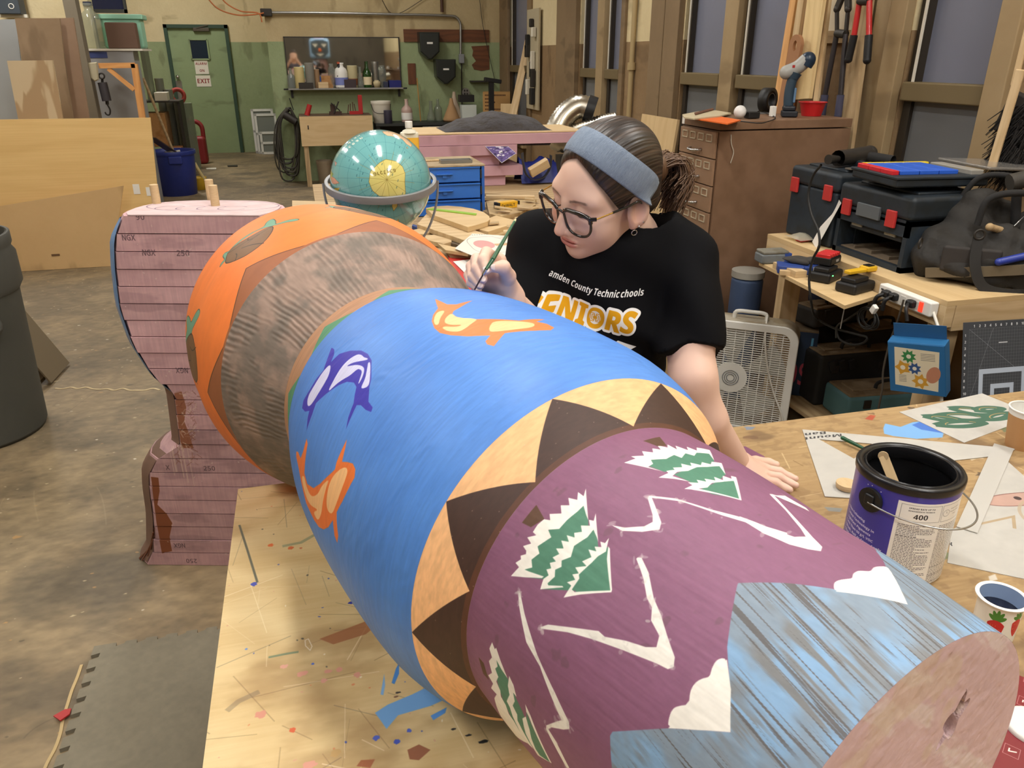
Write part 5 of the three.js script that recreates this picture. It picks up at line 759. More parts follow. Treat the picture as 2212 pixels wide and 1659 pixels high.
{ const c = onY(2226, 882, TAB + 0.095), p = thing('paper_cup', 'brown kraft paper cup with a white rolled rim', 'cup', [c.x, TAB, c.z]); part(p, 'cup', LA([[0, 0.002], [0.029, 0.002], [0.0295, 0], [0.0385, 0.078], [0.039, 0.08]], 40), mat([186, 140, 92], 0.8), 'brown kraft sleeve'); part(p, 'rim', [LA([[0.039, 0.08], [0.0405, 0.093]], 40), TO(0.0405, 0.0022, 0, 0.094, 0, { rx: Math.PI / 2 }), LA([[0.0395, 0.093], [0.03, 0.01], [0, 0.01]], 40)], M.white); }
// tracing sheets cut as stencils
{
const ve = (t) => mat('#ffffff', 0.75, { map: t, transmission: 0.42, thickness: 0 }), z = (p) => Zm(1700, 840, 3.318, p);
const blank = (g, w, h) => { g.fillStyle = '#dcd9d2'; g.fillRect(0, 0, w, h); };
const lotus = canTex(768, 512, (g, w, h) => { blank(g, w, h); g.strokeStyle = '#2e7054'; g.lineJoin = 'round'; const pet = (x, y, rx, ry, a) => { g.lineWidth = 44; g.beginPath(); g.moveTo(x - rx * 1.5 * Math.cos(a), y - rx * 1.5 * Math.sin(a)); g.quadraticCurveTo(x + ry * 1.6 * Math.sin(a), y - ry * 1.6, x + rx * 1.3 * Math.cos(a), y + rx * 1.3 * Math.sin(a)); g.quadraticCurveTo(x - ry * 1.6 * Math.sin(a), y + ry * 1.6, x - rx * 1.5 * Math.cos(a), y - rx * 1.5 * Math.sin(a)); g.stroke(); g.save(); g.strokeStyle = '#c8a460'; g.lineWidth = 6; g.beginPath(); g.ellipse(x, y, rx * 0.9, ry * 0.8, a, 3, 6); g.stroke(); g.restore(); }; pet(330, 250, 110, 52, 0.35); pet(240, 320, 110, 40, 0.15); pet(450, 200, 90, 48, 0.55); pet(540, 290, 80, 36, -0.15); pet(200, 240, 80, 34, 0.5); pet(560, 200, 70, 34, 0.1); grainOver(g, w, h, 0.06, (x, y) => fbm(x / 40, y / 40, 3)); });
slab('tracing_sheet', 'tracing sheet with a thickly painted green lotus', 'sheet', z([[805, 165], [1400, 32], [1790, 190], [1270, 385]]), TAB + 0.0012, 0.001, ve(lotus), { uv: 1, rawuv: 1 });
const tri = canTex(512, 512, (g, w, h) => { blank(g, w, h); g.fillStyle = '#2a2a2c'; g.save(); g.translate(160, 70); g.rotate(Math.PI + 0.1); g.font = 'bold italic 30px sans-serif'; g.fillText('Mountain', -40, 0); g.fillText('Bank', -10, 32); g.restore(); grainOver(g, w, h, 0.06, (x, y) => fbm(x / 40, y / 40, 3)); });
slab('tracing_sheet', 'narrow cut tracing sheet with handwriting in its corner, tucked behind the paint can', 'sheet', z([[110, 290], [1640, 428], [1580, 470], [760, 560], [520, 785], [272, 770]]), TAB + 0.0024, 0.001, ve(tri), { uv: 1, rawuv: 1, hole: z([[228, 360], [610, 392], [560, 440], [480, 500]]) });
const eye = canTex(768, 768, (g, w, h) => { blank(g, w, h); g.fillStyle = '#dcb6a6'; g.beginPath(); g.ellipse(560, 300, 150, 46, 0.1, 0, 7); g.fill(); g.strokeStyle = '#9a6a5c'; g.lineWidth = 5; g.stroke(); g.fillStyle = '#4a2a26'; g.beginPath(); g.arc(560, 292, 14, 0, 7); g.fill(); g.fillStyle = '#6fa4dc'; g.fillRect(330, 280, 90, 26); g.strokeStyle = 'rgba(196,164,116,.7)'; g.lineWidth = 12; g.beginPath(); g.moveTo(280, 410); g.lineTo(440, 400); g.lineTo(380, 470); g.stroke(); g.strokeStyle = 'rgba(210,190,160,.8)'; g.beginPath(); g.arc(620, 470, 160, 2, 4.4); g.stroke(); g.fillStyle = '#2a2a2c'; g.font = 'bold italic 30px sans-serif'; g.save(); g.translate(60, 470); g.rotate(0.1); g.fillText('TE', 0, 0); g.fillText('EY', 4, 32); g.restore(); grainOver(g, w, h, 0.06, (x, y) => fbm(x / 40, y / 40, 3)); });
slab('tracing_sheet', 'large tracing sheet with a painted eye shape lying beyond the yoghurt pot', 'sheet', z([[1180, 1010], [1420, 890], [1560, 500], [1740, 660], [1840, 1390], [1150, 1245]]), TAB + 0.0013, 0.001, ve(eye), { uv: 1, rawuv: 1 });
slab('tracing_strip', 'plain strip of tracing paper lying across the painted sheets', 'sheet', z([[1485, 390], [1628, 428], [1365, 1032], [1215, 985]]), TAB + 0.0037, 0.001, ve(canTex(64, 64, blank)), { uv: 1, rawuv: 1 });
}
{ const c = onY(1829, 1047, TAB + 0.012); const d = solo('wooden_disc', 'round wooden disc lying on another beside the paint can', 'disc', CY(0.021, 0.021, 0.006, 0, 0.003, 0, { n: 36 }), M.pine, [c.x, TAB + 0.0105, c.z], 0, 'wooden discs by the paint can'); const e = copyOf(d, 'round wooden disc under another beside the paint can', [c.x + 0.003, TAB + 0.0042, c.z - 0.002]); }
{ const a = onY(1820, 946, TAB + 0.012), b = onY(1878, 975, TAB + 0.008); const t = thing('paintbrush', 'paintbrush with a dark green handle lying behind the paint can', 'paintbrush'); part(t, 'handle', bar(a, b, 0.0048, { r2: 0.0034 }), mat([30, 78, 50], 0.3)); part(t, 'handle_end', SP(0.0047, a.x, a.y, a.z), mat([40, 96, 66], 0.3)); part(t, 'ferrule', bar(b, onY(1905, 988, TAB + 0.006), 0.0034), M.steel); part(t, 'bristles', bar(onY(1905, 988, TAB + 0.006), onY(1920, 995, TAB + 0.004), 0.003, { r2: 0.001 }), mat([60, 40, 34], 0.8)); }
{ const t = thing('ruler', 'dark red ruler with white graduations lying beside the totem end', 'ruler'), a = onY(2188, 1560, TAB + 0.004), b = onY(2150, 1690, TAB + 0.004), s = b.clone().sub(a).normalize(), n = V(-s.z, 0, s.x); const ctex = canTex(1024, 128, (g, w, h) => { g.fillStyle = '#7c1620'; g.fillRect(0, 0, w, h); g.fillStyle = '#e8d8d0'; g.strokeStyle = '#e8d8d0'; for (let i = 0; i < 64; i++) { g.fillRect(i * 16, 0, 2.5, i % 4 ? 22 : 44); } g.font = 'bold 34px sans-serif'; for (let i = 0; i < 8; i++) { g.strokeRect(i * 128 + 40, 60, 46, 44); g.fillText(String(i + 4), i * 128 + 52, 96); } });
const gg = strip(a.clone().addScaledVector(s, -0.1), b.clone().addScaledVector(s, 0.2), 0.05, 0.004, { side: n }); { const p = gg.attributes.position, u = gg.attributes.uv; for (let i = 0; i < p.count; i++) { const v = V(p.getX(i), 0, p.getZ(i)).sub(a); u.setXY(i, v.dot(s) * 2.4 + 0.3, 0.5 + v.dot(n) / 0.05); } } part(t, 'scale', gg, tmat(ctex, 0.4)); }
{ const c = onY(2222, 1560, TAB + 0.02); solo('jar_lid', 'round white plastic lid resting near the ruler', 'lid', LA([[0, 0.008], [0.03, 0.008], [0.034, 0.006], [0.035, 0], [0.033, 0]], 36), M.white, [c.x + 0.012, TAB + 0.0045, c.z]); }

// floor bits near the tables
{
const x0 = -0.735, z0 = -2.02, L = 1.1, st = 0.056, k = 0.016, s = new THREE.Shape(); s.moveTo(0, 0);
for (let i = 0; i < 20; i++) { const a = 0.06 + i * st; if (a + 0.02 > L) break; s.lineTo(a, 0); s.lineTo(a + 0.002, -k); s.lineTo(a + 0.024, -k * 0.5); s.lineTo(a + 0.026, 0); }
s.lineTo(L, 0); s.lineTo(L, -L); s.lineTo(0, -L); for (let i = 19; i >= 0; i--) { const a = 0.04 + i * st; if (a + 0.02 > L) continue; s.lineTo(0, -(a + 0.02)); s.lineTo(k * 1.4, -(a + 0.012)); s.lineTo(k * 1.5, -(a - 0.006)); s.lineTo(0, -a); }
const foamT = colTex(512, 512, (u, v) => { const n = fbm(u * 60, v * 60, 3, 60), m = fbm(u * 7, v * 7, 5, 7); return mixc([146, 138, 118], [120, 114, 98], n * 0.5 + m * 0.6); }, [1, 1]);
solo('foam_floor_mat', 'grey interlocking foam mat with notched edges on the floor', 'mat', EX(s, 0.012, { rx: -Math.PI / 2 }), tmat(foamT, 0.9, { bumpMap: bumpRough, bumpScale: 0.001 }), [x0, 0.0005, z0]);
{ const pts = []; reseed(21); for (let i = 0; i <= 20; i++) pts.push([x0 - 0.02 + rr(-0.008, 0.006), 0.0015, z0 + 0.06 + i * 0.05]); struct('sawdust_line', ribbon(pts, 0.008, 0.003, V(1, 0, 0)), mat([196, 172, 126], 0.95), scene.getObjectByName('floor')); }
slab('red_scrap', 'small torn red scrap on the floor beside the foam mat', 'scrap', [[115, 1546], [140, 1532], [154, 1530], [150, 1542], [130, 1556]], 0.012, 0.004, M.red);
}
// scrap bench behind the totem
const MT = 0.98; let globeFlip = false;
{
const t = thing('scrap_bench', 'sturdy wooden bench buried under offcuts behind the totem', 'bench');
part(t, 'worktop', B(1.23, 0.04, 1.95, 0.645, MT - 0.02, -3.28, { long: 'x' }), M.pineOld); for (const x of [0.13, 1.2]) for (const z of [-4.1, -2.4]) part(t, 'leg', B(0.09, MT - 0.04, 0.09, x, (MT - 0.04) / 2, z), M.pineOld);
for (const z of [-4.15, -2.36]) part(t, 'apron', B(1.0, 0.1, 0.04, 0.66, MT - 0.09, z), M.pineOld);
}
// globe in a ring stand
{
const c = at(823, 393, 2.36), R = 0.1525, g = thing('globe', 'teal globe tipped to show Antarctica, cradled in a grey metal ring stand', 'globe', [c.x, MT, c.z]);
const vx = RGT, vy = UPV, vz = FWD.clone().negate(), dirOf = (px, py) => { let a = (px - 823) / 107, b = -(py - 393) / 107; const l = Math.hypot(a, b); if (l > 0.995) { a *= 0.995 / l; b *= 0.995 / l; } return V().addScaledVector(vx, a).addScaledVector(vy, b).addScaledVector(vz, Math.sqrt(1 - a * a - b * b)).normalize(); };
const pole = dirOf(852, 415), e1 = dirOf(865, 320).addScaledVector(pole, -dirOf(865, 320).dot(pole)).normalize(), e2 = V().crossVectors(pole, e1), S = 2048;
const az = (d) => { const r = Math.acos(clamp(d.dot(pole), -1, 1)) / Math.PI * S * 0.5, a = Math.atan2(d.dot(e2), d.dot(e1)); return [S / 2 + Math.cos(a) * r, S / 2 + Math.sin(a) * r]; };
const tex = canTex(S, S, (q) => {
q.fillStyle = '#72b2b4'; q.fillRect(0, 0, S, S); const P = (x, y) => az(dirOf(x, y));
q.strokeStyle = 'rgba(50,110,120,.55)'; q.lineWidth = 2; for (let i = 0; i < 24; i++) { const a = i / 24 * 6.283; q.beginPath(); q.moveTo(S / 2, S / 2); q.lineTo(S / 2 + Math.cos(a) * S / 2, S / 2 + Math.sin(a) * S / 2); q.stroke(); } for (let i = 1; i < 12; i++) { q.beginPath(); q.arc(S / 2, S / 2, i * S / 24, 0, 7); q.stroke(); }
const land = (c, pts, line = 'rgba(120,100,50,.8)') => { q.fillStyle = c; q.strokeStyle = line; q.lineWidth = 3; q.beginPath(); for (const [x, y] of pts) q.lineTo(...P(x, y)); q.closePath(); q.fill(); q.stroke(); };
land('#dcd07c', [[820, 400], [838, 382], [850, 374], [870, 376], [882, 385], [887, 398], [886, 415], [886, 438], [878, 450], [870, 452], [868, 462], [860, 470], [858, 462], [862, 452], [850, 446], [835, 446], [822, 436], [816, 420]]); q.strokeStyle = 'rgba(150,130,60,.8)'; q.lineWidth = 2; const ctr = P(852, 415); for (let i = 0; i < 14; i++) { const a = i / 14 * 6.28; q.beginPath(); q.moveTo(...ctr); q.lineTo(ctr[0] + Math.cos(a) * 190, ctr[1] + Math.sin(a) * 190); q.stroke(); }
land('#e8c4a0', [[835, 303], [848, 297], [862, 298], [872, 303], [886, 315], [895, 326], [895, 334], [886, 330], [876, 318], [862, 316], [848, 316], [840, 310]]); land('#e8c4a0', [[888, 337], [890, 341], [887, 341]]);
land('#d8c060', [[718, 362], [722, 372], [726, 384], [724, 396], [717, 396]]); land('#e0a090', [[726, 392], [738, 402], [750, 415], [738, 414], [728, 408]]); land('#7eb060', [[724, 378], [734, 392], [726, 398]]); land('#d8b850', [[734, 420], [750, 424], [742, 432]]); land('#d8c060', [[785, 283], [800, 281], [824, 283], [806, 287]]); land('#d8c060', [[856, 490], [866, 482], [866, 492]]); land('#c8a0a0', [[736, 364], [744, 372], [740, 378]]);
for (const [x, y, c] of [[640, 700, '#d8c060'], [1500, 400, '#e0a890']]) { q.fillStyle = c; q.beginPath(); q.ellipse(S / 2 + Math.cos(x) * 860, S / 2 + Math.sin(x) * 860, 140, 90, x, 0, 7); q.fill(); }
const txt = (s, pts, sz, col) => { q.fillStyle = col; q.font = `bold ${sz}px sans-serif`; q.textAlign = 'center'; const n = s.length; for (let i = 0; i < n; i++) { const f = i / (n - 1), a = P(pts[0][0] + (pts[1][0] - pts[0][0]) * f, pts[0][1] + (pts[1][1] - pts[0][1]) * f), b = P(pts[0][0] + (pts[1][0] - pts[0][0]) * (f + 0.05), pts[0][1] + (pts[1][1] - pts[0][1]) * (f + 0.05)); q.save(); q.translate(...a); q.rotate(Math.atan2(b[1] - a[1], b[0] - a[0])); q.fillText(s[i], 0, 0); q.restore(); } };
globeFlip = (() => { const a = P(800, 400), b = P(840, 400), u = P(820, 380), v = P(820, 420); return ((b[0] - a[0]) * (v[1] - u[1]) - (b[1] - a[1]) * (v[0] - u[0])) < 0; })();
txt('Indian', [[754, 338], [785, 312]], 42, '#eef0e0'); txt('Ocean', [[763, 346], [793, 321]], 42, '#eef0e0'); txt('arctica', [[828, 402], [866, 392]], 38, '#8a7a40'); for (let i = 0; i < 60; i++) { q.fillStyle = 'rgba(40,90,100,.7)'; const a = P(730 + (i * 37) % 190, 300 + (i * 53) % 180); q.fillRect(a[0], a[1], 16, 4); }
});
const sg = clean(new THREE.SphereGeometry(R, 96, 64)); { const p = sg.attributes.position, u = sg.attributes.uv; for (let i = 0; i < p.count; i++) { const d = V(p.getX(i), p.getY(i), p.getZ(i)).normalize(), a = az(d); u.setXY(i, a[0] / S, 1 - a[1] / S); } } sg.translate(0, c.y - MT, 0);
part(g, 'sphere', sg, tmat(tex, 0.16, { clearcoat: 0.9, clearcoatRoughness: 0.08 }));
const cy = c.y - MT, Rr = 0.17, tiltX = 0.16, ry = Math.atan2(-c.x, -c.z), ring = J(LA([[Rr - 0.002, -0.009], [Rr, -0.01], [Rr, 0.01], [Rr - 0.002, 0.011], [Rr - 0.011, 0.011], [Rr - 0.011, 0.0085], [Rr - 0.003, 0.0085], [Rr - 0.002, -0.009]], 72)); ring.rotateX(tiltX); ring.rotateY(ry); ring.translate(0, cy - 0.004, 0);
const gm = mat([150, 150, 152], 0.45, { metalness: 0.3 }); part(g, 'ring', ring, gm, 'grey metal ring');
for (const a0 of [0]) { const arc = []; for (let i = 0; i <= 20; i++) { const a = Math.PI + Math.PI * i / 20; arc.push([Math.cos(a) * (Rr + 0.004), cy + Math.sin(a) * (cy - 0.02), 0]); } const ag = TU(arc, 0.004, { n: 40 }); ag.rotateY(ry + a0); part(g, 'cradle_arm', ag, gm); }
part(g, 'base', LA([[0, 0], [0.085, 0], [0.086, 0.006], [0.03, 0.016], [0.012, 0.028], [0, 0.028]], 40), gm);
}
// wide lateral drawer cabinet, blue
const CABD = (() => {
const p = at(1046, 357, 3.2), top = p.y, x1 = p.x, w = 0.34, d = 0.3, h = top - MT, x0 = x1 - w, z = p.z, t = thing('drawer_cabinet', 'small bright blue metal drawer cabinet on the scrap bench', 'cabinet', [x0, MT, z]);
const blue = mat([34, 92, 178], 0.45), edge = mat([42, 104, 192], 0.45); part(t, 'case', [B(w, h - 0.004, d - 0.02, w / 2, h / 2 - 0.002, -d / 2 - 0.01), B(0.012, h, 0.02, 0.006, h / 2, -0.008), B(0.012, h, 0.02, w - 0.006, h / 2, -0.008)], blue); part(t, 'top_sheet', B(w + 0.004, 0.006, d + 0.01, w / 2, h + 0.001, -d / 2), mat([176, 158, 128], 0.85, { map: T.dust }), 'dusty top');
const n = Math.round(h / 0.058), dh = h / n; for (let i = 0; i < n; i++) { const dr = part(t, 'drawer', [B(w - 0.03, dh - 0.006, 0.012, w / 2 - 0.004, (i + 0.5) * dh, -0.002, { r: 0.003 }), B(w - 0.03, 0.004, 0.006, w / 2 - 0.004, (i + 1) * dh - 0.006, 0.006)], edge); part(dr, 'pull', [B(0.07, 0.006, 0.012, w / 2 + 0.0, (i + 0.55) * dh, 0.01, { r: 0.002 }), B(0.016, 0.012, 0.008, w / 2, (i + 0.42) * dh, 0.007)], edge); part(dr, 'slide', B(0.006, dh * 0.5, 0.01, w - 0.015, (i + 0.5) * dh, 0.0), M.iron); }
return { x0, x1, z, top, w, d };
})();
{ const c = V(CABD.x0 + 0.235, CABD.top + 0.004, CABD.z - 0.08), t = thing('steel_tray', 'shallow grey steel tray on the blue drawer cabinet', 'tray', c); part(t, 'base', B(0.13, 0.003, 0.05, 0, 0.0015, 0), M.steel); part(t, 'rim', [B(0.13, 0.012, 0.004, 0, 0.008, 0.025), B(0.13, 0.012, 0.004, 0, 0.008, -0.025), B(0.004, 0.012, 0.05, 0.065, 0.008, 0), B(0.004, 0.012, 0.05, -0.065, 0.008, 0)], M.steel);
solo('thin_dowel', 'thin wooden dowel lying behind the steel tray', 'dowel', bar([-0.09, 0.005, 0.01], [0.06, 0.005, -0.005], 0.004), M.pine, [CABD.x0 + 0.16, CABD.top + 0.003, CABD.z - 0.15]); }
{ // glue bottle
const t = thing('glue_bottle', 'white cap bottle with a yellow and orange label behind the globe', 'bottle', [CABD.x0 + 0.05, CABD.top + 0.004, CABD.z - 0.12]), lab = canTex(512, 512, (g, w, h) => { const gr = [['#e9b23a', 0, 300], ['#e2742a', 300, 512]]; for (const [c, a, b] of gr) { g.fillStyle = c; g.fillRect(0, a, w, b - a); } g.fillStyle = '#8a2a1c'; g.beginPath(); g.arc(256, 130, 46, 0, 7); g.fill(); g.fillStyle = '#f6efe0'; g.font = 'bold 40px sans-serif'; g.textAlign = 'center'; g.fillText('K-S', 256, 144); g.fillStyle = '#241c18'; g.fillRect(60, 218, 392, 62); g.fillStyle = '#f4f0e8'; g.font = 'bold 54px serif'; g.fillText('WOODWORK', 256, 268); g.fillStyle = '#c8381c'; g.font = 'bold 44px sans-serif'; g.fillText('Premium', 150, 60); });
const sh = (y, k) => { const s = new THREE.Shape(), w = 0.037 * k, d = 0.022 * k, r = 0.012 * k; s.moveTo(-w + r, -d); s.lineTo(w - r, -d); s.quadraticCurveTo(w, -d, w, -d + r); s.lineTo(w, d - r); s.quadraticCurveTo(w, d, w - r, d); s.lineTo(-w + r, d); s.quadraticCurveTo(-w, d, -w, d - r); s.lineTo(-w, -d + r); s.quadraticCurveTo(-w, -d, -w + r, -d); return s; };
const H = 0.125; part(t, 'body', EX(sh(0, 1), H, { rx: -Math.PI / 2, b: 0.008, bs: 3 }), mat([226, 220, 200], 0.4)); const lg = EX(sh(0, 1.015), 0.098, { rx: -Math.PI / 2, rawuv: 1, p: [0, 0.005, 0] }); { const p = lg.attributes.position, u = lg.attributes.uv; for (let i = 0; i < p.count; i++) u.setXY(i, p.getX(i) / 0.076 + 0.5, p.getY(i) / 0.105); } part(t, 'label', lg, tmat(lab, 0.4), 'yellow and orange label'); part(t, 'shoulder', LA([[0.033, H - 0.004], [0.026, H + 0.006], [0.0125, H + 0.012], [0.0125, H + 0.02]], 24), mat([226, 220, 200], 0.4)); part(t, 'cap', LA([[0, H + 0.042], [0.014, H + 0.042], [0.0155, H + 0.04], [0.0155, H + 0.016], [0.0125, H + 0.016]], 24), M.white, 'white screw cap');
}
// pink foam boards behind
{
const pinkT = plaster([206, 164, 172], [184, 142, 152], 7), pm = tmat(pinkT, 0.85), z = at(1000, 400, 3.95).z, th = 0.0508, X = (px, py) => onZ(px, py, z).x, L = [[905, 1092, 0], [905, 1126, 1], [905, 1082, 2], [905, 1115, 3], [905, 1262, 4]], lab = ['bottom pink foam board of the stack behind the blue cabinet', 'second pink foam board from the bottom of the stack', 'middle pink foam board of the stack, short and slightly askew', 'pink foam board just under the long top one of the stack', 'longest pink foam board, on top of the stack under the dark bag'];
L.forEach(([a, b, i]) => { const x0 = X(a, 400), x1 = X(b, 400), sh = [0, 0.02, -0.015, 0.012, 0][i]; solo('foam_board', lab[i], 'foam board', B(x1 - x0, th - 0.001, 0.42, 0, th / 2, 0, { r: 0.002 }), pm, [(x0 + x1) / 2, MT + i * th + 0.0005, z - 0.21 + sh], [0, 0.02, -0.02, 0.015, 0][i], 'pink foam boards stacked on the bench'); });
const ty = MT + 5 * th + 0.002;
solo('plywood_cover', 'thin plywood strip covering the long pink foam board', 'board', B(X(1262, 315) - X(905, 315), 0.006, 0.4, 0, 0.003, 0), M.ply, [(X(1262, 315) + X(905, 315)) / 2, ty, z - 0.22]);
const by = ty + 0.007;
// dark bag: slumped cloth with a strap
const bag = thing('cloth_bag', 'slumped dark grey cloth bag with a strap hanging over the foam boards', 'bag', [0, 0, 0]), bx0 = X(968, 300), bx1 = X(1200, 300), cz = z - 0.1;
const prof = [0.0, 0.03, 0.05, 0.055, 0.06, 0.085, 0.09, 0.082, 0.07, 0.066, 0.06, 0.04, 0.0];
const bg = grid(60, 24, (u, v) => { const i = u * (prof.length - 1), k = Math.floor(Math.min(i, prof.length - 1.001)), hgt = prof[k] + (prof[k + 1] - prof[k]) * (i - k), a = Math.PI * v, wob2 = 0.012 * (fbm(u * 9, v * 7, 3) - 0.5); const x = bx0 + (bx1 - bx0) * u, over = sstep(0.45, 0.7, u) * (1 - sstep(0.96, 1, u)) * sstep(0.12, 0, v) * 0.07; return [x, Math.max(by - 0.03 * 0, by + (hgt + wob2) * Math.sin(a)) - over, cz - 0.12 + 0.17 * Math.cos(a) * (0.8 + 0.2 * fbm(u * 6, 3, 2)) + over * 0.6]; });
part(bag, 'body', bg, mat([74, 72, 76], 0.9, { map: T.dust, bumpMap: bumpRough, bumpScale: 0.004 })); const st = [[1128, 330], [1130, 350], [1136, 375], [1152, 388], [1175, 382], [1188, 362], [1190, 335]].map(([x, y], i) => onZ(x, y, z + 0.05 + 0.02 * Math.sin(i)));
part(bag, 'strap', ribbon(st, 0.02, 0.003, V(0.3, 0, 1)), mat([64, 64, 68], 0.9), 'hanging webbing strap');
{ const q = [[1048, 316], [1098, 316], [1115, 331], [1084, 352]].map(([x, y], i) => onZ(x, y, z + [0.012, 0.012, 0.05, 0.075][i])), t = canTex(256, 256, (g, w, h) => { g.fillStyle = '#6c5c94'; g.fillRect(0, 0, w, h); reseed(6); for (let i = 0; i < 50; i++) { g.fillStyle = ['#d8d4e4', '#3a3450', '#9a8cc0', '#544878', '#e8e6ec'][i % 5]; g.fillRect(rr(0, 230), rr(0, 230), rr(8, 60), rr(6, 30)); } g.strokeStyle = '#ecebf0'; g.lineWidth = 8; g.strokeRect(0, 0, w, h); }); const gg = grid(4, 4, (u, v) => q[0].clone().lerp(q[1], u).lerp(q[3].clone().lerp(q[2], u), v)); solo('photo_print', 'glossy purple photo print hanging over the pink foam boards', 'print', [gg, gg.clone().translate(0, -0.001, -0.0015)], tmat(t, 0.25)); }
// blue tarpaulin and offcuts under the strap
const tp = grid(14, 8, (u, v) => { const x = X(1125, 380) + (X(1205, 380) - X(1125, 380)) * u; return [x, MT + 0.008 + 0.13 * Math.sin(Math.PI * v) * (0.6 + 0.5 * fbm(u * 5, v * 4, 2)), z + 0.02 - 0.16 * v]; }); solo('blue_tarpaulin', 'crumpled dark blue tarpaulin beside the foam boards', 'tarpaulin', tp, mat([28, 42, 120], 0.5));
const wf = thing('wooden_block', 'pale chamfered wooden offcut leaning on the blue tarpaulin', 'offcut', onZ(1168, 372, z + 0.06), [0.3, 0.2, 0.5]); part(wf, 'block', [B(0.11, 0.05, 0.03, 0, 0.03, 0, { r: 0.004 })], M.pine);
}
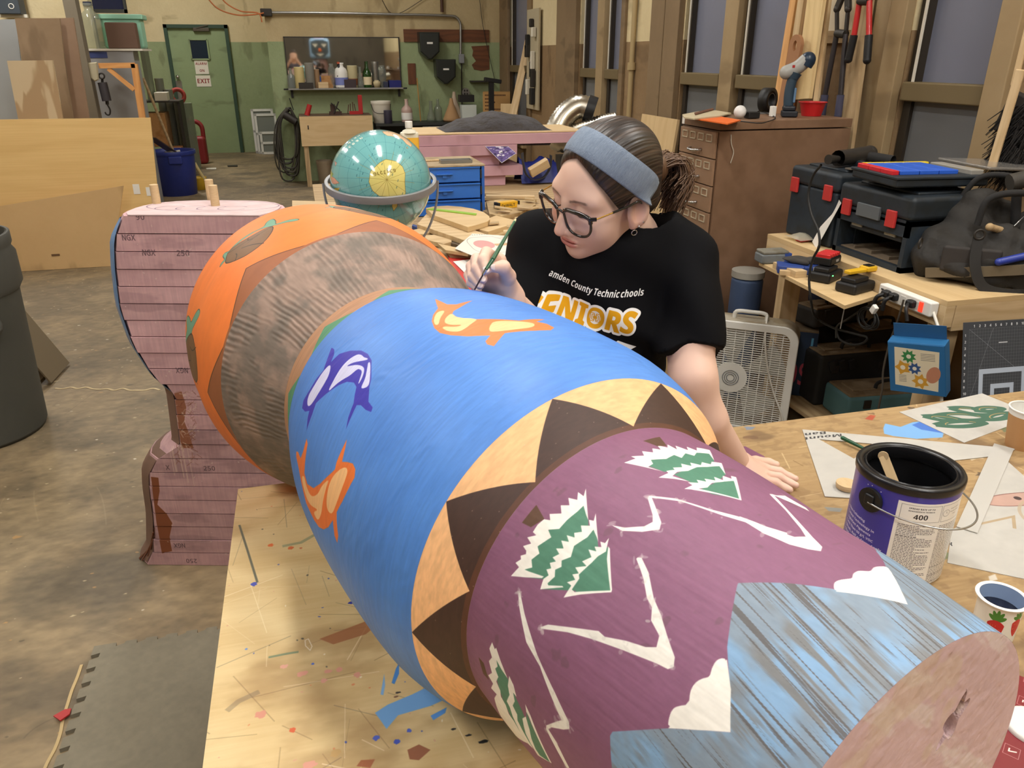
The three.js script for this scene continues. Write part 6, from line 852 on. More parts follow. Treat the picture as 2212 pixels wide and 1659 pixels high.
// offcuts, each a board of its own
{
const z = (p) => Zm(620, 420, 4.096, p), add = (label, pts, y, t, m = M.ply, long = 'x') => slab('offcut_board', label, 'offcut', z(pts), y, t, m, { long, group: 'plywood offcuts heaped on the scrap bench', b: 0.0008 });
const Y = MT;
add('yellowish pine offcut lying left of the globe', [[45, 52], [430, 66], [430, 118], [45, 104]], Y + 0.02, 0.018, M.pine);
add('broad curved plywood offcut under the yellow drill bit box', [[1760, 60], [1990, 30], [2190, 45], [2200, 90], [2060, 160], [1900, 192], [1790, 170]], Y + 0.036, 0.018, M.osb);
add('flat plywood offcut under the yellow box stack', [[1700, 120], [2000, 110], [2212, 150], [2212, 230], [1900, 235]], Y + 0.017, 0.016, M.pineOld);
add('long slim slat lying behind the yellow box', [[1760, -2], [2190, 6], [2190, 18], [1760, 12]], Y + 0.05, 0.012, M.pine); add('second slim slat in front of the foam boards', [[1640, -30], [2150, 2], [2150, 12], [1640, -18]], Y + 0.036, 0.012, M.pineOld); add('splintered slat under the slim slats', [[1690, 10], [2210, 28], [2210, 44], [1690, 24]], Y + 0.022, 0.012, M.osb);
add('long wide plank beneath the round ended board', [[1150, 262], [1240, 165], [1770, 355], [1560, 402]], Y + 0.034, 0.018, M.pine); add('square plywood board beneath the round ended one', [[1590, 282], [1780, 328], [2065, 240], [1850, 186]], Y + 0.034, 0.018, M.ply); add('lower plywood sheet under the square board', [[1640, 330], [1800, 380], [2080, 300], [1960, 240]], Y + 0.0165, 0.015, M.osb);
const rb = add('plywood board with a round sawn end and a lime pencil line', [[1228, 120], [1300, 105], [1420, 99], [1540, 108], [1650, 126], [1740, 155], [1788, 190], [1796, 220], [1775, 238], [1700, 262], [1600, 288], [1440, 232], [1290, 180]], Y + 0.054, 0.019, M.ply);
slab('lime_stick', 'thin lime green stick lying on the round ended board', 'stick', z([[1240, 128], [1290, 120], [1678, 166], [1672, 178]]), Y + 0.058, 0.0035, mat([150, 190, 60], 0.5));
add('short curved sliver of plywood by the globe stand', [[1070, 322], [1180, 300], [1290, 300], [1305, 316], [1210, 352], [1120, 345]], Y + 0.02, 0.016, M.ply); add('notched plywood sliver near the totem', [[1200, 362], [1300, 356], [1456, 398], [1456, 418], [1385, 436], [1250, 405]], Y + 0.019, 0.016, M.pine); add('long split lath in front of the drawing', [[1390, 452], [1660, 488], [1745, 496], [1700, 532], [1440, 522]], Y + 0.02, 0.016, M.pineOld); add('second split lath lying across the first', [[1330, 430], [1500, 470], [1640, 505], [1600, 520], [1400, 490]], Y + 0.032, 0.011, M.ply);
add('dark end grain block under the wide plank', [[1460, 380], [1530, 400], [1528, 450], [1450, 430]], Y + 0.015, 0.014, mat([104, 88, 70], 0.8)); add('blue painted offcut poking out by the globe stand', [[1115, 262], [1230, 300], [1215, 312], [1105, 275]], Y + 0.017, 0.014, mat([40, 66, 130], 0.6));
reseed(15); for (let i = 0; i < 14; i++) { const x = rr(1780, 2150), y = rr(20, 330), a = rr(-0.4, 0.4), l = rr(60, 160); const q = [[x, y], [x + l, y + l * a * 0.4], [x + l, y + l * a * 0.4 + 14], [x, y + 16]]; slab('wood_sliver', 'thin sliver of wood scattered among the offcuts on the scrap bench', 'offcut', z(q), Y + 0.04 + 0.002 * i, 0.005, [M.pine, M.osb, M.pineOld][i % 3], { group: 'wood slivers among the offcuts' }); }
// yellow bit box
{ const c = onY(1095, 447, Y + 0.04), t = thing('bit_box', 'small yellow and black drill bit box on the curved offcut', 'box', [c.x, Y + 0.037, c.z], 0.35), tx = canTex(256, 64, (g, w, h) => { g.fillStyle = '#e0ac24'; g.fillRect(0, 0, w, h); g.fillStyle = '#1c1a18'; g.font = 'bold 40px sans-serif'; g.fillText('DeWALT', 40, 46); g.fillRect(0, 0, 26, 64); g.fillRect(230, 0, 26, 64); }); const bx = B(0.11, 0.026, 0.032, 0, 0.013, 0, { r: 0.001 }); { const p = bx.attributes.position, u = bx.attributes.uv; for (let i = 0; i < p.count; i++) u.setXY(i, p.getX(i) / 0.11 + 0.5, p.getY(i) / 0.026); } part(t, 'carton', bx, tmat(tx, 0.5)); part(t, 'end_flap', [B(0.001, 0.02, 0.024, -0.0556, 0.013, 0)], M.black); }
// drawing sheets and red folder near the painting hand
const sk = canTex(512, 384, (g, w, h) => { g.fillStyle = '#e4dfd4'; g.fillRect(0, 0, w, h); g.strokeStyle = 'rgba(90,70,70,.6)'; g.lineWidth = 3; g.beginPath(); g.roundRect(120, 60, 260, 230, 80); g.stroke(); g.fillStyle = 'rgba(206,130,130,.7)'; g.beginPath(); g.ellipse(220, 170, 70, 60, 0.2, 0, 7); g.fill(); g.fillStyle = 'rgba(196,150,96,.7)'; g.fillRect(290, 170, 150, 30); g.fillStyle = 'rgba(80,80,90,.6)'; for (let i = 0; i < 18; i++) g.fillRect(90 + i * 18, 20, 10, 8); });
slab('red_folder', 'red card folder under the drawings on the scrap bench', 'folder', z([[1420, 540], [1530, 528], [1680, 560], [1720, 900], [1560, 900]]), Y + 0.006, 0.004, mat([196, 52, 44], 0.6)); slab('drawing_sheet', 'blank white corner of a sheet on the red folder', 'sheet', z([[1470, 592], [1640, 570], [1700, 640], [1600, 720]]), Y + 0.009, 0.0012, M.paper); slab('drawing_sheet', 'pencil and pink design drawing lying over the offcuts', 'sheet', z([[1485, 478], [1640, 346], [2040, 372], [1900, 580], [1640, 540]]), Y + 0.0385, 0.0012, tmat(sk, 0.85), { uv: 1, rawuv: 1 });
}
{ // feather-striped gourd behind the globe
const c = at(690, 440, 2.75), t = canTex(256, 128, (g, w, h) => { g.fillStyle = '#4a443c'; g.fillRect(0, 0, w, h); reseed(4); for (let i = 0; i < 70; i++) { g.fillStyle = ['#b4683c', '#2c2824', '#6a6458'][i % 3]; g.beginPath(); const x = rr(0, w), y = rr(0, h); g.moveTo(x, y); g.lineTo(x + 10, y + 34); g.lineTo(x + 18, y); g.fill(); } });
solo('painted_gourd', 'round gourd painted with dark and orange feathers behind the globe', 'gourd', SP(0.055, 0, 0.05, 0, { sc: [1.15, 0.9, 1], n: 28, m: 20 }), tmat(t, 0.5), [c.x, MT + 0.001, c.z]);
}
// card file cabinet
const CAB = { x0: 1.89, x1: 2.6, z0: -3.79, z1: -3.4, h: 1.32 };
{
const { x0, x1, z0, z1, h } = CAB, w = z1 - z0, d = x1 - x0, t = thing('card_file_cabinet', 'tall brown metal card file cabinet with label holders and chrome pulls', 'cabinet', [x0, 0, z1]);
const br = mat([142, 110, 86], 0.5, { map: T.mortar }), br2 = mat([150, 118, 92], 0.48);
part(t, 'case', [B(d - 0.006, h - 0.045, w, d / 2 + 0.003, (h - 0.045) / 2, -w / 2), B(d + 0.004, 0.04, w + 0.004, d / 2, h - 0.02, -w / 2, { r: 0.003 })], br);
const n = 10, dh = (h - 0.055) / n, face = B(0.012, dh - 0.005, w - 0.022, 0, 0, 0, { r: 0.002 }), fr = J([B(0.004, 0.004, 0.052, 0, 0.015, 0), B(0.004, 0.004, 0.052, 0, -0.015, 0), B(0.004, 0.034, 0.004, 0, 0, 0.026), B(0.004, 0.034, 0.004, 0, 0, -0.026)]), card = B(0.001, 0.026, 0.046, 0.0012, 0, 0), pull = J([TU([[0, 0.004, -0.055], [-0.022, 0, -0.045], [-0.027, -0.004, 0], [-0.022, 0, 0.045], [0, 0.004, 0.055]], 0.0065, { n: 20, m: 8 })]);
for (let i = 0; i < n; i++) { const y = (i + 0.5) * dh + 0.008, dr = part(t, 'drawer', face, br2); dr.position.set(-0.004, y, -w / 2); const p = part(dr, 'pull', pull, M.chrome, 'chrome pull'); p.position.set(-0.006, -0.032, 0); for (let k = 0; k < 4; k++) { const f = part(dr, 'label_holder', fr, mat([214, 202, 176], 0.4, { metalness: 0.3 })); f.position.set(-0.008, 0.03, -0.126 + k * 0.084); } }
part(t, 'hanging_thread', TU([[0.06, h - 0.06, 0.004], [0.065, h - 0.1, 0.006], [0.082, h - 0.14, 0.005], [0.072, h - 0.19, 0.006]], 0.002), M.offwhite, 'bit of string stuck on the side');
part(t, 'sticker', B(0.001, 0.035, 0.026, -0.003, h - 0.02, -w + 0.02), M.paper);
}
const CT = CAB.h + 0.001;
slab('folder', 'bright orange folder on the brown card cabinet', 'folder', [[1500, 256], [1530, 247], [1600, 259], [1572, 267]], CT + 0.006, 0.005, M.orange);
slab('paper_pile', 'dusty loose papers on the end of the card cabinet', 'papers', [[1474, 247], [1510, 240], [1545, 238], [1580, 244], [1555, 250], [1500, 256], [1478, 253]], CT + 0.012, 0.006, mat([196, 182, 150], 0.85));
slab('pencil', 'wooden pencil lying across the loose papers', 'pencil', [[1500, 243], [1540, 233], [1542, 236], [1502, 247]], CT + 0.017, 0.004, M.brownwood);
{ const p = onY(1597, 256, CT), t = thing('lamp_bulb', 'round white lamp bulb lying on the card cabinet', 'bulb', [p.x, CT, p.z]); part(t, 'bulb', SP(0.03, 0, 0.0305, 0), mat([226, 226, 224], 0.3)); part(t, 'socket', [B(0.06, 0.03, 0.05, 0.06, 0.016, 0.01, { r: 0.004 })], M.black, 'black socket'); }
{ const p = onY(1655, 243, CT), t = thing('tape_roll', 'roll of black tape standing on its edge on the card cabinet', 'tape', [p.x, CT, p.z], 0.5), R = 0.062; part(t, 'tape', LA([[0.036, -0.024], [R, -0.024], [R, 0.024], [0.036, 0.024], [0.036, -0.024]], 40, { rx: Math.PI / 2, p: [0, R, 0] }), M.black); part(t, 'core', LA([[0.034, -0.023], [0.0362, -0.023], [0.0362, 0.023], [0.034, 0.023]], 32, { rx: Math.PI / 2, p: [0, R, 0] }), mat([186, 168, 150], 0.8), 'cardboard core'); }
{ // cordless driver standing on its battery
const p = onY(1700, 252, CT), t = thing('cordless_driver', 'cordless driver with grey head standing upright on the card cabinet', 'power tool', [p.x, CT, p.z], -0.5), nv = mat([46, 66, 82], 0.5);
part(t, 'battery', [B(0.075, 0.028, 0.1, 0.008, 0.015, 0.0, { r: 0.006 }), B(0.06, 0.026, 0.085, 0.004, 0.04, 0, { r: 0.01 })], mat([30, 34, 42], 0.45)); part(t, 'grip', [TU([[0, 0.05, 0], [-0.004, 0.1, 0], [0, 0.16, 0], [0.008, 0.19, 0]], 0.024, { n: 20, m: 12 })], nv, 'dark blue grip'); part(t, 'rubber_panel', B(0.012, 0.07, 0.04, 0.022, 0.1, 0, { r: 0.005 }), mat([96, 128, 160], 0.6)); part(t, 'collar', CY(0.034, 0.026, 0.03, 0.006, 0.19, 0, { rz: -0.3 }), nv);
part(t, 'motor_housing', [TU([[-0.03, 0.205, 0], [0.02, 0.228, 0], [0.055, 0.262, 0]], 0.033, { n: 16, m: 14 }), SP(0.033, -0.03, 0.205, 0)], mat([164, 164, 160], 0.4), 'grey motor housing'); part(t, 'nose', [SP(0.036, 0.062, 0.262, 0), CY(0.036, 0.033, 0.03, 0.058, 0.248, 0, { rz: -0.4 })], mat([34, 52, 72], 0.35)); part(t, 'badge', B(0.012, 0.012, 0.002, -0.002, 0.232, 0.032), M.red);
}
{ const p = onY(1752, 250, CT), t = thing('plastic_tub', 'small red plastic tub on the card cabinet', 'tub', [p.x, CT, p.z]); part(t, 'tub', LA([[0, 0.002], [0.045, 0.002], [0.047, 0], [0.062, 0.06], [0.07, 0.064], [0.069, 0.067], [0.06, 0.064], [0.044, 0.006], [0, 0.006]], 36), mat([196, 30, 34], 0.4)); }
solo('thin_cable', 'thin dark cable drooping over the card cabinet edge', 'cable', TU([[1600, 262], [1640, 266], [1660, 262], [1675, 255], [1662, 247], [1640, 240], [1628, 250]].map(([x, y]) => onY(x, y, CT + 0.004)), 0.0025, { n: 50 }), M.cord);
{ const p = onY(1668, 252, CT); solo('white_adapter', 'little white plug adapter beside the cordless driver', 'adapter', B(0.026, 0.05, 0.026, 0, 0.025, 0, { r: 0.004 }), M.white, [p.x, CT, p.z]); }
// boards leaning on the wall behind the cabinet
{
const lean = (name, label, cat, a, b, w, th, m, dx = 0.04) => { const x = XR - dx, pa = onX(a[0], a[1], x), pb = onX(b[0], b[1], x - 0.05), dir = pa.clone().sub(pb).normalize(); const base = pb.clone().addScaledVector(dir, -(pb.y - 0.4) / dir.y), top = pa.clone().addScaledVector(dir, 0.25); return solo(name, label, cat, strip(base, top, w, th, { side: V(0, 0, 1) }), m); };
lean('leaning_board', 'orange tinted pine stud leaning at the edge of the window behind the card cabinet', 'board', [1716, 20], [1690, 180], 0.06, 0.04, tmat(woodTex([226, 174, 112], [190, 134, 76], { seed: 31 }), 0.7), 0.05);
lean('leaning_board', 'pale narrow pine board leaning beside the orange stud', 'board', [1730, 20], [1706, 180], 0.055, 0.02, M.pine, 0.08); lean('leaning_board', 'reddish brown strip leaning between pale boards', 'board', [1742, 20], [1718, 190], 0.05, 0.018, tmat(woodTex([176, 122, 80], [132, 86, 54], { seed: 33 }), 0.7), 0.06);
{ const x = XR - 0.14, a = onX(1764, 0, x), b = onX(1734, 214, x - 0.03); solo('hanging_board', 'broad pale board with a cut end hanging above the card cabinet', 'board', strip(b, a.clone().add(a.clone().sub(b).multiplyScalar(0.9)), 0.14, 0.02, { side: V(0, 0, 1) }), tmat(woodTex([232, 206, 154], [204, 172, 116], { seed: 35 }), 0.7)); }
lean('leaning_board', 'thin pale stick leaning between the broad board and the bolt cutters', 'board', [1787, 20], [1766, 200], 0.034, 0.018, M.pine, 0.1);
lean('leaning_board', 'wide tan plank leaning behind the red bolt cutter', 'board', [1860, 60], [1838, 220], 0.12, 0.02, M.pineOld, 0.05);
{ const z0 = onX(1772, 60, XR).z, z1 = onX(1880, 60, XR).z, y0 = onX(1820, 66, XR).y, y1 = y0 + 0.3; const t = thing('notice_sheet', 'curling cream paper pinned behind the bolt cutters on a wooden ledge', 'notice'); part(t, 'sheet', B(0.006, y1 - y0, z1 - z0, XR - 0.012, (y0 + y1) / 2, (z0 + z1) / 2), mat([224, 214, 190], 0.85)); part(t, 'ledge', B(0.03, 0.06, z1 - z0, XR - 0.016, y0 - 0.03, (z0 + z1) / 2), M.pineOld); }
// wooden paddle with a hole
{ const x = XR - 0.2, c = onX(1723, 99, x), b = onX(1716, 240, x), r = 0.055, s = new THREE.Shape(); s.absarc(0, 0, r, -0.1, Math.PI + 0.1); s.lineTo(-0.05, -0.45); s.lineTo(0.05, -0.45); s.closePath(); const h = new THREE.Path(); h.absellipse(0, 0.0, 0.017, 0.026, 0, Math.PI * 2); s.holes.push(h); const g = EX(s, 0.018, {}); g.rotateY(-Math.PI / 2); solo('wooden_paddle', 'brown hardboard paddle with an oval hole leaning behind the cordless driver', 'paddle', g, mat([164, 118, 82], 0.75), [c.x, c.y, c.z], [0.12, 0, 0]); }
}
// bolt cutters hanging on the wall
function boltCutter(label, px, col, grip, o) {
const t = thing('bolt_cutter', label, 'bolt cutter'), P = (x, y, dx = 0) => onX(x, y, XR - 0.14 - dx);
const q = px.map(([x, y]) => P(x, y)); const [jt, pl, pr, hl0, hr0, hl, hr, gl, gr] = q;
part(t, 'jaw', [strip(pl, jt.clone().add(V(0, 0.06, 0)), 0.035, 0.02, { side: V(0, 0, 1), r: 0.004 })], M.iron, 'steel jaw'); part(t, 'jaw', [strip(pr, jt.clone().add(V(0.004, 0.06, 0.01)), 0.035, 0.02, { side: V(0, 0, 1), r: 0.004 })], M.iron, 'steel jaw'); part(t, 'link_plate', [strip(hl0, pl, 0.016, 0.014, { side: V(0, 0, 1) }), strip(hr0, pr, 0.016, 0.014, { side: V(0, 0, 1) }), SP(0.017, pl.x, pl.y, pl.z), SP(0.017, pr.x, pr.y, pr.z)], M.iron); part(t, 'pivot', [bar(hl0, hr0, 0.02)], M.iron);
part(t, 'handle', bar(hl0, hl, 0.014), col); part(t, 'handle', bar(hr0, hr, 0.014), col); part(t, 'grip', [bar(hl, gl, 0.019), SP(0.019, gl.x, gl.y, gl.z)], grip); part(t, 'grip', [bar(hr, gr, 0.019), SP(0.019, gr.x, gr.y, gr.z)], grip);
}
boltCutter('long dark bolt cutter with slate grips hanging on the wall', [[1823, 2], [1808, 20], [1832, 20], [1808, 72], [1827, 74], [1782, 205], [1816, 205], [1776, 246], [1810, 250]], mat([62, 58, 60], 0.4, { metalness: 0.5 }), mat([66, 66, 88], 0.7));
boltCutter('bolt cutter with red handles and black grips hanging on the wall', [[1866, -70], [1855, -50], [1878, -50], [1857, 2], [1878, 2], [1845, 76], [1877, 76], [1833, 128], [1873, 130]], mat([190, 34, 36], 0.35, { clearcoat: 0.5 }), M.black);
// bench broom hanging by the near window
{
const X = XR - 0.12, P = (x, y, d = 0) => onX(x, y, X - d), t = thing('bench_broom', 'black bristle bench broom with a pale wooden handle hanging by the window', 'broom'); part(t, 'handle', [strip(P(2142, 362, 0.06), P(2205, 150, 0.06), 0.034, 0.012, { side: V(0.3, 0, 1), r: 0.004 }), strip(P(2190, 185, 0.06), P(2240, -20, 0.06), 0.024, 0.012, { side: V(0.3, 0, 1), r: 0.004 })], M.pine, 'pale wooden handle'); part(t, 'head_block', strip(P(2170, 290), P(2215, 205), 0.1, 0.035, { side: V(0.2, 0, 1), r: 0.008 }), mat([44, 38, 32], 0.8));
reseed(2); const br = []; const a = P(2195, 350), b = P(2215, 220); for (let i = 0; i < 420; i++) { const f = rnd(), s = a.clone().lerp(b, f).add(V(rr(-0.03, 0.03), 0, rr(-0.04, 0.05))); br.push(bar(s, s.clone().add(V(rr(-0.02, 0.02), rr(-0.12, -0.06) - 0.03 * (1 - f), rr(-0.11, -0.02))), 0.0028, { n: 4, r2: 0.0014 })); } part(t, 'bristles', br, mat([34, 31, 29], 0.9), 'black bristles');
}
// right workbench
const BH = 0.86, BX = 1.995, BZ0 = -3.06, BZ1 = -1.985, BX1 = 2.74;
{
const t = thing('workbench', 'rough pine workbench crowded with black toolboxes by the windows', 'workbench'), L = BZ1 - BZ0, W2 = BX1 - BX;
part(t, 'worktop', B(W2, 0.018, L, (BX + BX1) / 2, BH - 0.009, (BZ0 + BZ1) / 2, { long: 'z' }), M.ply); part(t, 'front_rail', B(0.038, 0.075, L, BX + 0.019, BH - 0.056, (BZ0 + BZ1) / 2, { r: 0.002 }), M.pine); part(t, 'end_rail', B(W2 - 0.04, 0.09, 0.038, (BX + BX1) / 2 + 0.02, BH - 0.063, BZ1 - 0.019, { r: 0.002 }), M.pine); part(t, 'back_rail', B(W2 - 0.04, 0.09, 0.038, (BX + BX1) / 2 + 0.02, BH - 0.063, BZ0 + 0.019), M.pine);
for (const [x, z] of [[BX + 0.065, BZ0 + 0.12], [BX + 0.065, BZ1 - 0.06], [BX1 - 0.06, BZ0 + 0.1], [BX1 - 0.06, BZ1 - 0.1]]) part(t, 'leg', B(0.088, BH - 0.09, 0.05, x, (BH - 0.09) / 2, z, { r: 0.002 }), M.pine); part(t, 'lower_shelf', B(W2 - 0.1, 0.018, L - 0.1, (BX + BX1) / 2 + 0.05, 0.09, (BZ0 + BZ1) / 2), M.pineOld);
}
const SH = 0.8; slab('side_shelf', 'narrow plywood shelf jutting from the workbench front, loaded with chargers', 'shelf', [[1640, 566], [1700, 548], [1902, 636], [1825, 660]], SH, 0.014, M.ply); { const a = onY(1730, 620, SH), b = onY(1826, 655, SH); solo('shelf_bracket_wire', 'stiff wire prop sticking out under the side shelf', 'wire', bar([b.x, SH - 0.01, b.z], [b.x - 0.01, SH - 0.09, b.z + 0.01], 0.002), M.steel); }
solo('timber_offcut', 'short pine batten lying under the blue sandpaper box', 'offcut', B(0.05, 0.025, 0.16, 0, 0.0125, 0), M.pine, [onY(1690, 590, SH).x + 0.03, SH + 0.001, onY(1690, 590, SH).z]);
{ // toolboxes
const shell = mat([34, 46, 58], 0.65, { map: T.dust }), dark = mat([32, 42, 52], 0.6, { map: T.dust }), latch = mat([190, 50, 48], 0.5);
const tb = (label, x, y, z0, z1, h, d, o = {}) => { const t = thing('toolbox', label, 'toolbox', [x, y, 0]), L = z1 - z0, zc = (z0 + z1) / 2, lh = o.lid ?? 0.075; if (o.open) { part(t, 'body', [B(d, 0.02, L, d / 2, 0.01, zc), B(d, h - lh, 0.02, d / 2, (h - lh) / 2, z0 + 0.01), B(d, h - lh, 0.02, d / 2, (h - lh) / 2, z1 - 0.01), B(0.02, h - lh, L, d - 0.01, (h - lh) / 2, zc), B(d, 0.02, L, d / 2, h - lh - 0.01, zc), B(0.012, 0.05, L, 0.006, h - lh - 0.035, zc)], shell); part(t, 'tray_floor', B(d - 0.04, 0.004, L - 0.05, d / 2, 0.023, zc), mat([120, 104, 84], 0.9), 'dusty tray floor'); for (let k = 1; k < 4; k++) part(t, 'divider', B(d - 0.05, 0.014, 0.006, d / 2, 0.03, z0 + L * k / 4), mat([110, 96, 78], 0.9)); } else part(t, 'body', [B(d, h - lh, L, d / 2, (h - lh) / 2, zc, { r: 0.012, s: 2 })], shell); part(t, 'lid', [B(d + 0.012, lh, L + 0.012, d / 2, h - lh / 2, zc, { r: 0.018, s: 2 }), B(d * 0.7, 0.012, L * 0.8, d / 2, h + 0.003, zc, { r: 0.005 })], dark); part(t, 'carry_handle', [B(0.03, 0.03, 0.13, d / 2, h + 0.02, zc, { r: 0.008 })], dark); for (const f of o.latches ?? [0.12, 0.85]) part(t, 'latch', B(0.012, 0.062, 0.05, -0.008, h - lh - 0.005, z0 + L * f, { r: 0.003 }), latch, 'red latch'); return t; };
tb('tall dark toolbox with red latches beside the card cabinet', 2.08, BH + 0.001, -3.09 + 0.03, -2.74, 0.3, 0.36);
const t2 = tb('dark toolbox with an open lower bay and red latches beside the black tool bag', 2.085, BH + 0.001, -2.72, -2.32, 0.275, 0.34, { open: true, lid: 0.085, latches: [0.14, 0.78] }); part(t2, 'centre_clasp', B(0.012, 0.05, 0.13, -0.007, 0.19, -2.535, { r: 0.003 }), mat([92, 98, 102], 0.6), 'grey clasp');
{ const t = thing('organizer_case', 'slim dark organizer case with clear latches inside the open toolbox bay', 'case', [2.1, BH + 0.1, -2.52]); part(t, 'case', B(0.26, 0.045, 0.3, 0.14, 0.0235, 0, { r: 0.008 }), dark); for (const z of [-0.1, 0.09]) part(t, 'latch', [B(0.008, 0.028, 0.06, 0.006, 0.03, z, { r: 0.002 })], mat([150, 150, 140], 0.4), 'clear latch'); for (const s of [-1, 1]) part(t, 'runner', B(0.2, 0.075, 0.008, 0.16, -0.04, s * 0.172), dark); }
{ const y = BH + 0.301, c = V(2.24, y + 0.001, -2.5), t = thing('organizer_tray', 'open parts organizer with blue, red and yellow bins on the toolbox', 'organizer', c, -0.12); y; part(t, 'base', [B(0.36, 0.03, 0.3, 0, 0.016, 0, { r: 0.008 }), B(0.37, 0.01, 0.31, 0, 0.034, 0, { r: 0.003 })], dark); const bins = [[[46, 92, 196], -0.1, 0.02, 6], [[46, 92, 196], 0.01, 0.02, 6]]; for (let i = 0; i < 3; i++) for (let k = 0; k < 2; k++) part(t, 'bin', [B(0.075, 0.016, 0.115, -0.1 + i * 0.077, 0.046, -0.02 + k * 0.0 + (k ? 0.06 : -0.058) * 0.98, { r: 0.003 })], mat([44, 96, 206], 0.4), 'blue bin'); for (let i = 0; i < 3; i++) part(t, 'bin', B(0.028, 0.017, 0.075, -0.155, 0.046, -0.1 + i * 0.078, { r: 0.003 }), mat([206, 36, 48], 0.4), 'red bin'); for (let i = 0; i < 3; i++) part(t, 'bin', B(0.09, 0.017, 0.024, -0.1 + i * 0.09, 0.046, -0.138, { r: 0.003 }), mat([236, 206, 44], 0.4), 'yellow bin'); part(t, 'bin', B(0.05, 0.018, 0.24, 0.15, 0.046, 0.0, { r: 0.003 }), mat([150, 146, 138], 0.5), 'grey bin'); part(t, 'hinged_lid', [B(0.3, 0.012, 0.3, 0.36, 0.05, -0.05, { r: 0.005, rz: -0.04 })], mat([200, 196, 190], 0.2, { transmission: 0.75, thickness: 0 }), 'clear plastic lid folded back'); part(t, 'lid_latch', [B(0.02, 0.024, 0.05, 0.5, 0.06, -0.1, { r: 0.004 }), B(0.02, 0.024, 0.05, 0.5, 0.06, 0.06, { r: 0.004 })], mat([210, 206, 200], 0.3, { transmission: 0.5, thickness: 0 })); }
{ const y = BH + 0.313, t = thing('impact_driver', 'dark impact driver lying on the tall toolbox', 'power tool', [2.27, y, -2.9], 0.25); part(t, 'body', [TU([[-0.13, 0.035, 0.01], [-0.05, 0.035, 0], [0.03, 0.04, 0], [0.075, 0.042, 0]], 0.033, { n: 20, m: 12 }), SP(0.034, 0.075, 0.042, 0)], mat([44, 40, 36], 0.5)); part(t, 'chuck', [CY(0.02, 0.012, 0.06, -0.16, 0.034, 0.012, { rz: Math.PI / 2 })], M.iron); part(t, 'grip', [TU([[0.04, 0.036, 0.02], [0.06, 0.03, 0.08], [0.062, 0.028, 0.13]], 0.02, { n: 12, m: 10 })], M.blackMatte); part(t, 'band', B(0.06, 0.004, 0.04, 0.0, 0.002, 0.05), M.offwhite); solo('aluminium_strip', 'flat aluminium strip lying under the impact driver', 'strip', B(0.3, 0.006, 0.035, 0, 0.003, 0), M.steel, [2.29, y + 0.001, -2.79], 0.1); }
{ const q = onY(1758, 528, BH + 0.001), t = thing('paper_note', 'tall white paper note propped against the open toolbox', 'note'); part(t, 'sheet', strip(V(BX + 0.06, BH + 0.002, -2.8), V(BX + 0.1, BH + 0.2, -2.74), 0.07, 0.001, { side: V(-0.3, 0, 1) }), M.paper); }
{ const z = onY(1730, 500, BH), pk = thing('plastic_packet', 'clear plastic packet with a red and white tag on the workbench corner', 'packet', [2.06, BH + 0.001, -2.9]); part(pk, 'film', [grid(6, 6, (u, v) => [-0.045 + u * 0.09, 0.012 + 0.022 * Math.sin(u * 3.1) * Math.sin(v * 3.1), -0.06 + v * 0.12])], mat([220, 214, 190], 0.3, { transmission: 0.6, thickness: 0 })); part(pk, 'tag', B(0.06, 0.002, 0.04, 0.0, 0.006, 0.02, { rz: 0.1 }), M.red); }
}
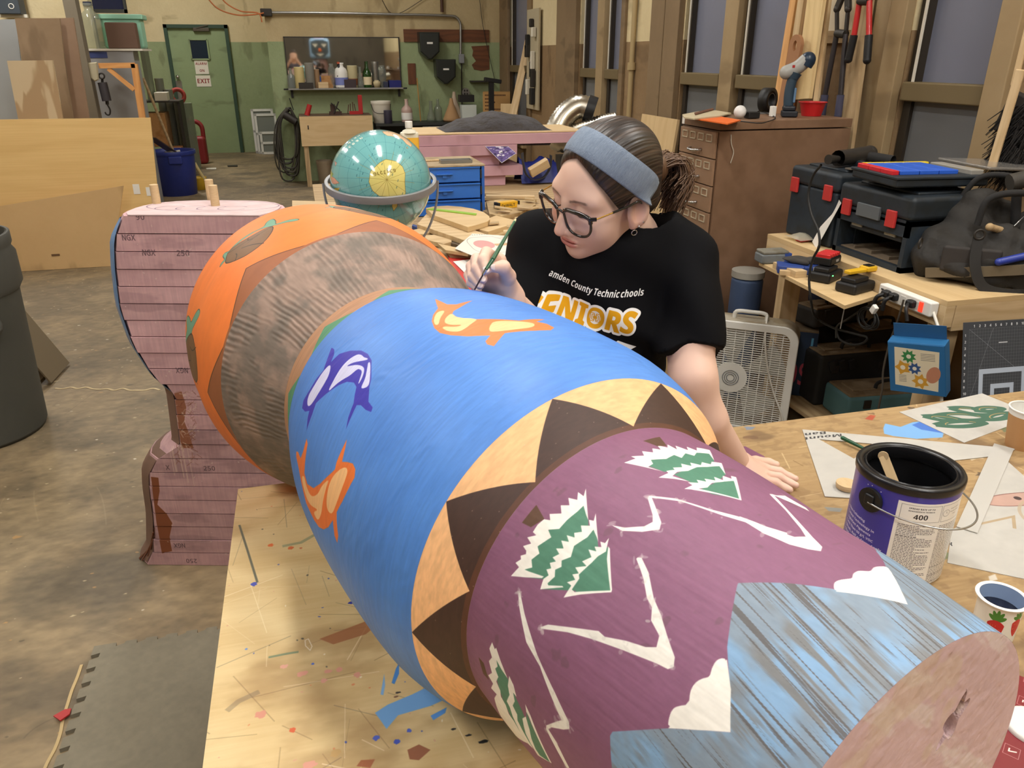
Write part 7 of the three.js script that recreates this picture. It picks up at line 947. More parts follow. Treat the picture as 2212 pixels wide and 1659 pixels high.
{ // black tool bag
const t = thing('tool_bag', 'slouched black canvas tool bag stuffed with hand tools', 'tool bag', [2.42, BH + 0.001, -2.2], -0.42);
const bagSDF = (x, y, z) => { let d = ell(x, y, z, [0, 0.1, 0], [0.27, 0.14, 0.15]); d = smin(d, ell(x, y, z, [-0.2, 0.07, 0.02], [0.13, 0.1, 0.14]), 0.05); d = smin(d, ell(x, y, z, [0.02, 0.06, 0.14], [0.23, 0.08, 0.07]), 0.04); d = smin(d, ell(x, y, z, [-0.1, 0.2, -0.06], [0.1, 0.1, 0.09]), 0.05); d = smax(d, -ell(x, y, z, [0.08, 0.26, 0.03], [0.2, 0.12, 0.085]), 0.02); d = smax(d, -y, 0.004); return d + 0.006 * Math.sin(x * 40 + z * 30 + 3 * Math.sin(x * 17)) + 0.005 * Math.sin(y * 70 + x * 22); };
const g = metric(clean(nets(bagSDF, [-0.4, -0.02, -0.25], [0.34, 0.36, 0.28], 0.011)));
part(t, 'body', g, mat([42, 40, 38], 0.8, { map: T.dust, bumpMap: bumpRough, bumpScale: 0.003 }), 'black canvas body'); part(t, 'trim_band', ribbon([[-0.3, 0.03, 0.12], [-0.12, 0.065, 0.205], [0.1, 0.1, 0.222], [0.28, 0.15, 0.16]], 0.035, 0.006, V(0, 1, 0)), mat([104, 92, 72], 0.85), 'khaki trim'); part(t, 'carry_handle', [TU([[-0.16, 0.2, 0.1], [-0.14, 0.29, 0.1], [0.02, 0.31, 0.1], [0.17, 0.27, 0.1], [0.22, 0.17, 0.1]], 0.012, { n: 40, m: 8 })], M.blackMatte); part(t, 'carry_handle', [TU([[-0.18, 0.22, -0.08], [-0.12, 0.34, -0.06], [0.05, 0.33, -0.04], [0.2, 0.25, -0.06]], 0.011, { n: 40, m: 8 })], M.blackMatte); part(t, 'shoulder_strap', ribbon([[-0.17, 0.17, 0.16], [-0.175, 0.08, 0.2], [-0.14, 0.012, 0.22], [-0.02, -0.004, 0.232], [0.1, 0.02, 0.225]], 0.034, 0.004, V(1, 0.2, 0)), mat([34, 32, 30], 0.85), 'hanging shoulder strap'); part(t, 'buckle', TO(0.016, 0.004, -0.17, 0.18, 0.165, { n: 18 }), M.iron); part(t, 'buckle', TO(0.018, 0.003, -0.33, 0.13, 0.1, { n: 18, ry: 1 }), M.iron); part(t, 'flap', grid(10, 6, (u, v) => [-0.28 + u * 0.2, 0.2 + 0.09 * Math.sin(Math.PI * u) + 0.01 * v, -0.1 - v * 0.06 + 0.02 * Math.sin(u * 8)]), M.blackMatte); part(t, 'zip_pocket', [B(0.18, 0.09, 0.02, -0.18, 0.09, 0.165, { r: 0.01, ry: -0.3 })], mat([50, 46, 44], 0.8));
const L2 = (x, y, z) => V(x, y, z).applyMatrix4(t.matrix.compose(t.position, new THREE.Quaternion().setFromEuler(t.rotation), V(1, 1, 1)));
{ const h = thing('rubber_mallet', 'dark mallet standing head up in the tool bag', 'mallet'), a = L2(0.0, 0.17, 0.02), b = L2(-0.03, 0.33, 0.02); part(h, 'handle', bar(a, b, 0.016), M.blackMatte); const q = bar(L2(-0.06, 0.335, 0.03), L2(0.015, 0.355, 0.02), 0.03); part(h, 'head', q, mat([58, 54, 48], 0.7)); }
{ const h = thing('hammer', 'hammer with a rounded wooden handle end poking out of the tool bag', 'hammer'), a = L2(-0.13, 0.2, 0.13), b = L2(0.0, 0.16, 0.06); part(h, 'handle', [bar(a, b, 0.012), SP(0.0135, a.x, a.y, a.z)], M.pineOld); part(h, 'head', bar(b, L2(0.02, 0.155, 0.0), 0.014), M.steel); }
for (const [i, [x, z]] of [[0.11, 0.17], [0.16, 0.165]].entries()) { const h = thing('pliers', i ? 'upper pair of yellow handled pliers in the tool bag' : 'lower pair of yellow handled pliers in the tool bag', 'pliers', undefined, undefined, 'yellow handled pliers in the tool bag'); const a = L2(-0.01 + i * 0.05, 0.125 + i * 0.03, 0.2 - i * 0.03), m = L2(0.13 + i * 0.03, 0.18 + i * 0.035, 0.17 - i * 0.03), e = L2(0.2 + i * 0.02, 0.2 + i * 0.03, 0.15 - i * 0.03); part(h, 'handle', TU([a, a.clone().lerp(m, 0.5).add(V(0, 0.006, 0)), m], 0.008, { n: 16 }), M.yellow, 'yellow handle'); part(h, 'handle', TU([a.clone().add(V(0.02, 0.03, -0.01)), a.clone().lerp(m, 0.5).add(V(0, 0.024, -0.006)), m], 0.008, { n: 16 }), M.yellow, 'yellow handle'); part(h, 'jaws', bar(m, e, 0.01), M.steel); }
{ const h = thing('wood_file', 'wooden file handle sticking out beside the yellow pliers', 'file'), a = L2(0.1, 0.16, 0.12), b = L2(0.24, 0.26, 0.12); part(h, 'handle', bar(a, b, 0.009, { r2: 0.012 }), M.pineOld); } { const h = thing('screwdriver', 'screwdriver with a blue handle lying in the tool bag pocket', 'screwdriver'), a = L2(-0.11, 0.1, 0.215), b = L2(0.0, 0.13, 0.205); part(h, 'handle', [bar(a, b, 0.013), SP(0.013, a.x, a.y, a.z)], mat([40, 58, 150], 0.35)); part(h, 'shaft', bar(b, L2(0.07, 0.145, 0.19), 0.003), M.steel); } { const h = thing('trowel', 'steel blade jutting out of the open tool bag', 'blade'); part(h, 'blade', strip(L2(-0.04, 0.19, 0.1), L2(0.03, 0.26, 0.06), 0.035, 0.002, { side: V(0.5, 0.6, 0) }), M.chrome); }
}
// things on the side shelf
{
const P = (x, y) => { const p = onY(x, y, SH); return [p.x, SH + 0.0005, p.z]; };
{ const t = thing('grey_case', 'small grey hinged plastic case on the side shelf end', 'case', P(1665, 566), -0.1); part(t, 'body', [B(0.12, 0.04, 0.075, 0, 0.0205, 0, { r: 0.008, s: 2 })], mat([112, 118, 122], 0.6, { map: T.dust })); part(t, 'lid', B(0.116, 0.014, 0.072, 0.002, 0.046, 0, { r: 0.006 }), mat([126, 124, 114], 0.7, { map: T.dust })); part(t, 'band', B(0.03, 0.042, 0.077, 0.055, 0.021, 0), mat([48, 76, 150], 0.5), 'blue band'); }
{ const t = thing('sandpaper_box', 'flat blue box under a work glove on the side shelf', 'box', P(1722, 588), -0.5); part(t, 'box', B(0.16, 0.03, 0.085, 0, 0.0155, 0, { r: 0.003 }), mat([44, 70, 140], 0.55)); part(t, 'lid_seam', B(0.004, 0.031, 0.087, 0.02, 0.0155, 0), mat([34, 54, 112], 0.6)); const g = P(1722, 582); const gl = thing('work_glove', 'limp grey work glove lying on the blue box', 'glove', [g[0], SH + 0.032, g[2]], -0.5); const sd = (x, y, z) => { let d = ell(x, y, z, [0, 0.01, 0], [0.065, 0.011, 0.038]); for (let k = 0; k < 4; k++) d = smin(d, cone(x, y, z, [0.045, 0.009, -0.024 + k * 0.016], [0.1 - Math.abs(k - 1.5) * 0.008, 0.008, -0.03 + k * 0.02], 0.0095, 0.008), 0.008); d = smin(d, cone(x, y, z, [-0.02, 0.009, 0.03], [0.03, 0.008, 0.055], 0.011, 0.008), 0.01); return d + 0.0015 * Math.sin(x * 90 + z * 60); }; part(gl, 'glove', clean(nets(sd, [-0.09, -0.008, -0.06], [0.13, 0.035, 0.085], 0.0045)), mat([62, 58, 54], 0.9)); }
const charger = (label, x, y, rot, led) => { const t = thing('battery_charger', label, 'charger', P(x, y), rot); part(t, 'base', [B(0.13, 0.038, 0.085, 0, 0.0195, 0, { r: 0.01, s: 2 }), B(0.09, 0.02, 0.06, -0.01, 0.046, 0, { r: 0.006 })], M.black); if (led) part(t, 'status_light', B(0.004, 0.004, 0.003, -0.04, 0.03, 0.043), mat([40, 200, 60], 0.4, { emissive: new THREE.Color(0.1, 1, 0.2), emissiveIntensity: 2 }), 'green light'); return t; };
charger('black battery charger with a red battery clipped on top', 1782, 604, 0.55, true); { const p = P(1780, 600); const t = thing('battery_pack', 'red and black tool battery on the charger', 'battery', [p[0], SH + 0.058, p[2]], 0.55); part(t, 'housing', B(0.1, 0.032, 0.07, 0, 0.0165, 0, { r: 0.006 }), M.black); for (let k = 0; k < 5; k++) part(t, 'rib', B(0.017, 0.02, 0.06, -0.04 + k * 0.02, 0.034, 0, { r: 0.004 }), mat([196, 38, 40], 0.45), 'red rib'); const lab = canTex(128, 32, (g, w, h) => { g.fillStyle = '#1a1a1c'; g.fillRect(0, 0, w, h); g.fillStyle = '#e8e4e0'; g.font = 'bold 24px sans-serif'; g.fillText('18V', 60, 25); }); const q = B(0.09, 0.02, 0.001, 0, 0.016, 0.0357); { const pp = q.attributes.position, u = q.attributes.uv; for (let i = 0; i < pp.count; i++) u.setXY(i, pp.getX(i) / 0.09 + 0.5, (pp.getY(i) - 0.006) / 0.02); } part(t, 'voltage_label', q, tmat(lab, 0.5)); }
charger('flat black charger holding a yellow tool on the shelf corner', 1845, 628, 0.35, false); { const p = P(1852, 622), t = thing('yellow_meter', 'small yellow and black tool resting on the flat charger', 'tool', [p[0], SH + 0.06, p[2]], 0.2); part(t, 'body', [B(0.1, 0.014, 0.03, -0.02, 0.0075, 0, { r: 0.004 }), B(0.05, 0.02, 0.045, 0.04, 0.011, 0, { r: 0.006 })], M.yellow); part(t, 'screen', B(0.03, 0.004, 0.028, 0.04, 0.022, 0), M.black); }
solo('label_card', 'small white card standing beside the chargers', 'card', B(0.03, 0.05, 0.002, 0, 0.025, 0), M.paper, P(1757, 604), 0.6); solo('pin_block', 'short wooden block with black pins at the shelf edge', 'block', [B(0.08, 0.018, 0.03, 0, 0.009, 0)], M.pine, P(1706, 594), -0.5);
}
// power strip screwed on the bench front
{
const a = onX(1916, 622, BX), b = onX(2028, 672, BX), c = a.clone().add(b).multiplyScalar(0.5), L = Math.abs(b.z - a.z), t = thing('power_strip', 'white power strip with a glowing red switch on the bench front rail', 'power strip', [BX - 0.018, c.y, c.z]);
part(t, 'housing', B(0.034, 0.05, L, 0, 0, 0, { r: 0.006, s: 2 }), M.white); for (let k = 0; k < 5; k++) part(t, 'socket', [B(0.002, 0.026, 0.024, -0.0175, 0, -L / 2 + 0.05 + k * 0.038, { r: 0.0008 })], mat([206, 204, 198], 0.5)); part(t, 'switch', B(0.006, 0.034, 0.018, -0.018, 0, L / 2 - 0.042, { r: 0.002 }), mat([90, 10, 10], 0.3, { emissive: new THREE.Color(1, 0.05, 0.02), emissiveIntensity: 0.6 }), 'glowing red rocker switch'); for (const k of [0, 1]) part(t, 'usb_port', B(0.002, 0.005, 0.012, -0.0175, -0.008 + k * 0.016, -L / 2 + 0.02), M.black);
const pg = (label, z, dz) => { const q = thing('mains_plug', label, 'plug', [BX - 0.04, c.y, c.z + z], [0, 0, 0], 'black plugs in the power strip'); part(q, 'body', [B(0.03, 0.026, 0.034, 0, 0, 0, { r: 0.008, s: 2 }), TU([[-0.012, 0, 0], [-0.03, -0.012, dz * 0.5], [-0.03, -0.05, dz]], 0.007, { n: 12 })], M.black); };
pg('black plug in the end socket of the power strip', -L / 2 + 0.05, -0.02); pg('black plug in the second socket of the power strip', -L / 2 + 0.088, -0.01); pg('chunky black plug nearest the red switch', 0.045, 0.03);
solo('white_power_cord', 'thick white power cord hanging from the power strip', 'cord', TU([[BX - 0.018, c.y - 0.005, c.z + L / 2 - 0.006], [BX - 0.022, c.y - 0.03, c.z + L / 2 + 0.02], ...[[2036, 740], [2038, 800], [2034, 860], [2034, 930]].map(([x, y]) => onX(x, y, BX - 0.03))], 0.005, { n: 50, m: 8 }), M.whiteCord);
const cx = (pts, x = BX - 0.06) => pts.map(([px, py]) => onX(px, py, x));
solo('tool_cable', 'long black cord looping from the impact driver down past the shelf', 'cord', TU([[1774, 356], [1756, 380], [1746, 420], [1752, 460], [1768, 500], [1770, 530], [1756, 560], [1748, 600], [1752, 650], [1768, 690], [1800, 708], [1850, 722], [1874, 730], [1866, 740], [1838, 744], [1812, 730], [1806, 706]].map(([x, y]) => onX(x, y, BX - 0.24 + 0.2 * sstep(640, 700, y) + 0.0)), 0.0045, { n: 140, m: 8 }), M.cord);
solo('extension_lead', 'dark grey cord running from the strip into the shadow under the bench', 'cord', TU(cx([[1930, 640], [1900, 650], [1870, 664], [1830, 690], [1808, 706], [1806, 730]]), 0.004, { n: 60 }), mat([52, 50, 46], 0.7)); solo('drop_cord', 'thin cord dropping straight down from the power strip plugs', 'cord', TU(cx([[1952, 648], [1940, 690], [1922, 740], [1908, 800], [1906, 840], [1898, 880], [1890, 920]]), 0.0036, { n: 60 }), mat([70, 62, 52], 0.7));
const coil = []; const cc = onX(1872, 690, BX - 0.09); for (let i = 0; i <= 90; i++) { const q = i / 90 * 5 * 6.283, r = 0.042 + 0.012 * Math.sin(i * 0.37); coil.push([cc.x + 0.012 * Math.sin(q * 0.5), cc.y + Math.cos(q) * r * 0.8, cc.z + Math.sin(q) * r]); } coil.push(onX(1905, 660, BX - 0.05)); solo('coiled_cord', 'tangled coil of thin black cord hanging below the shelf', 'cord', TU(coil, 0.0028, { n: 300, m: 5 }), M.cord); solo('white_usb_plug', 'small white plug dangling in the cord tangle', 'plug', B(0.016, 0.03, 0.022, 0, 0, 0, { r: 0.003 }), M.white, onX(1888, 668, BX - 0.1), [0.5, 0, 0]);
}
// cutting mat against the bench end
{
const z = BZ1 + 0.06, tl = onZ(2068, 683, z), w = 0.3, h = 0.45, tex = canTex(768, 1152, (g, W1, H1) => { g.fillStyle = '#3c4046'; g.fillRect(0, 0, W1, H1); g.strokeStyle = 'rgba(150,156,166,.55)'; g.lineWidth = 1.5; for (let i = 0; i <= 24; i++) { const x = 60 + i * 27; g.beginPath(); g.moveTo(x, 60); g.lineTo(x, 1090); g.stroke(); } for (let i = 0; i <= 38; i++) { const y = 60 + i * 27; g.beginPath(); g.moveTo(60, y); g.lineTo(708, y); g.stroke(); } g.fillStyle = '#d6dade'; g.font = 'bold 30px sans-serif'; for (let i = 0; i < 12; i++) { g.fillText(String(i + 1), 100 + i * 54, 46); if (i < 18) g.fillText(String(i + 1), 14, 120 + i * 54); g.fillText(String(i + 1), 720, 120 + i * 54); } g.strokeStyle = '#b4c0d0'; g.lineWidth = 42; g.strokeRect(190, 420, 440, 470); g.lineWidth = 40; g.strokeRect(310, 550, 200, 210); g.strokeStyle = 'rgba(190,196,206,.7)'; g.lineWidth = 2; g.beginPath(); g.moveTo(60, 60); g.lineTo(560, 420); g.moveTo(60, 700); g.lineTo(300, 60); g.stroke(); g.fillRect(360, 180, 90, 8); });
const t = thing('cutting_mat', 'charcoal gridded cutting mat with pale square frames leaning on the workbench', 'cutting mat', [tl.x, tl.y - h, z + 0.14], [-0.28, 0, -0.03]); const g = B(w, h, 0.003, w / 2, h / 2, 0, { r: 0.001 }); { const p = g.attributes.position, u = g.attributes.uv; for (let i = 0; i < p.count; i++) u.setXY(i, p.getX(i) / w, p.getY(i) / h); } part(t, 'mat', g, tmat(tex, 0.6));
const crate = thing('plank_crate', 'low crate of stacked planks holding up the cutting mat', 'crate', [2.2, 0, -1.8]); for (let i = 0; i < 7; i++) part(crate, 'plank', B(0.42, 0.05, 0.12, 0, 0.026 + i * 0.0515, (i % 2) * 0.01), M.pineOld);
}
// boxed geometric toy hanging on the bench leg
{
const p = onX(1985, 790, BX - 0.09), t = thing('craft_kit_box', 'blue boxed craft kit with a gear star picture hanging on the bench leg', 'box', p, [0.22, -0.98, 0.16]), pic = canTex(512, 512, (g, w, h) => { g.fillStyle = '#2b6ea6'; g.fillRect(0, 0, w, h); g.fillStyle = '#eee3c6'; g.beginPath(); g.moveTo(60, 40); g.lineTo(470, 60); g.lineTo(450, 470); g.lineTo(50, 440); g.fill(); const star = (x, y, r, c, n) => { g.fillStyle = c; g.beginPath(); for (let i = 0; i < n * 2; i++) { const a = i / n * 3.1416, q = i % 2 ? r : r * 0.62; g.lineTo(x + Math.cos(a) * q, y + Math.sin(a) * q); } g.fill(); g.fillStyle = '#f4ecd8'; g.beginPath(); g.arc(x, y, r * 0.3, 0, 7); g.fill(); }; star(190, 130, 74, '#3c8a4e', 9); star(130, 250, 80, '#dca43c', 5); star(240, 250, 66, '#3a5a90', 8); star(290, 380, 84, '#dca43c', 7); g.fillStyle = '#c88a6c'; g.beginPath(); g.ellipse(410, 300, 60, 90, 0.4, 0, 7); g.fill(); g.fillStyle = '#4a4a4e'; for (let i = 0; i < 5; i++) { g.fillRect(300, 90 + i * 16, 130, 4); g.fillRect(90, 330 + i * 16, 70, 4); } });
const f = B(0.17, 0.185, 0.002, 0, 0, 0.0245); { const q = f.attributes.position, u = f.attributes.uv; for (let i = 0; i < q.count; i++) u.setXY(i, q.getX(i) / 0.17 + 0.5, q.getY(i) / 0.185 + 0.5); } part(t, 'front_picture', f, tmat(pic, 0.5)); part(t, 'carton', B(0.174, 0.19, 0.047, 0, 0, 0, { r: 0.002 }), mat([36, 100, 150], 0.5)); part(t, 'hang_tab', B(0.16, 0.05, 0.002, 0, 0.118, -0.02), mat([40, 92, 140], 0.5), 'blue hang tab');
}
// box fan on the floor
{
const t = thing('box_fan', 'white box fan with wire grille standing on the floor', 'fan', [1.80, 0.0, -2.9], -0.64), S = 0.53, D = 0.11, r = 0.07, wm = mat([226, 224, 216], 0.5), rr2 = (s, rad) => { const q = new THREE.Shape(); const h = s / 2; q.moveTo(-h + rad, -h); q.lineTo(h - rad, -h); q.absarc(h - rad, -h + rad, rad, -Math.PI / 2, 0); q.lineTo(h, h - rad); q.absarc(h - rad, h - rad, rad, 0, Math.PI / 2); q.lineTo(-h + rad, h); q.absarc(-h + rad, h - rad, rad, Math.PI / 2, Math.PI); q.lineTo(-h, -h + rad); q.absarc(-h + rad, -h + rad, rad, Math.PI, 1.5 * Math.PI); return q; };
const fr = rr2(S, r); fr.holes.push(new THREE.Path(rr2(S - 0.012, r - 0.006).getPoints(10))); part(t, 'housing', EX(fr, D, { p: [0, S / 2, -D / 2], n: 10 }), mat([178, 170, 152], 0.6, { map: T.dust }), 'dusty housing'); const ff = rr2(S, r); ff.holes.push(new THREE.Path(rr2(S - 0.07, r - 0.03).getPoints(10))); part(t, 'front_bezel', EX(ff, 0.014, { p: [0, S / 2, D / 2 - 0.005], n: 10, b: 0.003 }), wm);
const z = D / 2 + 0.002, hb = (y, x) => { const h = (S - 0.07) / 2, q = 0.045, dy = Math.abs(y) - (h - q); return dy > 0 ? h - q + Math.sqrt(Math.max(0, q * q - dy * dy)) : h; };
for (let i = 0; i < 44; i++) { const y = -0.222 + i * 0.444 / 43, w = hb(y); part(t, 'grille_bar', B(2 * w, 0.0032, 0.004, 0, S / 2 + y, z), wm); } for (let i = 0; i < 11; i++) { const x = -0.2 + i * 0.04, w = hb(x); part(t, 'grille_rib', B(0.0035, 2 * w, 0.005, x, S / 2, z - 0.001), wm); }
part(t, 'hub_cap', [CY(0.072, 0.072, 0.006, 0, S / 2, z + 0.001, { rx: Math.PI / 2, n: 40 })], wm); for (const q of [0.017, 0.026, 0.035]) part(t, 'hub_ring', TO(q, 0.002, 0, S / 2, z + 0.005, { n: 36 }), M.grey); const bl = (a) => { const g = grid(6, 10, (u, v) => { const ra = 0.05 + v * 0.18, an = (u - 0.5) * (0.55 + 0.25 * v); return [Math.cos(an) * ra, Math.sin(an) * ra, 0.03 * (u - 0.5)]; }); g.rotateZ(a); g.translate(0, S / 2, 0); return g; }; for (let k = 0; k < 5; k++) part(t, 'blade', bl(0.4 + k * 1.2566), mat([206, 204, 196], 0.5)); part(t, 'motor', CY(0.05, 0.05, 0.06, 0, S / 2, -0.015, { rx: Math.PI / 2 }), M.grey); part(t, 'back_grille', [0.06, 0.1, 0.14, 0.18, 0.22].map((q) => TO(q, 0.0015, 0, S / 2, -D / 2 + 0.004, { n: 40, m: 4 })), M.grey);
part(t, 'carry_handle', [TU([[-0.02, S - 0.002, 0], [-0.015, S + 0.026, 0], [0.05, S + 0.032, 0], [0.115, S + 0.026, 0], [0.12, S - 0.002, 0]], 0.009, { n: 24, m: 8 })], wm); part(t, 'speed_knob', CY(0.02, 0.022, 0.022, -0.12, S + 0.011, 0), wm); for (const x of [-0.2, 0.2]) part(t, 'foot', B(0.05, 0.012, 0.16, x, 0.006, 0), wm);
part(t, 'cord', TU([[0.12, S + 0.03, 0.012], [0.125, S - 0.05, z + 0.012], [0.15, S - 0.18, z + 0.014], [0.19, S - 0.3, z + 0.012], [0.245, S - 0.42, z + 0.016], [0.26, 0.02, z + 0.02]], 0.0042, { n: 50 }), M.whiteCord, 'white cord across the grille');
}
// cases under the bench
{
const dusty = (c) => mat(c, 0.75), top = mat([136, 118, 92], 0.95, { map: T.dust });
const kase = (label, x, z, w, h, d, c, ry, y0 = 0.1, extra) => { const t = thing('tool_case', label, 'tool case', [x, y0, z], ry); part(t, 'body', [B(w, h, d, 0, h / 2, 0, { r: 0.018, s: 2 })], dusty(c)); part(t, 'dusty_lid', [B(w - 0.02, 0.02, d - 0.02, 0, h - 0.004, 0, { r: 0.008 }), B(w * 0.4, 0.014, d * 0.5, -w * 0.2, h + 0.006, 0, { r: 0.005 })], top, 'lid under a layer of dust'); part(t, 'carry_handle', [TU([[-0.07, h - 0.01, d * 0.2], [-0.065, h + 0.035, d * 0.2], [0.065, h + 0.035, d * 0.2], [0.07, h - 0.01, d * 0.2]], 0.008, { n: 24, m: 8 })], M.blackMatte); for (const s of [-1, 1]) part(t, 'latch', B(0.035, 0.04, 0.012, s * w * 0.3, h * 0.72, d / 2, { r: 0.003 }), M.iron); extra?.(t); return t; };
kase('teal grey tool case with folding handles under the workbench front', 2.43, -2.66, 0.46, 0.13, 0.2, [88, 132, 140], -0.1, 0.1); kase('black ribbed tool case standing behind the teal case', 2.38, -2.86, 0.4, 0.25, 0.16, [34, 33, 32], -0.05, 0.1, (t) => { for (let i = 0; i < 3; i++) part(t, 'rib', B(0.03, 0.05, 0.014, -0.14 + i * 0.05, 0.2, 0.085, { r: 0.004, rz: 0.3 }), M.blackMatte); });
kase('broad brown dusted power tool case beside the bench wall end', 2.56, -2.93, 0.3, 0.32, 0.14, [46, 42, 38], 0.05, 0.1); kase('wide dusty case lying on top of the stacked cases', 2.35, -3.0, 0.34, 0.09, 0.14, [50, 46, 42], 0.2, 0.38 + 0.06);
{ const t = thing('carton', 'dark blue carton with red lettering behind the fan', 'carton', [2.2, 0.1, -3.0], -0.6), tx = canTex(256, 256, (g, w, h) => { g.fillStyle = '#1e3450'; g.fillRect(0, 0, w, h); g.fillStyle = '#c8506a'; g.font = 'bold 120px sans-serif'; g.fillText('OS', 60, 210); g.fillStyle = '#5aa0c8'; g.fillRect(210, 20, 16, 90); }); const g = B(0.16, 0.32, 0.16, 0, 0.16, 0, { r: 0.002 }); { const p = g.attributes.position, u = g.attributes.uv; for (let i = 0; i < p.count; i++) u.setXY(i, p.getX(i) / 0.16 + 0.5, p.getY(i) / 0.32); } part(t, 'box', g, tmat(tx, 0.6)); part(t, 'dusty_top', B(0.155, 0.006, 0.155, 0, 0.322, 0), top); }
{ const t = thing('canvas_sack', 'slumped navy and brown canvas sack in the shadow under the bench', 'sack', [2.42, 0.42, -3.06]); part(t, 'body', clean(nets((x, y, z) => ell(x, y, z, [0, 0.12, 0], [0.14, 0.15, 0.08]) + 0.01 * Math.sin(x * 30 + y * 20), [-0.2, -0.06, -0.12], [0.2, 0.32, 0.12], 0.014)), mat([44, 46, 66], 0.9)); part(t, 'flap', B(0.14, 0.09, 0.02, -0.04, 0.2, 0.075, { r: 0.01 }), mat([92, 74, 56], 0.9)); const s = thing('shelf_crate', 'dark wooden crate carrying the canvas sack', 'crate', [2.42, 0.1, -3.06]); part(s, 'crate', B(0.34, 0.318, 0.06, 0, 0.159, 0), mat([52, 46, 40], 0.9)); }
{ const t = thing('blue_drum', 'narrow blue plastic drum between the card cabinet and the bench leg', 'drum', [2.02, 0, -3.22]); part(t, 'drum', LA([[0, 0], [0.07, 0], [0.075, 0.02], [0.075, 0.6], [0.07, 0.62], [0, 0.62]], 28), mat([60, 78, 110], 0.6)); part(t, 'lid', CY(0.078, 0.078, 0.03, 0, 0.635, 0), mat([150, 146, 136], 0.7)); }
}
// door bay
{
const { dl, dr, dt } = FW, dm = mat([50, 74, 58], 0.6), lm = tmat(plaster([150, 168, 126], [134, 152, 110], 23), 0.55), c = (dl + dr) / 2, w = dr - dl, k = 0.055, d = struct('door_1', B(w - 2 * k, dt - k, 0.05, c, (dt - k) / 2, ZF - 0.03), lm), Z = (x, y) => onZ(x, y, ZF);
struct('frame', [B(k, dt, 0.1, dl + k / 2, dt / 2, ZF), B(k, dt, 0.1, dr - k / 2, dt / 2, ZF), B(w, k, 0.1, c, dt - k / 2, ZF)], dm, d);
const a = Z(408, 85), b = Z(453, 128), wc = a.clone().add(b).multiplyScalar(0.5); struct('vision_frame', [B(b.x - a.x, 0.025, 0.03, wc.x, a.y, ZF + 0.005), B(b.x - a.x, 0.025, 0.03, wc.x, b.y, ZF + 0.005), B(0.025, a.y - b.y, 0.03, a.x, wc.y, ZF + 0.005), B(0.025, a.y - b.y, 0.03, b.x, wc.y, ZF + 0.005)], lm, d); struct('vision_pane', B(b.x - a.x, a.y - b.y, 0.012, wc.x, wc.y, ZF + 0.0), mat([34, 46, 62], 0.12), d);
const kn = Z(385, 166); struct('knob', [SP(0.032, kn.x, kn.y, ZF + 0.06), CY(0.012, 0.012, 0.06, kn.x, kn.y, ZF + 0.02, { rx: Math.PI / 2 })], M.chrome, d); const pl = Z(389, 200); struct('lock_plate', B(0.1, 0.42, 0.006, pl.x, pl.y - 0.02, ZF), M.steel, d); const cl = Z(435, 64); struct('door_closer', [B(0.26, 0.06, 0.06, cl.x, cl.y, ZF + 0.03, { r: 0.01 }), B(0.2, 0.015, 0.02, cl.x + 0.02, cl.y + 0.045, ZF + 0.06, { rz: 0.25 })], mat([92, 84, 72], 0.5, { metalness: 0.5 }), d);
const sign = (label, q, lines, sz) => { const A = Z(q[0], q[1]), E = Z(q[2], q[3]), ww = E.x - A.x, hh = A.y - E.y, t = canTex(256, Math.round(256 * hh / ww), (g, W1, H1) => { g.fillStyle = '#eae4d6'; g.fillRect(0, 0, W1, H1); g.fillStyle = '#8e2620'; g.textAlign = 'center'; g.textBaseline = 'middle'; g.font = `bold ${sz}px sans-serif`; lines.forEach((s, i) => g.fillText(s, W1 / 2, H1 * (i + 0.5) / lines.length)); }); const g = B(ww, hh, 0.004, 0, 0, 0); { const p = g.attributes.position, u = g.attributes.uv; for (let i = 0; i < p.count; i++) u.setXY(i, p.getX(i) / ww + 0.5, p.getY(i) / hh + 0.5); } solo('door_sign', label, 'sign', g, tmat(t, 0.6), [(A.x + E.x) / 2, (A.y + E.y) / 2, ZF + 0.0005]); };
sign('white door sign reading ALARM ON in red', [419, 130, 452, 160], ['ALARM', 'ON'], 66); sign('white door sign reading EXIT in red', [422, 163, 457, 187], ['EXIT'], 108);
}
const FZ = (x, y, dz = 0) => onZ(x, y, ZM + dz);
// one turned vessel: pixel box on a plane, a profile and a material; cap optional
const KIND = { bottle: [[0, 0], [0.95, 0], [1, 0.03], [1, 0.5], [0.9, 0.6], [0.35, 0.74], [0.3, 0.97], [0.36, 1], [0, 1]], can: [[0, 0], [1, 0], [1, 0.97], [0.95, 1], [0, 1]], bucket: [[0, 0], [0.82, 0], [0.96, 0.86], [1.02, 0.87], [1.02, 1], [0.94, 1], [0.94, 0.9], [0, 0.9]], flask: [[0, 0], [1, 0.01], [0.95, 0.2], [0.4, 0.6], [0.36, 0.96], [0.44, 1], [0, 1]], jug: [[0, 0], [0.96, 0], [1, 0.05], [0.98, 0.62], [0.8, 0.76], [0.42, 0.84], [0.4, 0.93], [0.46, 0.94], [0.46, 1], [0, 1]], pot: [[0, 0], [0.7, 0], [1, 0.5], [0.96, 0.8], [0.6, 0.88], [0.62, 1], [0, 1]], cone: [[0, 0], [1, 0], [1, 0.12], [0.9, 0.2], [0.3, 0.75], [0.16, 1], [0, 1]] };
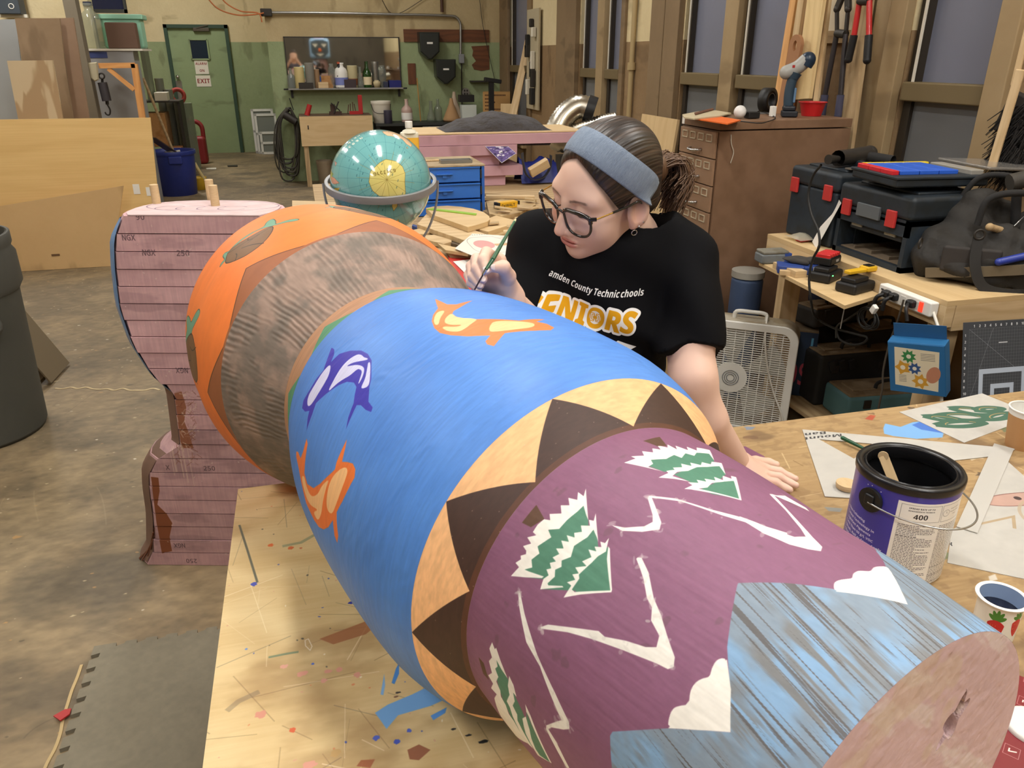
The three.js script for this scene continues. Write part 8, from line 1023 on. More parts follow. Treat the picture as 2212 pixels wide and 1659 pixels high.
function vessel(name, label, cat, [x0, x1, y0, y1], kind, m, z, o = {}) {
const a = onZ((x0 + x1) / 2, y1, z), r = (onZ(x1, y1, z).x - onZ(x0, y1, z).x) / 2, h = onZ((x0 + x1) / 2, y0, z).y - a.y, y = o.y ?? a.y, t = thing(name, label, cat, [a.x, y, z], undefined, o.group), H = h + a.y - y;
part(t, o.part ?? 'body', LA(KIND[kind].map(([p, q]) => [p * r, q * H]), 24), m); if (o.label) part(t, 'paper_label', LA([[r * 1.01, H * 0.12], [r * 1.01, H * 0.42]], 24), o.label); if (o.cap) part(t, 'cap', CY(r * 0.42, r * 0.42, H * 0.08, 0, H * 0.99, 0), o.cap); if (o.handle) part(t, 'handle', TU([[r, H * 0.85, 0], [r * 0.7, H * 0.5, r * 0.9], [-r * 0.7, H * 0.5, r * 0.9], [-r, H * 0.85, 0]], 0.004, { n: 24 }), M.iron); return t;
}
// mirror with its shelf
{
const a = FZ(613, 80), b = FZ(866, 186), w = b.x - a.x, h = a.y - b.y, t = thing('wall_mirror', 'wide dusty wall mirror above a cluttered shelf', 'mirror', [(a.x + b.x) / 2, b.y, ZM + 0.02]); 
const g = B(w, h, 0.008, 0, h / 2, 0); part(t, 'glass', g, mat([208, 208, 200], 0.03, { metalness: 1 })); part(t, 'frame', [B(w + 0.02, 0.012, 0.02, 0, h, 0.004), B(0.012, h, 0.02, -w / 2, h / 2, 0.004), B(0.012, h, 0.02, w / 2, h / 2, 0.004)], M.iron);
const s = thing('glass_shelf', 'long shelf of bottles under the wall mirror', 'shelf', [(a.x + b.x) / 2, b.y - 0.03, ZM + 0.09]); part(s, 'board', B(w + 0.02, 0.014, 0.17, 0, 0.007, 0), mat([96, 92, 84], 0.6)); part(s, 'front_lip', B(w + 0.02, 0.02, 0.006, 0, 0.01, 0.086), M.steel); for (const k of [-1, 1]) part(s, 'bracket', [B(0.03, 0.1, 0.02, k * (w / 2 - 0.03), -0.05, -0.07), B(0.08, 0.02, 0.03, k * (w / 2 + 0.03), 0.006, 0)], M.black);
const SY = b.y - 0.015, sz = ZM + 0.1, q = (l) => [600 + l[0] / 7.373, 600 + l[1] / 7.373, 60 + l[2] / 7.373, 185.5], cl = mat([222, 226, 220], 0.06, { transmission: 0.85, thickness: 0 });
const put = (n, l, c, box, kind, m, o) => vessel(n, l, c, q(box), kind, m, sz + (o?.dz ?? 0), { y: SY, ...o });
put('glass_bottle', 'squat clear glass bottle at the end of the mirror shelf', 'bottle', [155, 290, 640], 'bottle', cl); put('storage_tin', 'tin with a rounded cream top on the mirror shelf', 'tin', [282, 440, 625], 'can', mat([206, 188, 132], 0.5)); put('tall_jar', 'grey glass jar beside the cream tin on the mirror shelf', 'jar', [455, 600, 560], 'can', mat([130, 128, 120], 0.3)); put('enamel_mug', 'tarnished mug with a light rim on the mirror shelf', 'mug', [590, 680, 660], 'can', mat([150, 120, 88], 0.5), { dz: -0.04 }); put('faceted_jar', 'clear lidded jar behind the dark bottle', 'jar', [820, 930, 570], 'pot', cl, { dz: -0.05 }); put('bleach_jug', 'white plastic jug with a blue mark behind the dark bottle', 'jug', [920, 1130, 556], 'jug', M.white, { dz: -0.03, label: mat([120, 130, 190], 0.5) }); put('liquor_bottle', 'dark bottle with a yellow label on the mirror shelf', 'bottle', [940, 1050, 555], 'bottle', mat([24, 24, 34], 0.2), { label: mat([214, 160, 40], 0.5), cap: mat([190, 90, 60], 0.5) }); put('printed_tin', 'cream tin with a brown portrait panel on the mirror shelf', 'tin', [1125, 1285, 600], 'can', mat([190, 178, 138], 0.5), { label: mat([132, 74, 44], 0.5), dz: -0.04 }); put('glass_bottle', 'sloping shouldered clear bottle beside the green bottle', 'bottle', [1265, 1385, 620], 'flask', cl); put('wine_bottle', 'green sparkling wine bottle with a cream label on the mirror shelf', 'bottle', [1372, 1502, 535], 'bottle', mat([30, 66, 24], 0.12, { clearcoat: 0.5 }), { label: mat([222, 206, 170], 0.6) }); put('clay_pot', 'little cream pot beside the wine bottle', 'pot', [1520, 1640, 835], 'pot', mat([196, 180, 142], 0.6)); put('glass_vase', 'ribbed clear glass vase near the end of the mirror shelf', 'vase', [1615, 1740, 600], 'pot', cl, { dz: -0.04 }); put('metal_beaker', 'dull metal beaker behind the wine bottle', 'beaker', [1510, 1625, 540], 'bucket', M.steel, { dz: -0.05 });
const bx = (n, l, c, x0, x1, y0, m, dz = 0) => { const A = onZ(600 + x0 / 7.373, 60 + y0 / 7.373, sz), E = onZ(600 + x1 / 7.373, 60 + y0 / 7.373, sz); solo(n, l, c, B(E.x - A.x, A.y - SY, 0.07, 0, (A.y - SY) / 2, 0, { r: 0.003 }), m, [(A.x + E.x) / 2, SY, sz + dz]); }; bx('carton', 'low tan carton on the mirror shelf', 'carton', 640, 800, 866, M.pine, 0.03); bx('carton', 'stacked brown cartons on the mirror shelf', 'carton', 690, 870, 765, M.cardboard, -0.05); bx('dark_tin', 'small flat dark tin by the blue cloth', 'tin', 1680, 1752, 860, mat([40, 44, 70], 0.5)); bx('folded_cloth', 'folded dark blue cloth at the shelf end', 'cloth', 1770, 1960, 840, mat([34, 38, 110], 0.8)); bx('flat_knife', 'flat dark tool lying along the mirror shelf', 'tool', 330, 560, 872, M.iron, 0.06); bx('dark_box', 'dark plastic box between the dark bottle and the portrait tin', 'box', 1050, 1240, 822, mat([58, 44, 48], 0.6), 0.03);
}
// conduit, board, dispensers and fittings on the mirror wall
{
const p = [[568, 27], [700, 28], [850, 31], [965, 34], [985, 37], [994, 50], [995, 70], [995, 118]].map(([x, y]) => FZ(x, y, 0.05)), t = thing('conduit', 'bent steel conduit running along the mirror wall to a switch box', 'conduit'); part(t, 'pipe', TU(p, 0.017, { n: 90, m: 10 }), M.steel); const j = FZ(575, 27, 0.05), s = FZ(997, 127, 0.05), e = FZ(998, 250, 0.03); part(t, 'junction_box', [B(0.14, 0.09, 0.08, j.x, j.y, j.z, { r: 0.01 })], M.iron); part(t, 'switch_box', B(0.075, 0.12, 0.06, s.x, s.y, s.z, { r: 0.012 }), M.grey, 'grey switch box'); part(t, 'lower_cable', bar(s, e, 0.008), M.iron);
for (const [l, pts] of [['slack orange cord swagged to the conduit junction box', [[440, -14], [470, 18], [510, 32], [545, 32], [570, 28]]], ['second orange cord hanging lower beside the first', [[470, -14], [490, 8], [520, 24], [560, 30], [566, 48]]]]) solo('orange_cord', l, 'cord', TU(pts.map(([x, y]) => FZ(x, y, 0.12)), 0.009, { n: 40 }), mat([196, 112, 62], 0.6)); for (const [l, x0, y0, x1, y1, x2, y2] of [['thin wire hanging in a V above the mirror', 820, -10, 848, 30, 925, -8], ['thin wire drooping by the corner of the mirror wall', 1035, -10, 1044, 60, 1068, 170]]) solo('hanging_wire', l, 'wire', TU([FZ(x0, y0, 0.03), FZ(x1, y1, 0.04), FZ(x2, y2, 0.03)], 0.004), M.iron); { const a = FZ(954, -8, 0.05), b = FZ(955, 26, 0.05); solo('pipe_stub', 'short brown pipe stub hanging down the mirror wall', 'pipe', bar(b, a.add(V(0, 0.3, 0)), 0.022), mat([74, 46, 30], 0.6)); }
const rect = (n, l, c, x0, y0, x1, y1, d, m) => { const a = FZ(x0, y0), b = FZ(x1, y1); return solo(n, l, c, B(b.x - a.x, a.y - b.y, d, 0, 0, 0), m, [(a.x + b.x) / 2, (a.y + b.y) / 2, ZM + d / 2 + 0.001]); }; rect('wall_board', 'long dark stained board on the mirror wall behind a dispenser', 'board', 871, 63, 1056, 91, 0.02, M.brownwood); rect('wall_plaque', 'small dark brown wooden plaque beside the mirror', 'plaque', 880, 137, 899, 182, 0.015, M.brownwood); rect('wall_shelf', 'small dark shelf bracket under the peeled brown patch', 'shelf', 1014, 174, 1062, 177, 0.12, M.iron);
{ const pts = [[1018, 100], [1056, 98], [1057, 150], [1040, 153], [1024, 150], [1019, 140], [1028, 132], [1020, 120], [1022, 110]].map(([x, y]) => FZ(x, y)), c = pts[0]; solo('peeled_panel', 'torn brown panel of peeled veneer on the mirror wall', 'panel', EX(pts.map((q) => [q.x - c.x, q.y - c.y]), 0.006), M.brownwood, [c.x, c.y, ZM + 0.001]); }
const disp = (label, x0, x1, y0, y1, yt) => { const a = FZ(x0, y0), b = FZ(x1, y1), w = b.x - a.x, h = a.y - b.y, t = thing('towel_dispenser', label, 'dispenser', [(a.x + b.x) / 2, b.y, ZM + 0.002], undefined, undefined), s = new THREE.Shape(); s.moveTo(-w / 2, h); s.lineTo(w / 2, h); s.lineTo(w / 2 * 0.94, h * 0.28); s.lineTo(w * 0.08, 0); s.lineTo(-w * 0.08, 0); s.lineTo(-w / 2 * 0.94, h * 0.28); s.closePath(); part(t, 'housing', EX(s, 0.22, { b: 0.02, bs: 3 }), mat([36, 40, 38], 0.3)); part(t, 'white_badge', B(w * 0.28, h * 0.07, 0.004, 0, h * 0.6, 0.222), M.white); part(t, 'outlet', B(w * 0.18, h * 0.06, 0.05, 0, h * 0.02, 0.14), M.black); };
disp('dark paper towel dispenser mounted over the stained board', 900, 946, 70, 128); disp('dark paper towel dispenser mounted below the other one', 935, 980, 128, 180);
{ const c = FZ(1006, 199, 0.03), t = thing('outlet_cover', 'round metal outlet cover on the mirror wall', 'outlet', c); part(t, 'plate', CY(0.055, 0.055, 0.03, 0, 0, 0, { rx: Math.PI / 2 }), M.steel); for (const x of [-1, 1]) for (const y of [-1, 1]) part(t, 'socket', B(0.02, 0.024, 0.006, x * 0.018, y * 0.02, 0.016), M.black); }
}
// sink unit and dark bench under the mirror
{
const z = ZM + 0.55, a = onZ(646, 252, z), b = onZ(808, 312, z), w = b.x - a.x, t = thing('sink_bench', 'wooden fronted sink bench cluttered with clamps under the mirror', 'bench', [(a.x + b.x) / 2, 0, z]), T0 = a.y; part(t, 'front_panel', B(w, a.y - b.y, 0.02, 0, (a.y + b.y) / 2, 0), M.ply); part(t, 'worktop', B(w, 0.03, 0.55, 0, T0 - 0.015, -0.27), mat([104, 82, 62], 0.8)); for (const s of [-1, 1]) part(t, 'leg', B(0.06, b.y, 0.06, s * (w / 2 - 0.05), b.y / 2, -0.04), M.pineOld); part(t, 'handle_slot', B(0.014, 0.05, 0.006, -w / 2 + 0.1, (a.y + b.y) / 2 + 0.05, 0.01), M.black); part(t, 'drain_pipe', bar([0.1, 0.05, -0.25], [0.1, b.y + 0.1, -0.25], 0.025), M.iron);
const on = (x) => onZ(x, 250, z - 0.25).x; solo('red_clamp', 'upright red clamp bar standing on the sink bench', 'clamp', [B(0.055, 0.24, 0.04, 0, 0.12, 0, { r: 0.005 }), B(0.14, 0.04, 0.05, -0.08, 0.02, 0)], M.red, [on(780), T0 + 0.001, z - 0.25]); solo('red_bottle', 'tilted red bottle at the end of the sink bench', 'bottle', CY(0.03, 0.035, 0.14, 0, 0.07, 0), M.red, [on(663), T0 + 0.001, z - 0.2], [0, 0, -0.35]); reseed(19);
const vs = thing('bench_vise', 'rusty small vise with crossed bars on the sink bench', 'vise', [on(725), T0 + 0.001, z - 0.22]); part(vs, 'base', B(0.16, 0.04, 0.1, 0, 0.02, 0), mat([70, 48, 36], 0.7)); part(vs, 'jaw', B(0.06, 0.1, 0.06, -0.03, 0.08, 0), mat([66, 44, 34], 0.7)); part(vs, 'lever', [bar([-0.02, 0.02, 0.05], [0.05, 0.17, 0.05], 0.01), bar([-0.05, 0.15, 0.05], [0.06, 0.05, 0.05], 0.008)], M.iron); for (let i = 0; i < 4; i++) solo('file_tool', 'thin file standing in a rack on the sink bench', 'file', bar([0, 0, 0], [rr(-0.02, 0.02), rr(0.1, 0.16), 0], 0.006), mat([90, 56, 44], 0.6), [on(752 + i * 6), T0 + 0.001, z - 0.3], 0, 'files on the sink bench');
const z2 = ZM + 0.5, c = onZ(812, 268, z2), d = onZ(1042, 268, z2), u = thing('steel_bench', 'dark steel bench with a white drawer under the dispensers', 'bench', [(c.x + d.x) / 2, 0, z2]), w2 = d.x - c.x, Y = c.y, dk = mat([44, 46, 44], 0.6); part(u, 'worktop', B(w2, 0.03, 0.46, 0, Y - 0.015, -0.23), dk); for (const s of [-1, 0.1, 1]) part(u, 'leg', B(0.05, Y - 0.03, 0.4, s * (w2 / 2 - 0.03), (Y - 0.03) / 2, -0.24), dk); part(u, 'back_panel', B(w2, Y - 0.1, 0.01, 0, (Y + 0.05) / 2, -0.42), dk); const dw = onZ(941, 285, z2 + 0.02); const dr = part(u, 'drawer', B(0.34, 0.14, 0.03, dw.x - (c.x + d.x) / 2, dw.y, 0.01), mat([176, 174, 164], 0.6), 'pale drawer front'); part(dr, 'pull', B(0.1, 0.02, 0.03, dw.x - (c.x + d.x) / 2, dw.y, 0.035), M.iron);
const put = (n, l, cat, q, k, m, o = {}) => vessel(n, l, cat, [q[0], q[1], q[2], 265], k, m, z2 - 0.2 + (o.dz ?? 0), { y: Y + 0.001, ...o }); put('paint_bucket', 'white plastic bucket with a wire handle on the steel bench', 'bucket', [804, 846, 218], 'bucket', M.offwhite, { handle: 1 }); put('dark_can', 'dark can in front of the white bucket', 'can', [830, 848, 238], 'can', mat([58, 56, 72], 0.4), { dz: 0.12 }); put('spray_bottle', 'pinkish spray bottle with a pale label on the steel bench', 'bottle', [868, 892, 214], 'bottle', mat([188, 160, 148], 0.4), { label: M.paper }); put('glass_flask', 'clear glass flask on a white dish on the steel bench', 'flask', [922, 942, 218], 'flask', mat([210, 214, 206], 0.06, { transmission: 0.85, thickness: 0 })); put('glass_flask', 'taller clear glass bottle behind the flask', 'flask', [938, 956, 214], 'bottle', mat([210, 214, 206], 0.06, { transmission: 0.85, thickness: 0 }), { dz: -0.08 }); put('plaster_cone', 'tan plaster cone standing on the steel bench', 'cone', [958, 994, 212], 'cone', mat([168, 132, 92], 0.85), { dz: 0.05 }); put('felt_cone', 'pale draped cone leaning behind the plaster cone', 'cone', [965, 1000, 198], 'cone', mat([180, 160, 138], 0.9), { dz: -0.1 });
const box = (n, l, x0, x1, y0, y1, m, dz) => { const A = onZ(x0, y0, z2 + dz), E = onZ(x1, y1, z2 + dz); return solo(n, l, 'box', B(E.x - A.x, A.y - E.y, 0.16, 0, (A.y - E.y) / 2, 0, { r: 0.003 }), m, [(A.x + E.x) / 2, Y + 0.001, z2 + dz - 0.08]); }; box('carton', 'white carton with a teal base on the steel bench', 998, 1030, 231, 266, mat([206, 214, 208], 0.6), -0.1); solo('black_carton', 'black carton on top of the white and teal carton', 'carton', B(0.2, 0.09, 0.14, 0, 0.045, 0, { r: 0.003 }), M.black, [onZ(1013, 230, z2).x, Y + 0.25, z2 - 0.18]); solo('wooden_stick', 'upright yellow wooden stick behind the flasks', 'stick', bar([0, 0, 0], [-0.01, 0.55, -0.1], 0.008), mat([170, 126, 60], 0.6), [onZ(908, 262, z2 - 0.35).x, Y + 0.001, z2 - 0.32]);
// stool with a carton, black stand, leaning pole
const sx = onZ(1052, 246, z2 + 0.1), st = thing('wire_stool', 'white wire stool under a printed brown carton', 'stool', [sx.x + 0.12, 0, z2 + 0.16]); part(st, 'seat', B(0.4, 0.02, 0.3, 0, sx.y - 0.012, 0), M.offwhite); for (const x of [-1, 1]) for (const q of [-1, 1]) part(st, 'leg', bar([x * 0.22, 0, q * 0.16], [x * 0.17, sx.y - 0.02, q * 0.12], 0.01), M.offwhite);
const ct = canTex(256, 160, (g, W1, H1) => { g.fillStyle = '#b48a52'; g.fillRect(0, 0, W1, H1); g.fillStyle = 'rgba(70,40,22,.85)'; [[20, 16, 190], [20, 42, 40], [20, 66, 90], [20, 90, 60], [20, 116, 200], [20, 138, 110]].forEach(([x, y, l]) => { for (let i = 0; i < l; i += 14) g.fillRect(x + i, y, 11, 11); }); }), cg = B(0.36, 0.28, 0.26, 0, 0.14, 0); { const p = cg.attributes.position, uu = cg.attributes.uv; for (let i = 0; i < p.count; i++) uu.setXY(i, p.getX(i) / 0.36 + 0.5, p.getY(i) / 0.28); } solo('printed_carton', 'brown carton printed with dark text on the wire stool', 'carton', cg, tmat(ct, 0.8), [sx.x + 0.12, sx.y, z2 + 0.16], -0.25);
const bs = onZ(1062, 280, z2 + 0.5), tp = onZ(1068, 172, z2 + 0.5), sd = thing('roller_stand', 'black T topped stand in front of the wire stool', 'stand', [bs.x, 0, z2 + 0.5]); part(sd, 'post', B(0.06, tp.y - 0.03, 0.06, 0, (tp.y - 0.03) / 2, 0), M.black); part(sd, 'crossbar', B(0.22, 0.05, 0.08, 0.02, tp.y - 0.01, 0, { rz: -0.15, r: 0.008 }), M.black); part(sd, 'foot', B(0.3, 0.03, 0.3, 0, 0.015, 0), M.black);
{ const A = onZ(1102, 280, -9.6), E = onZ(1160, 0, -10.6), dir = E.clone().sub(A).normalize(), ba = A.clone().addScaledVector(dir, -(A.y - 0.02) / dir.y), te = E.clone().addScaledVector(dir, 0.5); solo('leaning_pole', 'long pale batten leaning across the corner by the windows', 'batten', strip(ba, te, 0.09, 0.035, { side: V(1, 0, 0.5) }), M.pine); }
{ const A = onZ(1125, 205, -9.9), E = onZ(1152, 280, -9.9); solo('leaning_sheet', 'pale board leaning under the clutter by the corner window', 'board', B(0.22, 1.05, 0.02, 0, 0.525, 0), M.ply, [(A.x + E.x) / 2 - 0.25, 0, -9.9], [-0.12, -0.4, 0]); }
const pb = thing('pegboard_tools', 'pale board hung with dusty hand tools between the windows', 'tool board', onX(1152, 130, XR - 0.04)); part(pb, 'board', B(0.02, 1.1, 0.5, 0, 0, 0), mat([176, 164, 136], 0.8)); reseed(23); for (let i = 0; i < 9; i++) part(pb, 'hung_tool', [B(0.05, rr(0.08, 0.2), rr(0.04, 0.09), -0.04, 0.4 - i * 0.1, rr(-0.15, 0.15), { r: 0.01 })], [M.iron, M.offwhite, M.black][i % 3]);
}
// hoses, frames, buckets at the end of the mirror wall
{
const z = ZM + 0.12, P = (x, y) => onZ(x, y, z), t = thing('cable_bundle', 'thick bundle of black cables hanging on the end of the mirror wall', 'cables'); reseed(29);
for (let i = 0; i < 11; i++) { const o = rr(-9, 9), w = rr(10, 24), b = rr(330, 392), pts = [[622 + o * 0.4, 232 + rr(0, 8)], [608 + o * 0.5 - w * 0.3, 262], [605 + o - w * 0.2, 320], [612 + o, b], [632 + o, b + rr(0, 6)], [642 + o * 0.5, 330], [640 + o * 0.5, 270], [628, 236]].map(([x, y]) => P(x, Math.min(y, 395)).add(V(0, 0, rr(0, 0.08)))); part(t, 'cable', TU(pts, rr(0.009, 0.016), { n: 50, m: 6, closed: i % 3 > 0 }), mat([50 + i * 2, 46 + i * 2, 42 + i], 0.7)); } part(t, 'welding_head', bar(P(614, 246).add(V(0, 0, 0.1)), P(640, 262).add(V(0, 0, 0.12)), 0.05), M.iron); part(t, 'hook', bar(P(625, 212), P(634, 238), 0.006), M.black);
const scr = (label, x0, y0, x1, y1, dz, ry) => { const Z = ZF + 0.25 + dz, a = onZ(x0, y0, Z), b = onZ(x1, y1, Z), w = b.x - a.x, h = a.y, f = thing('screen_frame', label, 'frame', [(a.x + b.x) / 2, 0.002, Z], [-0.06, ry, 0]); for (const s of [-1, 1]) part(f, 'stile', B(0.04, h, 0.025, s * (w / 2 - 0.02), h / 2, 0), M.white); for (const y of [0.02, h * 0.5, h - 0.02]) part(f, 'rail', B(w, 0.04, 0.025, 0, y, 0), M.white); part(f, 'mesh', B(w - 0.06, h - 0.06, 0.002, 0, h / 2, 0), mat([168, 172, 164], 0.7, { transmission: 0.5, thickness: 0 })); }; scr('tallest white screen frame leaning by the door', 541, 236, 600, 330, 0, 0.1); scr('middle white screen frame leaning by the door', 548, 246, 606, 331, 0.1, 0.05); scr('small white screen frame in front of the other frames', 560, 285, 612, 332, 0.2, 0);
{ const b = onY(700, 396, 0); vessel('plaster_bucket', 'stained plaster bucket under the sink bench', 'bucket', [687, 722, 346, 396], 'bucket', mat([156, 140, 116], 0.7), b.z, { y: 0.001 }); }
for (const [l, x, y, m] of [['dark wood chip on the floor near the door', 502, 357, M.iron], ['pale wood chip on the floor near the door', 456, 363, M.offwhite]]) slab('floor_chip', l, 'chip', [[x - 11, y], [x + 11, y - 1], [x + 11, y + 2], [x - 10, y + 2]], 0.012, 0.01, m);
{ const p = onZ(1215, 300, -6.5), t2 = thing('foil_duct', 'crumpled silver foil duct curling behind the foam boards', 'duct'); const pts = [[1272, 236], [1248, 232], [1222, 250], [1206, 275], [1203, 296], [1222, 303], [1252, 292], [1290, 278], [1330, 268]].map(([x, y]) => at(x, y, 4.9)); const g = TU(pts, 0.075, { n: 150, m: 20, kind: 'catmullrom' }); { const q = g.attributes.position, n = g.attributes.normal, uv = g.attributes.uv; for (let i = 0; i < q.count; i++) { const k = 0.0035 * Math.sin(uv.getX(i) * 260); q.setXYZ(i, q.getX(i) + n.getX(i) * k, q.getY(i) + n.getY(i) * k, q.getZ(i) + n.getZ(i) * k); } } part(t2, 'duct', g, mat([206, 200, 186], 0.28, { metalness: 1 })); part(t2, 'black_collar', bar(at(1266, 234, 4.9), at(1284, 240, 4.9), 0.085), M.black); const sp = thing('duct_stand', 'low dark stand holding the foil duct', 'stand', [pts[5].x, 0, pts[5].z]); part(sp, 'post', B(0.1, pts[5].y - 0.09, 0.1, 0, (pts[5].y - 0.09) / 2, 0), M.iron); }
{ const A = onX(1372, 246, XR - 0.3), E = onX(1430, 246, XR - 0.3); solo('plywood_sheet', 'pale square plywood sheet leaning on the pier behind the person', 'plywood', B(0.02, A.y, 0.62, 0, A.y / 2, 0), M.ply, [XR - 0.32, 0, (A.z + E.z) / 2], [0, 0, -0.1]); solo('window_patch', 'pale plywood patch covering the lower window pane', 'board', B(0.02, 0.75, 0.62, 0, 0, 0), M.pine, onX(1268, 196, XR + 0.08)); }
}
// left side
{
const P = (x, y, z) => onZ(x, y, z);
// bin
{ const c = onY(-42, 930, 0), t = thing('waste_bin', 'large dark grey ribbed waste bin at the room edge', 'bin', [c.x, 0, c.z]), r = P(55, 700, c.z).x - c.x, h = P(20, 505, c.z).y; part(t, 'drum', LA([[0, 0.005], [r * 0.9, 0], [r * 0.93, 0.02], [r * 1.0, h * 0.72], [r * 1.02, h * 0.73]], 56), tmat(plaster([82, 82, 74], [66, 66, 60], 31), 0.7)); part(t, 'collar', LA([[r * 1.0, h * 0.72], [r * 1.07, h * 0.76], [r * 1.07, h * 0.9], [r * 1.02, h * 0.93], [r * 1.05, h * 0.95], [r * 1.05, h], [r * 0.99, h], [r * 0.97, h * 0.7], [r * 0.85, 0.05], [0, 0.05]], 56), mat([80, 80, 74], 0.65)); part(t, 'grip', TU([[r * 0.8, h * 0.68, r * 0.62], [r * 0.86, h * 0.6, r * 0.66], [r * 0.66, h * 0.58, r * 0.84], [r * 0.6, h * 0.66, r * 0.84]], 0.02, { n: 16 }), mat([80, 80, 74], 0.65)); }
['nearest', 'second', 'third', 'innermost'].forEach((w, i) => { const b = onY([118, 84, 72, 66][i], [828, 834, 838, 840][i], 0), e = onZ(30, [680, 705, 760, 800][i], b.z - 0.05); solo('thin_plywood', ['widest thin panel leaning out from behind the waste bin', 'second thin panel leaning behind the waste bin', 'short thin panel leaning close to the waste bin', 'shortest thin panel tucked against the waste bin'][i], 'panel', strip(b.clone().add(V(0, 0.012, 0)), V(b.x - 0.3 + i * 0.02, 0.62 - i * 0.1, b.z - 0.02), 0.3, 0.008, { side: V(0.05, 0, -1) }).translate(0, 0, -0.12), i % 2 ? M.pineOld : mat([112, 98, 74], 0.8)); });
// sheets on edge
const sheet = (name, label, cat, pts, z, th, m, lean = 0.05) => { const w = pts.map(([x, y]) => { const q = P(x, y, z); if (y >= 300 && (y > 520 || z < -7.2)) q.y = 0.002; return q; }), c = w[0]; const g = EX(w.map((q) => [q.x - c.x, q.y]), th, { long: 'x' }); return solo(name, label, cat, g, m, [c.x, 0, z - th], [-lean, 0, 0]); };
sheet('plywood_sheet', 'big pale plywood panel standing on its long edge', 'panel', [[-220, 262], [322, 255], [341, 430], [352, 560], [-220, 590]], -7.0, 0.02, tmat(woodTex([232, 196, 132], [206, 164, 98], { seed: 51, rings: 3, figure: 0.4, mu: 2 }), 0.6)); { const a = P(292, 411, -6.97); const pp = scene.children.at(-1); part(pp, 'price_sticker', B(0.05, 0.08, 0.002, a.x - pp.position.x, a.y, 0.0215), M.paper); const b = P(322, 416, -6.97); part(pp, 'price_sticker', B(0.06, 0.07, 0.002, b.x - pp.position.x, b.y, 0.0215), M.paper); }
{ const hb = sheet('hardboard_sheet', 'brown hardboard sheet with a slanted top leaning on the plywood panel', 'hardboard', [[-220, 482], [266, 402], [252, 500], [243, 576], [-220, 588]], -6.86, 0.008, tmat(plaster([212, 178, 128], [200, 164, 114], 37), 0.7), 0.03); part(hb, 'finger_slot', B(0.06, 0.016, 0.004, P(120, 551, -6.86).x - hb.position.x, P(120, 551, -6.86).y, 0.009), mat([110, 82, 54], 0.9)); }
sheet('steel_sheet', 'bluish grey steel sheet standing at the room edge', 'sheet', [[-60, 42], [26, 40], [46, 180], [60, 330], [-60, 330]], -8.4, 0.02, mat([168, 172, 174], 0.4, { metalness: 0.2 })); sheet('brown_board', 'tall brown board standing behind the torn plywood', 'board', [[24, 38], [122, 38], [134, 130], [150, 300], [60, 300]], -8.1, 0.03, tmat(plaster([166, 142, 114], [144, 120, 92], 41), 0.8)); sheet('brown_board', 'second narrow brown board beside the tall one', 'board', [[118, 38], [152, 37], [168, 130], [190, 300], [150, 300]], -8.2, 0.03, tmat(plaster([170, 142, 118], [148, 120, 96], 43), 0.8)); sheet('torn_plywood', 'plywood offcut with torn pale veneer leaning on the boards', 'plywood', [[8, 131], [108, 130], [118, 180], [132, 300], [36, 300]], -7.7, 0.02, tmat(colTex(256, 256, (u, v) => { const n = fbm(u * 5, v * 1.6, 4, 5, 2), k = sstep(0.47, 0.53, n + (v - 0.5) * 0.3); return mixc([176, 148, 112], [206, 186, 152], k); }, [1.4, 1]), 0.8));
{ const a = P(139, 0, -9.2), b = P(166, 0, -9.2); struct('trim_' + tn++, B(b.x - a.x, CEIL, 0.16, (a.x + b.x) / 2, CEIL / 2, -9.2), mat([122, 112, 94], 0.7)); }
// tall grey cabinet with jugs on top
const z = -9.6, a = P(183, 105, z), b = P(286, 107, z), top = a.y, w = b.x - a.x, cb = thing('steel_cabinet', 'tall grey steel cabinet carrying water jugs and a green bin', 'cabinet', [a.x, 0, z]); part(cb, 'body', B(w, top - 0.02, 0.3, w / 2, (top - 0.02) / 2, -0.15), mat([146, 146, 146], 0.5)); part(cb, 'top_board', B(w + 0.16, 0.02, 0.6, w / 2 + 0.02, top - 0.01, -0.28), M.offwhite); part(cb, 'blue_strip', B(w * 0.45, 0.06, 0.006, w * 0.22, top - 0.06, 0.001), mat([54, 66, 116], 0.6));
const jm = mat([222, 226, 214], 0.1, { transmission: 0.8, thickness: 0 }); vessel('water_jug', 'big clear plastic jug standing at the cabinet corner', 'jug', [163, 205, 6, 104], 'jug', jm, z - 0.3, { y: top + 0.001, cap: mat([40, 46, 70], 0.5) }); vessel('water_jug', 'big clear plastic jug in front of the brown box', 'jug', [184, 230, 7, 104], 'jug', jm, z - 0.12, { y: top + 0.001, cap: mat([40, 46, 70], 0.5) });
const bx = (n, l, c, x0, x1, y0, m, dz, d) => { const A = P(x0, y0, z + dz), E = P(x1, y0, z + dz); return solo(n, l, c, B(E.x - A.x, A.y - top, d, 0, (A.y - top) / 2, 0, { r: 0.012 }), m, [(A.x + E.x) / 2, top + 0.001, z + dz - d / 2]); }; bx('brown_box', 'dark brown box on the steel cabinet', 'box', 224, 290, 48, mat([104, 78, 62], 0.7), 0, 0.14); { const A = P(205, 30, z - 0.2), E = P(306, 30, z - 0.2), gb = thing('storage_bin', 'mint green plastic bin behind the brown box', 'bin', [(A.x + E.x) / 2, top + 0.001, z - 0.34]), gm = mat([150, 204, 176], 0.45), wv = E.x - A.x, hv = A.y - top; part(gb, 'tub', B(wv - 0.06, hv - 0.03, 0.26, 0, (hv - 0.03) / 2, 0, { r: 0.03 }), gm); part(gb, 'rim', B(wv, 0.05, 0.3, 0, hv - 0.025, 0, { r: 0.01 }), gm); }
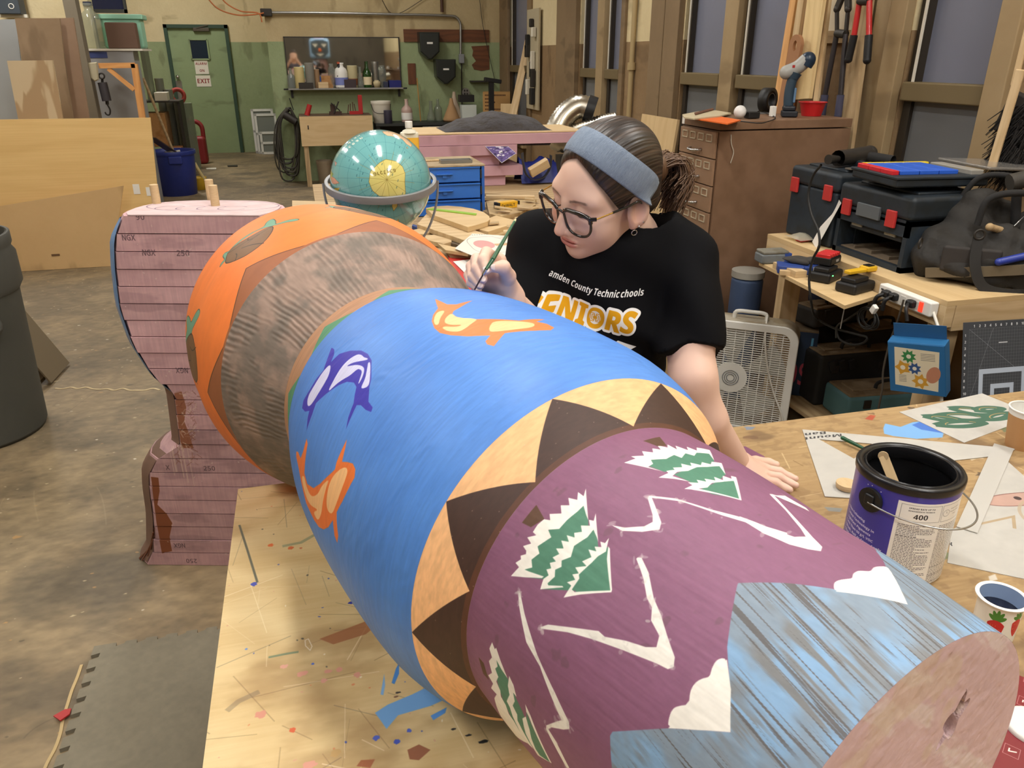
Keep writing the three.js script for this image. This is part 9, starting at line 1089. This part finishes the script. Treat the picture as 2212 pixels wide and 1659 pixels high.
{ const z3 = -9.2, q = (x, y) => P(x, y, z3), om = tmat(woodTex([222, 162, 96], [184, 118, 60], { seed: 57 }), 0.7), g = thing('wooden_gallows', 'orange pine bracket frame standing before the steel cabinet', 'frame'); part(g, 'post', strip(V(q(292, 200).x, 0, z3), q(290, 138), 0.06, 0.05), om); part(g, 'arm', strip(q(214, 142), q(292, 141), 0.05, 0.05, { side: V(0, 1, 0) }), om); part(g, 'brace', strip(q(234, 148), q(290, 194), 0.04, 0.04, { side: V(0, 1, 0) }), om); part(g, 'foot', B(0.3, 0.05, 0.3, q(292, 200).x, 0.025, z3), om);
const sc = thing('spring_scale', 'dark hanging spring scale with a hook on the pine bracket', 'scale'); part(sc, 'barrel', bar(q(231, 218), q(221, 178), 0.045), mat([62, 58, 62], 0.5)); part(sc, 'top_ring', [TO(0.025, 0.008, q(221, 164).x, q(221, 164).y, z3 + 0.03), bar(q(221, 178), q(221, 168), 0.012)], M.iron); part(sc, 'hook', [bar(q(232, 226), q(231, 218), 0.016), TU([q(232, 226), q(238, 238), q(236, 248), q(230, 247), q(227, 242)], 0.008, { n: 24 })], M.iron); const cl = [q(183, 136), q(212, 134), q(216, 172), q(208, 176), q(186, 160)]; solo('hanging_cloth', 'pale dusty cloth draped on the end of the pine bracket', 'cloth', EX(cl.map((v) => [v.x - cl[0].x, v.y - cl[0].y]), 0.03, { b: 0.01 }), mat([176, 166, 138], 0.9), [cl[0].x, cl[0].y, z3 + 0.03]); }
{ const A = P(-20, 30, -9.4), E = P(42, 30, -9.4), sp = thing('loudspeaker', 'dark loudspeaker on a bracket high on the post', 'speaker', [(A.x + E.x) / 2 + 0.02, A.y, -9.5]); part(sp, 'cabinet', B(0.2, 0.34, 0.2, 0.02, 0.17, 0, { r: 0.01 }), mat([62, 70, 78], 0.6)); part(sp, 'cone_ring', TO(0.022, 0.004, 0.05, 0.07, 0.102), M.white); part(sp, 'wall_arm', B(0.5, 0.03, 0.04, -0.1, -0.012, 0), M.offwhite); const pier = struct('trim_' + tn++, B(1.2, CEIL, 0.2, P(60, 20, -9.8).x, CEIL / 2, -9.8), MW.cream); }
// barrel corner
{ const c = V(P(380, 380, -10.6).x, 0, -10.6), R = 0.265, h = P(380, 324, -10.6).y, t = thing('blue_barrel', 'blue plastic barrel of scrap with a broom handle in it', 'barrel', c), bm = mat([36, 52, 132], 0.45); part(t, 'drum', LA([[0, 0.01], [R * 0.84, 0], [R * 0.97, h * 0.92]], 40), bm); part(t, 'rim', LA([[R * 0.97, h * 0.9], [R * 1.03, h * 0.92], [R * 1.03, h], [R * 0.97, h], [R * 0.95, h * 0.85], [0, h * 0.8]], 40), bm); part(t, 'grip', B(0.16, 0.1, 0.05, 0.06, h * 0.82, R * 0.95, { r: 0.02 }), bm); for (let i = 0; i < 5; i++) part(t, 'scrap', B(0.05, 0.02, 0.05, -0.05 + i * 0.03, h * 0.95 + i * 0.004, 0.06 + (i % 2) * 0.03, { ry: i, rx: 0.3 }), M.offwhite); const sh = thing('shovel', 'shovel with a long wooden handle standing in the blue barrel', 'shovel'), hb = V(c.x - 0.05, h + 0.02, c.z); part(sh, 'handle', bar(V(c.x + 0.05, h * 0.7, c.z), P(309, 168, c.z + 0.1), 0.016), M.pineOld); part(sh, 'blade', strip(P(372, 328, c.z + 0.05), P(326, 297, c.z + 0.2), 0.22, 0.01, { side: V(0.3, 0.3, 1) }), mat([70, 54, 46], 0.6)); }
vessel('yellow_bucket', 'yellow bucket with a pale scoop beside the blue barrel', 'bucket', [419, 452, 382, 425], 'bucket', mat([206, 166, 40], 0.5), -10.9, { y: 0.001 }); { const A = P(420, 352, -10.85), E = P(446, 392, -10.85); solo('pale_scoop', 'pale plastic scoop standing in the yellow bucket', 'scoop', TU([A, P(428, 366, -10.85), P(438, 382, -10.85), E], 0.022, { n: 20 }), mat([206, 186, 130], 0.5)); }
{ const zz = -13.7, A = P(412, 352, zz), E = P(452, 352, zz), w2 = E.x - A.x, h = P(430, 294, zz).y, t = thing('fuel_can', 'dark red plastic fuel can near the green door', 'fuel can', [(A.x + E.x) / 2, 0, zz]), rm = mat([134, 30, 32], 0.5); part(t, 'tank', B(w2, h, 0.22, 0, h / 2, 0, { r: 0.05, s: 3 }), rm); part(t, 'handle', TU([[w2 * 0.4, h - 0.03, 0], [w2 * 0.36, h + 0.16, 0], [w2 * 0.1, h + 0.22, 0], [-w2 * 0.25, h + 0.2, 0]], 0.035, { n: 24, m: 10 }), rm); part(t, 'spout', CY(0.04, 0.04, 0.1, -w2 * 0.28, h + 0.22, 0, { rz: 0.4 }), rm); part(t, 'cap', CY(0.03, 0.03, 0.05, -w2 * 0.08, h + 0.26, 0, { rz: -0.6 }), M.offwhite); }
const zb = -12.2, crt = (n, l, c, x0, x1, y0, y1, d, m, dz = 0) => { const A = P(x0, y0, zb + dz), E = P(x1, y1, zb + dz); return solo(n, l, c, B(E.x - A.x, A.y - E.y, d, 0, (A.y - E.y) / 2, 0, { r: 0.006 }), m, [(A.x + E.x) / 2, E.y, zb + dz - d / 2]); };
{ const fy = onY(350, 380, 0).z; const A = P(300, 219, zb); const tb = thing('side_table', 'dark edged table behind the blue barrel piled with boxes', 'table', [P(335, 219, zb).x, 0, zb]); part(tb, 'top', B(0.62, 0.02, 0.5, 0, A.y - 0.01, -0.25), M.iron); for (const s of [-1, 1]) part(tb, 'leg', B(0.04, A.y - 0.02, 0.4, s * 0.29, (A.y - 0.02) / 2, -0.25), M.iron); const gb = crt('green_locker', 'tall pale green locker box standing on the side table', 'locker', 300, 330, 100, 218, 0.35, mat([120, 128, 108], 0.6), -0.1); crt('paper_tray', 'white open tray with papers on the side table', 'tray', 332, 362, 200, 218, 0.25, M.offwhite, -0.05); }
crt('shipping_carton', 'large brown carton under the side table', 'carton', 304, 365, 228, 300, 0.4, M.cardboard, 0.02).position.y = 0.42; crt('shipping_carton', 'brown carton with a faded red oval behind the barrel', 'carton', 338, 392, 278, 345, 0.4, mat([168, 112, 70], 0.8), 0.3).position.y = 0.002; part(scene.children.at(-1), 'red_oval', CY(0.13, 0.13, 0.004, 0, 0, 0, { rx: Math.PI / 2, n: 32 }).scale(1, 0.72, 1).translate(0.02, 0.3, 0.201), mat([150, 52, 44], 0.8), 'faded red printed oval');
crt('white_lid_board', 'white rounded lid leaning behind the plywood panel', 'lid', 324, 340, 272, 330, 0.03, mat([190, 196, 198], 0.5), 0.7).position.y = 0.002; { const c = P(384, 207, -13.2); solo('red_cord_reel', 'coil of red cord hanging near the door handle', 'cord', [TO(0.09, 0.03, 0, 0, 0, { n: 28 }), TO(0.085, 0.02, 0.01, 0.01, 0.03, { n: 28 })], mat([166, 62, 52], 0.6), c); solo('glass_cylinder', 'dusty tall glass cylinder near the fuel can', 'glass', CY(0.14, 0.14, 0.95, 0, 0.475, 0), mat([170, 176, 160], 0.2, { transmission: 0.6, thickness: 0 }), [P(405, 300, -13.1).x, 0, -13.1]); solo('grey_pipe_bundle', 'bundle of grey tubes standing beside the side table', 'tubes', [0, 1, 2].map((i) => CY(0.06, 0.06, 1.3 - i * 0.15, i * 0.11 - 0.1, (1.3 - i * 0.15) / 2, i * 0.05)), mat([120, 122, 108], 0.5), [P(382, 300, -13.0).x, 0, -12.9]); }
}
// outside the windows, and what the mirror shows of the near room
{
const [z0, z1] = ZS(1958, 2146), bars = [], x = XR + 0.24; for (let i = -14; i < 26; i++) { const a = z0 + i * 0.06; for (const s of [1, -1]) { const y0 = RAIL + 0.1, y1 = HEAD, k = (y1 - y0) * 0.5 * s; let za = s > 0 ? a : a + (z1 - z0) * 0.6, zb = za + k, ya = y0, yb = y1; const cl = (q, e) => q; const t0 = clamp((z0 - za) / (zb - za)), t1 = clamp((z1 - za) / (zb - za)), lo = Math.min(t0, t1), hi = Math.max(t0, t1); if (hi - lo < 0.02) continue; bars.push(bar([x, ya + (yb - ya) * lo, za + (zb - za) * lo], [x, ya + (yb - ya) * hi, za + (zb - za) * hi], 0.003, { n: 4 })); } }
solo('security_mesh', 'diamond wire security mesh outside the near window', 'mesh', bars, mat([70, 74, 92], 0.6)).userData.kind = 'stuff';
const bl = thing('neighbour_building', 'dark building with a lit window across the street', 'building', [9.5, 0, -9]); part(bl, 'facade', B(0.5, 9, 26, 0.25, 4.5, 0), mat([92, 96, 116], 0.9)); for (const [y, z] of [[2.9, 1.9], [2.9, -2.6], [2.9, -6]]) { const w = part(bl, 'window_frame', B(0.06, 1.3, 1.5, 0, y, z), mat([170, 176, 190], 0.7)); part(w, 'lit_pane', B(0.02, 1.1, 1.3, -0.04, y, z), mat([150, 170, 190], 0.4, { emissive: new THREE.Color(0.5, 0.7, 0.85), emissiveIntensity: z > 0 ? 0.35 : 0.08 })); }
solo('street_ground', 'dark pavement outside the windows', 'pavement', B(7, 0.1, 34, 6.7, -0.4, -6), mat([60, 60, 62], 0.9)).userData.kind = 'structure';
}
{ // upright totem head behind the camera, seen in the mirror
const zv = 2 * ZM - 1.6, c = onZ(690, 105, zv), w = onZ(712, 105, zv).x - onZ(669, 105, zv).x, h = onZ(690, 84, zv).y - onZ(690, 128, zv).y, t = thing('face_totem', 'standing totem with a pale blue head and dark painted face, seen in the mirror', 'totem', [c.x, 0, 1.6]), y0 = c.y - h / 2;
part(t, 'column', LA([[0, 0], [0.24, 0], [0.26, 0.3], [0.2, 0.5], [0.22, y0 - 0.2], [0.16, y0], [0, y0]], 32), tmat(plaster([150, 118, 112], [126, 96, 92], 3), 0.8)); part(t, 'head', B(w, h, w * 0.8, 0, y0 + h / 2, 0, { r: w * 0.16, s: 4 }), mat([150, 186, 222], 0.6)); part(t, 'foam_crown', B(w * 0.5, 0.09, w * 0.5, 0, y0 + h + 0.04, 0, { r: 0.02 }), mat([214, 170, 186], 0.8)); const f = -w * 0.4 - 0.004, P = (pts) => EX(pts.map(([x, y]) => [x * w, y0 + h * y]), 0.012, { p: [0, 0, f - 0.008] }); part(t, 'dark_face', P([[-0.42, 0.3], [-0.42, 0.82], [-0.2, 0.92], [0.2, 0.92], [0.42, 0.82], [0.42, 0.3], [0.2, 0.08], [-0.2, 0.08]]), mat([58, 68, 72], 0.6)); for (const s of [-1, 1]) part(t, 'eye', P([[s * 0.08, 0.72], [s * 0.36, 0.72], [s * 0.22, 0.55]]).translate(0, 0, -0.01), M.offwhite); part(t, 'mouth', P([[-0.2, 0.25], [0.2, 0.25], [0, 0.13]]).translate(0, 0, -0.01), M.offwhite); part(t, 'nose', SP(w * 0.08, 0, y0 + h * 0.42, f - 0.01), M.orange);
}
{ // the one taking the picture, seen small in the mirror
const p = thing('person', 'person in a dark vest with both hands raised, seen in the mirror', 'person', [0, 0, 0.34]); const sk = (bones, lo, hi, m, n, k = 0.03) => part(p, n, nets((x, y, z) => { let d = 9; for (const [a, b, r, s] of bones) d = smin(d, cone(x, y, z, a, b, r, s ?? r), k); return d; }, lo, hi, 0.02).toNonIndexed(), m);
const arms = []; for (const s of [-1, 1]) arms.push([[s * 0.2, 1.33, 0.1], [s * 0.3, 1.2, -0.06], 0.05, 0.042], [[s * 0.3, 1.2, -0.06], [s * 0.09, 1.47, -0.2], 0.042, 0.03], [[s * 0.09, 1.47, -0.2], [s * 0.06, 1.56, -0.22], 0.035, 0.025]); sk([[[0, 1.55, 0.06], [0, 1.62, 0.08], 0.085, 0.09], [[0, 1.36, 0.1], [0, 1.52, 0.08], 0.06, 0.055], ...arms], [-0.42, 1.05, -0.32], [0.42, 1.8, 0.26], mat([214, 170, 146], 0.6), 'body'); sk([[[-0.17, 1.33, 0.12], [0.17, 1.33, 0.12], 0.08], [[0, 1.28, 0.12], [0, 0.95, 0.12], 0.15, 0.14], [[-0.07, 0.95, 0.12], [0.07, 0.95, 0.12], 0.13]], [-0.34, 0.76, -0.12], [0.34, 1.46, 0.36], mat([54, 54, 66], 0.85), 'vest'); sk([[[-0.09, 0.88, 0.12], [-0.11, 0.06, 0.14], 0.095, 0.05], [[0.09, 0.88, 0.12], [0.11, 0.06, 0.14], 0.095, 0.05]], [-0.28, 0, -0.04], [0.28, 0.98, 0.3], mat([50, 54, 70], 0.85), 'trousers', 0.02); sk([[[0, 1.66, 0.1], [0, 1.58, 0.16], 0.092, 0.08]], [-0.13, 1.45, -0.02], [0.13, 1.8, 0.28], mat([50, 38, 30], 0.7), 'hair');
}
scene.traverse((o) => { if (o.isLight) o.castShadow = !o.isRectAreaLight; });
renderer.render(scene, camera);
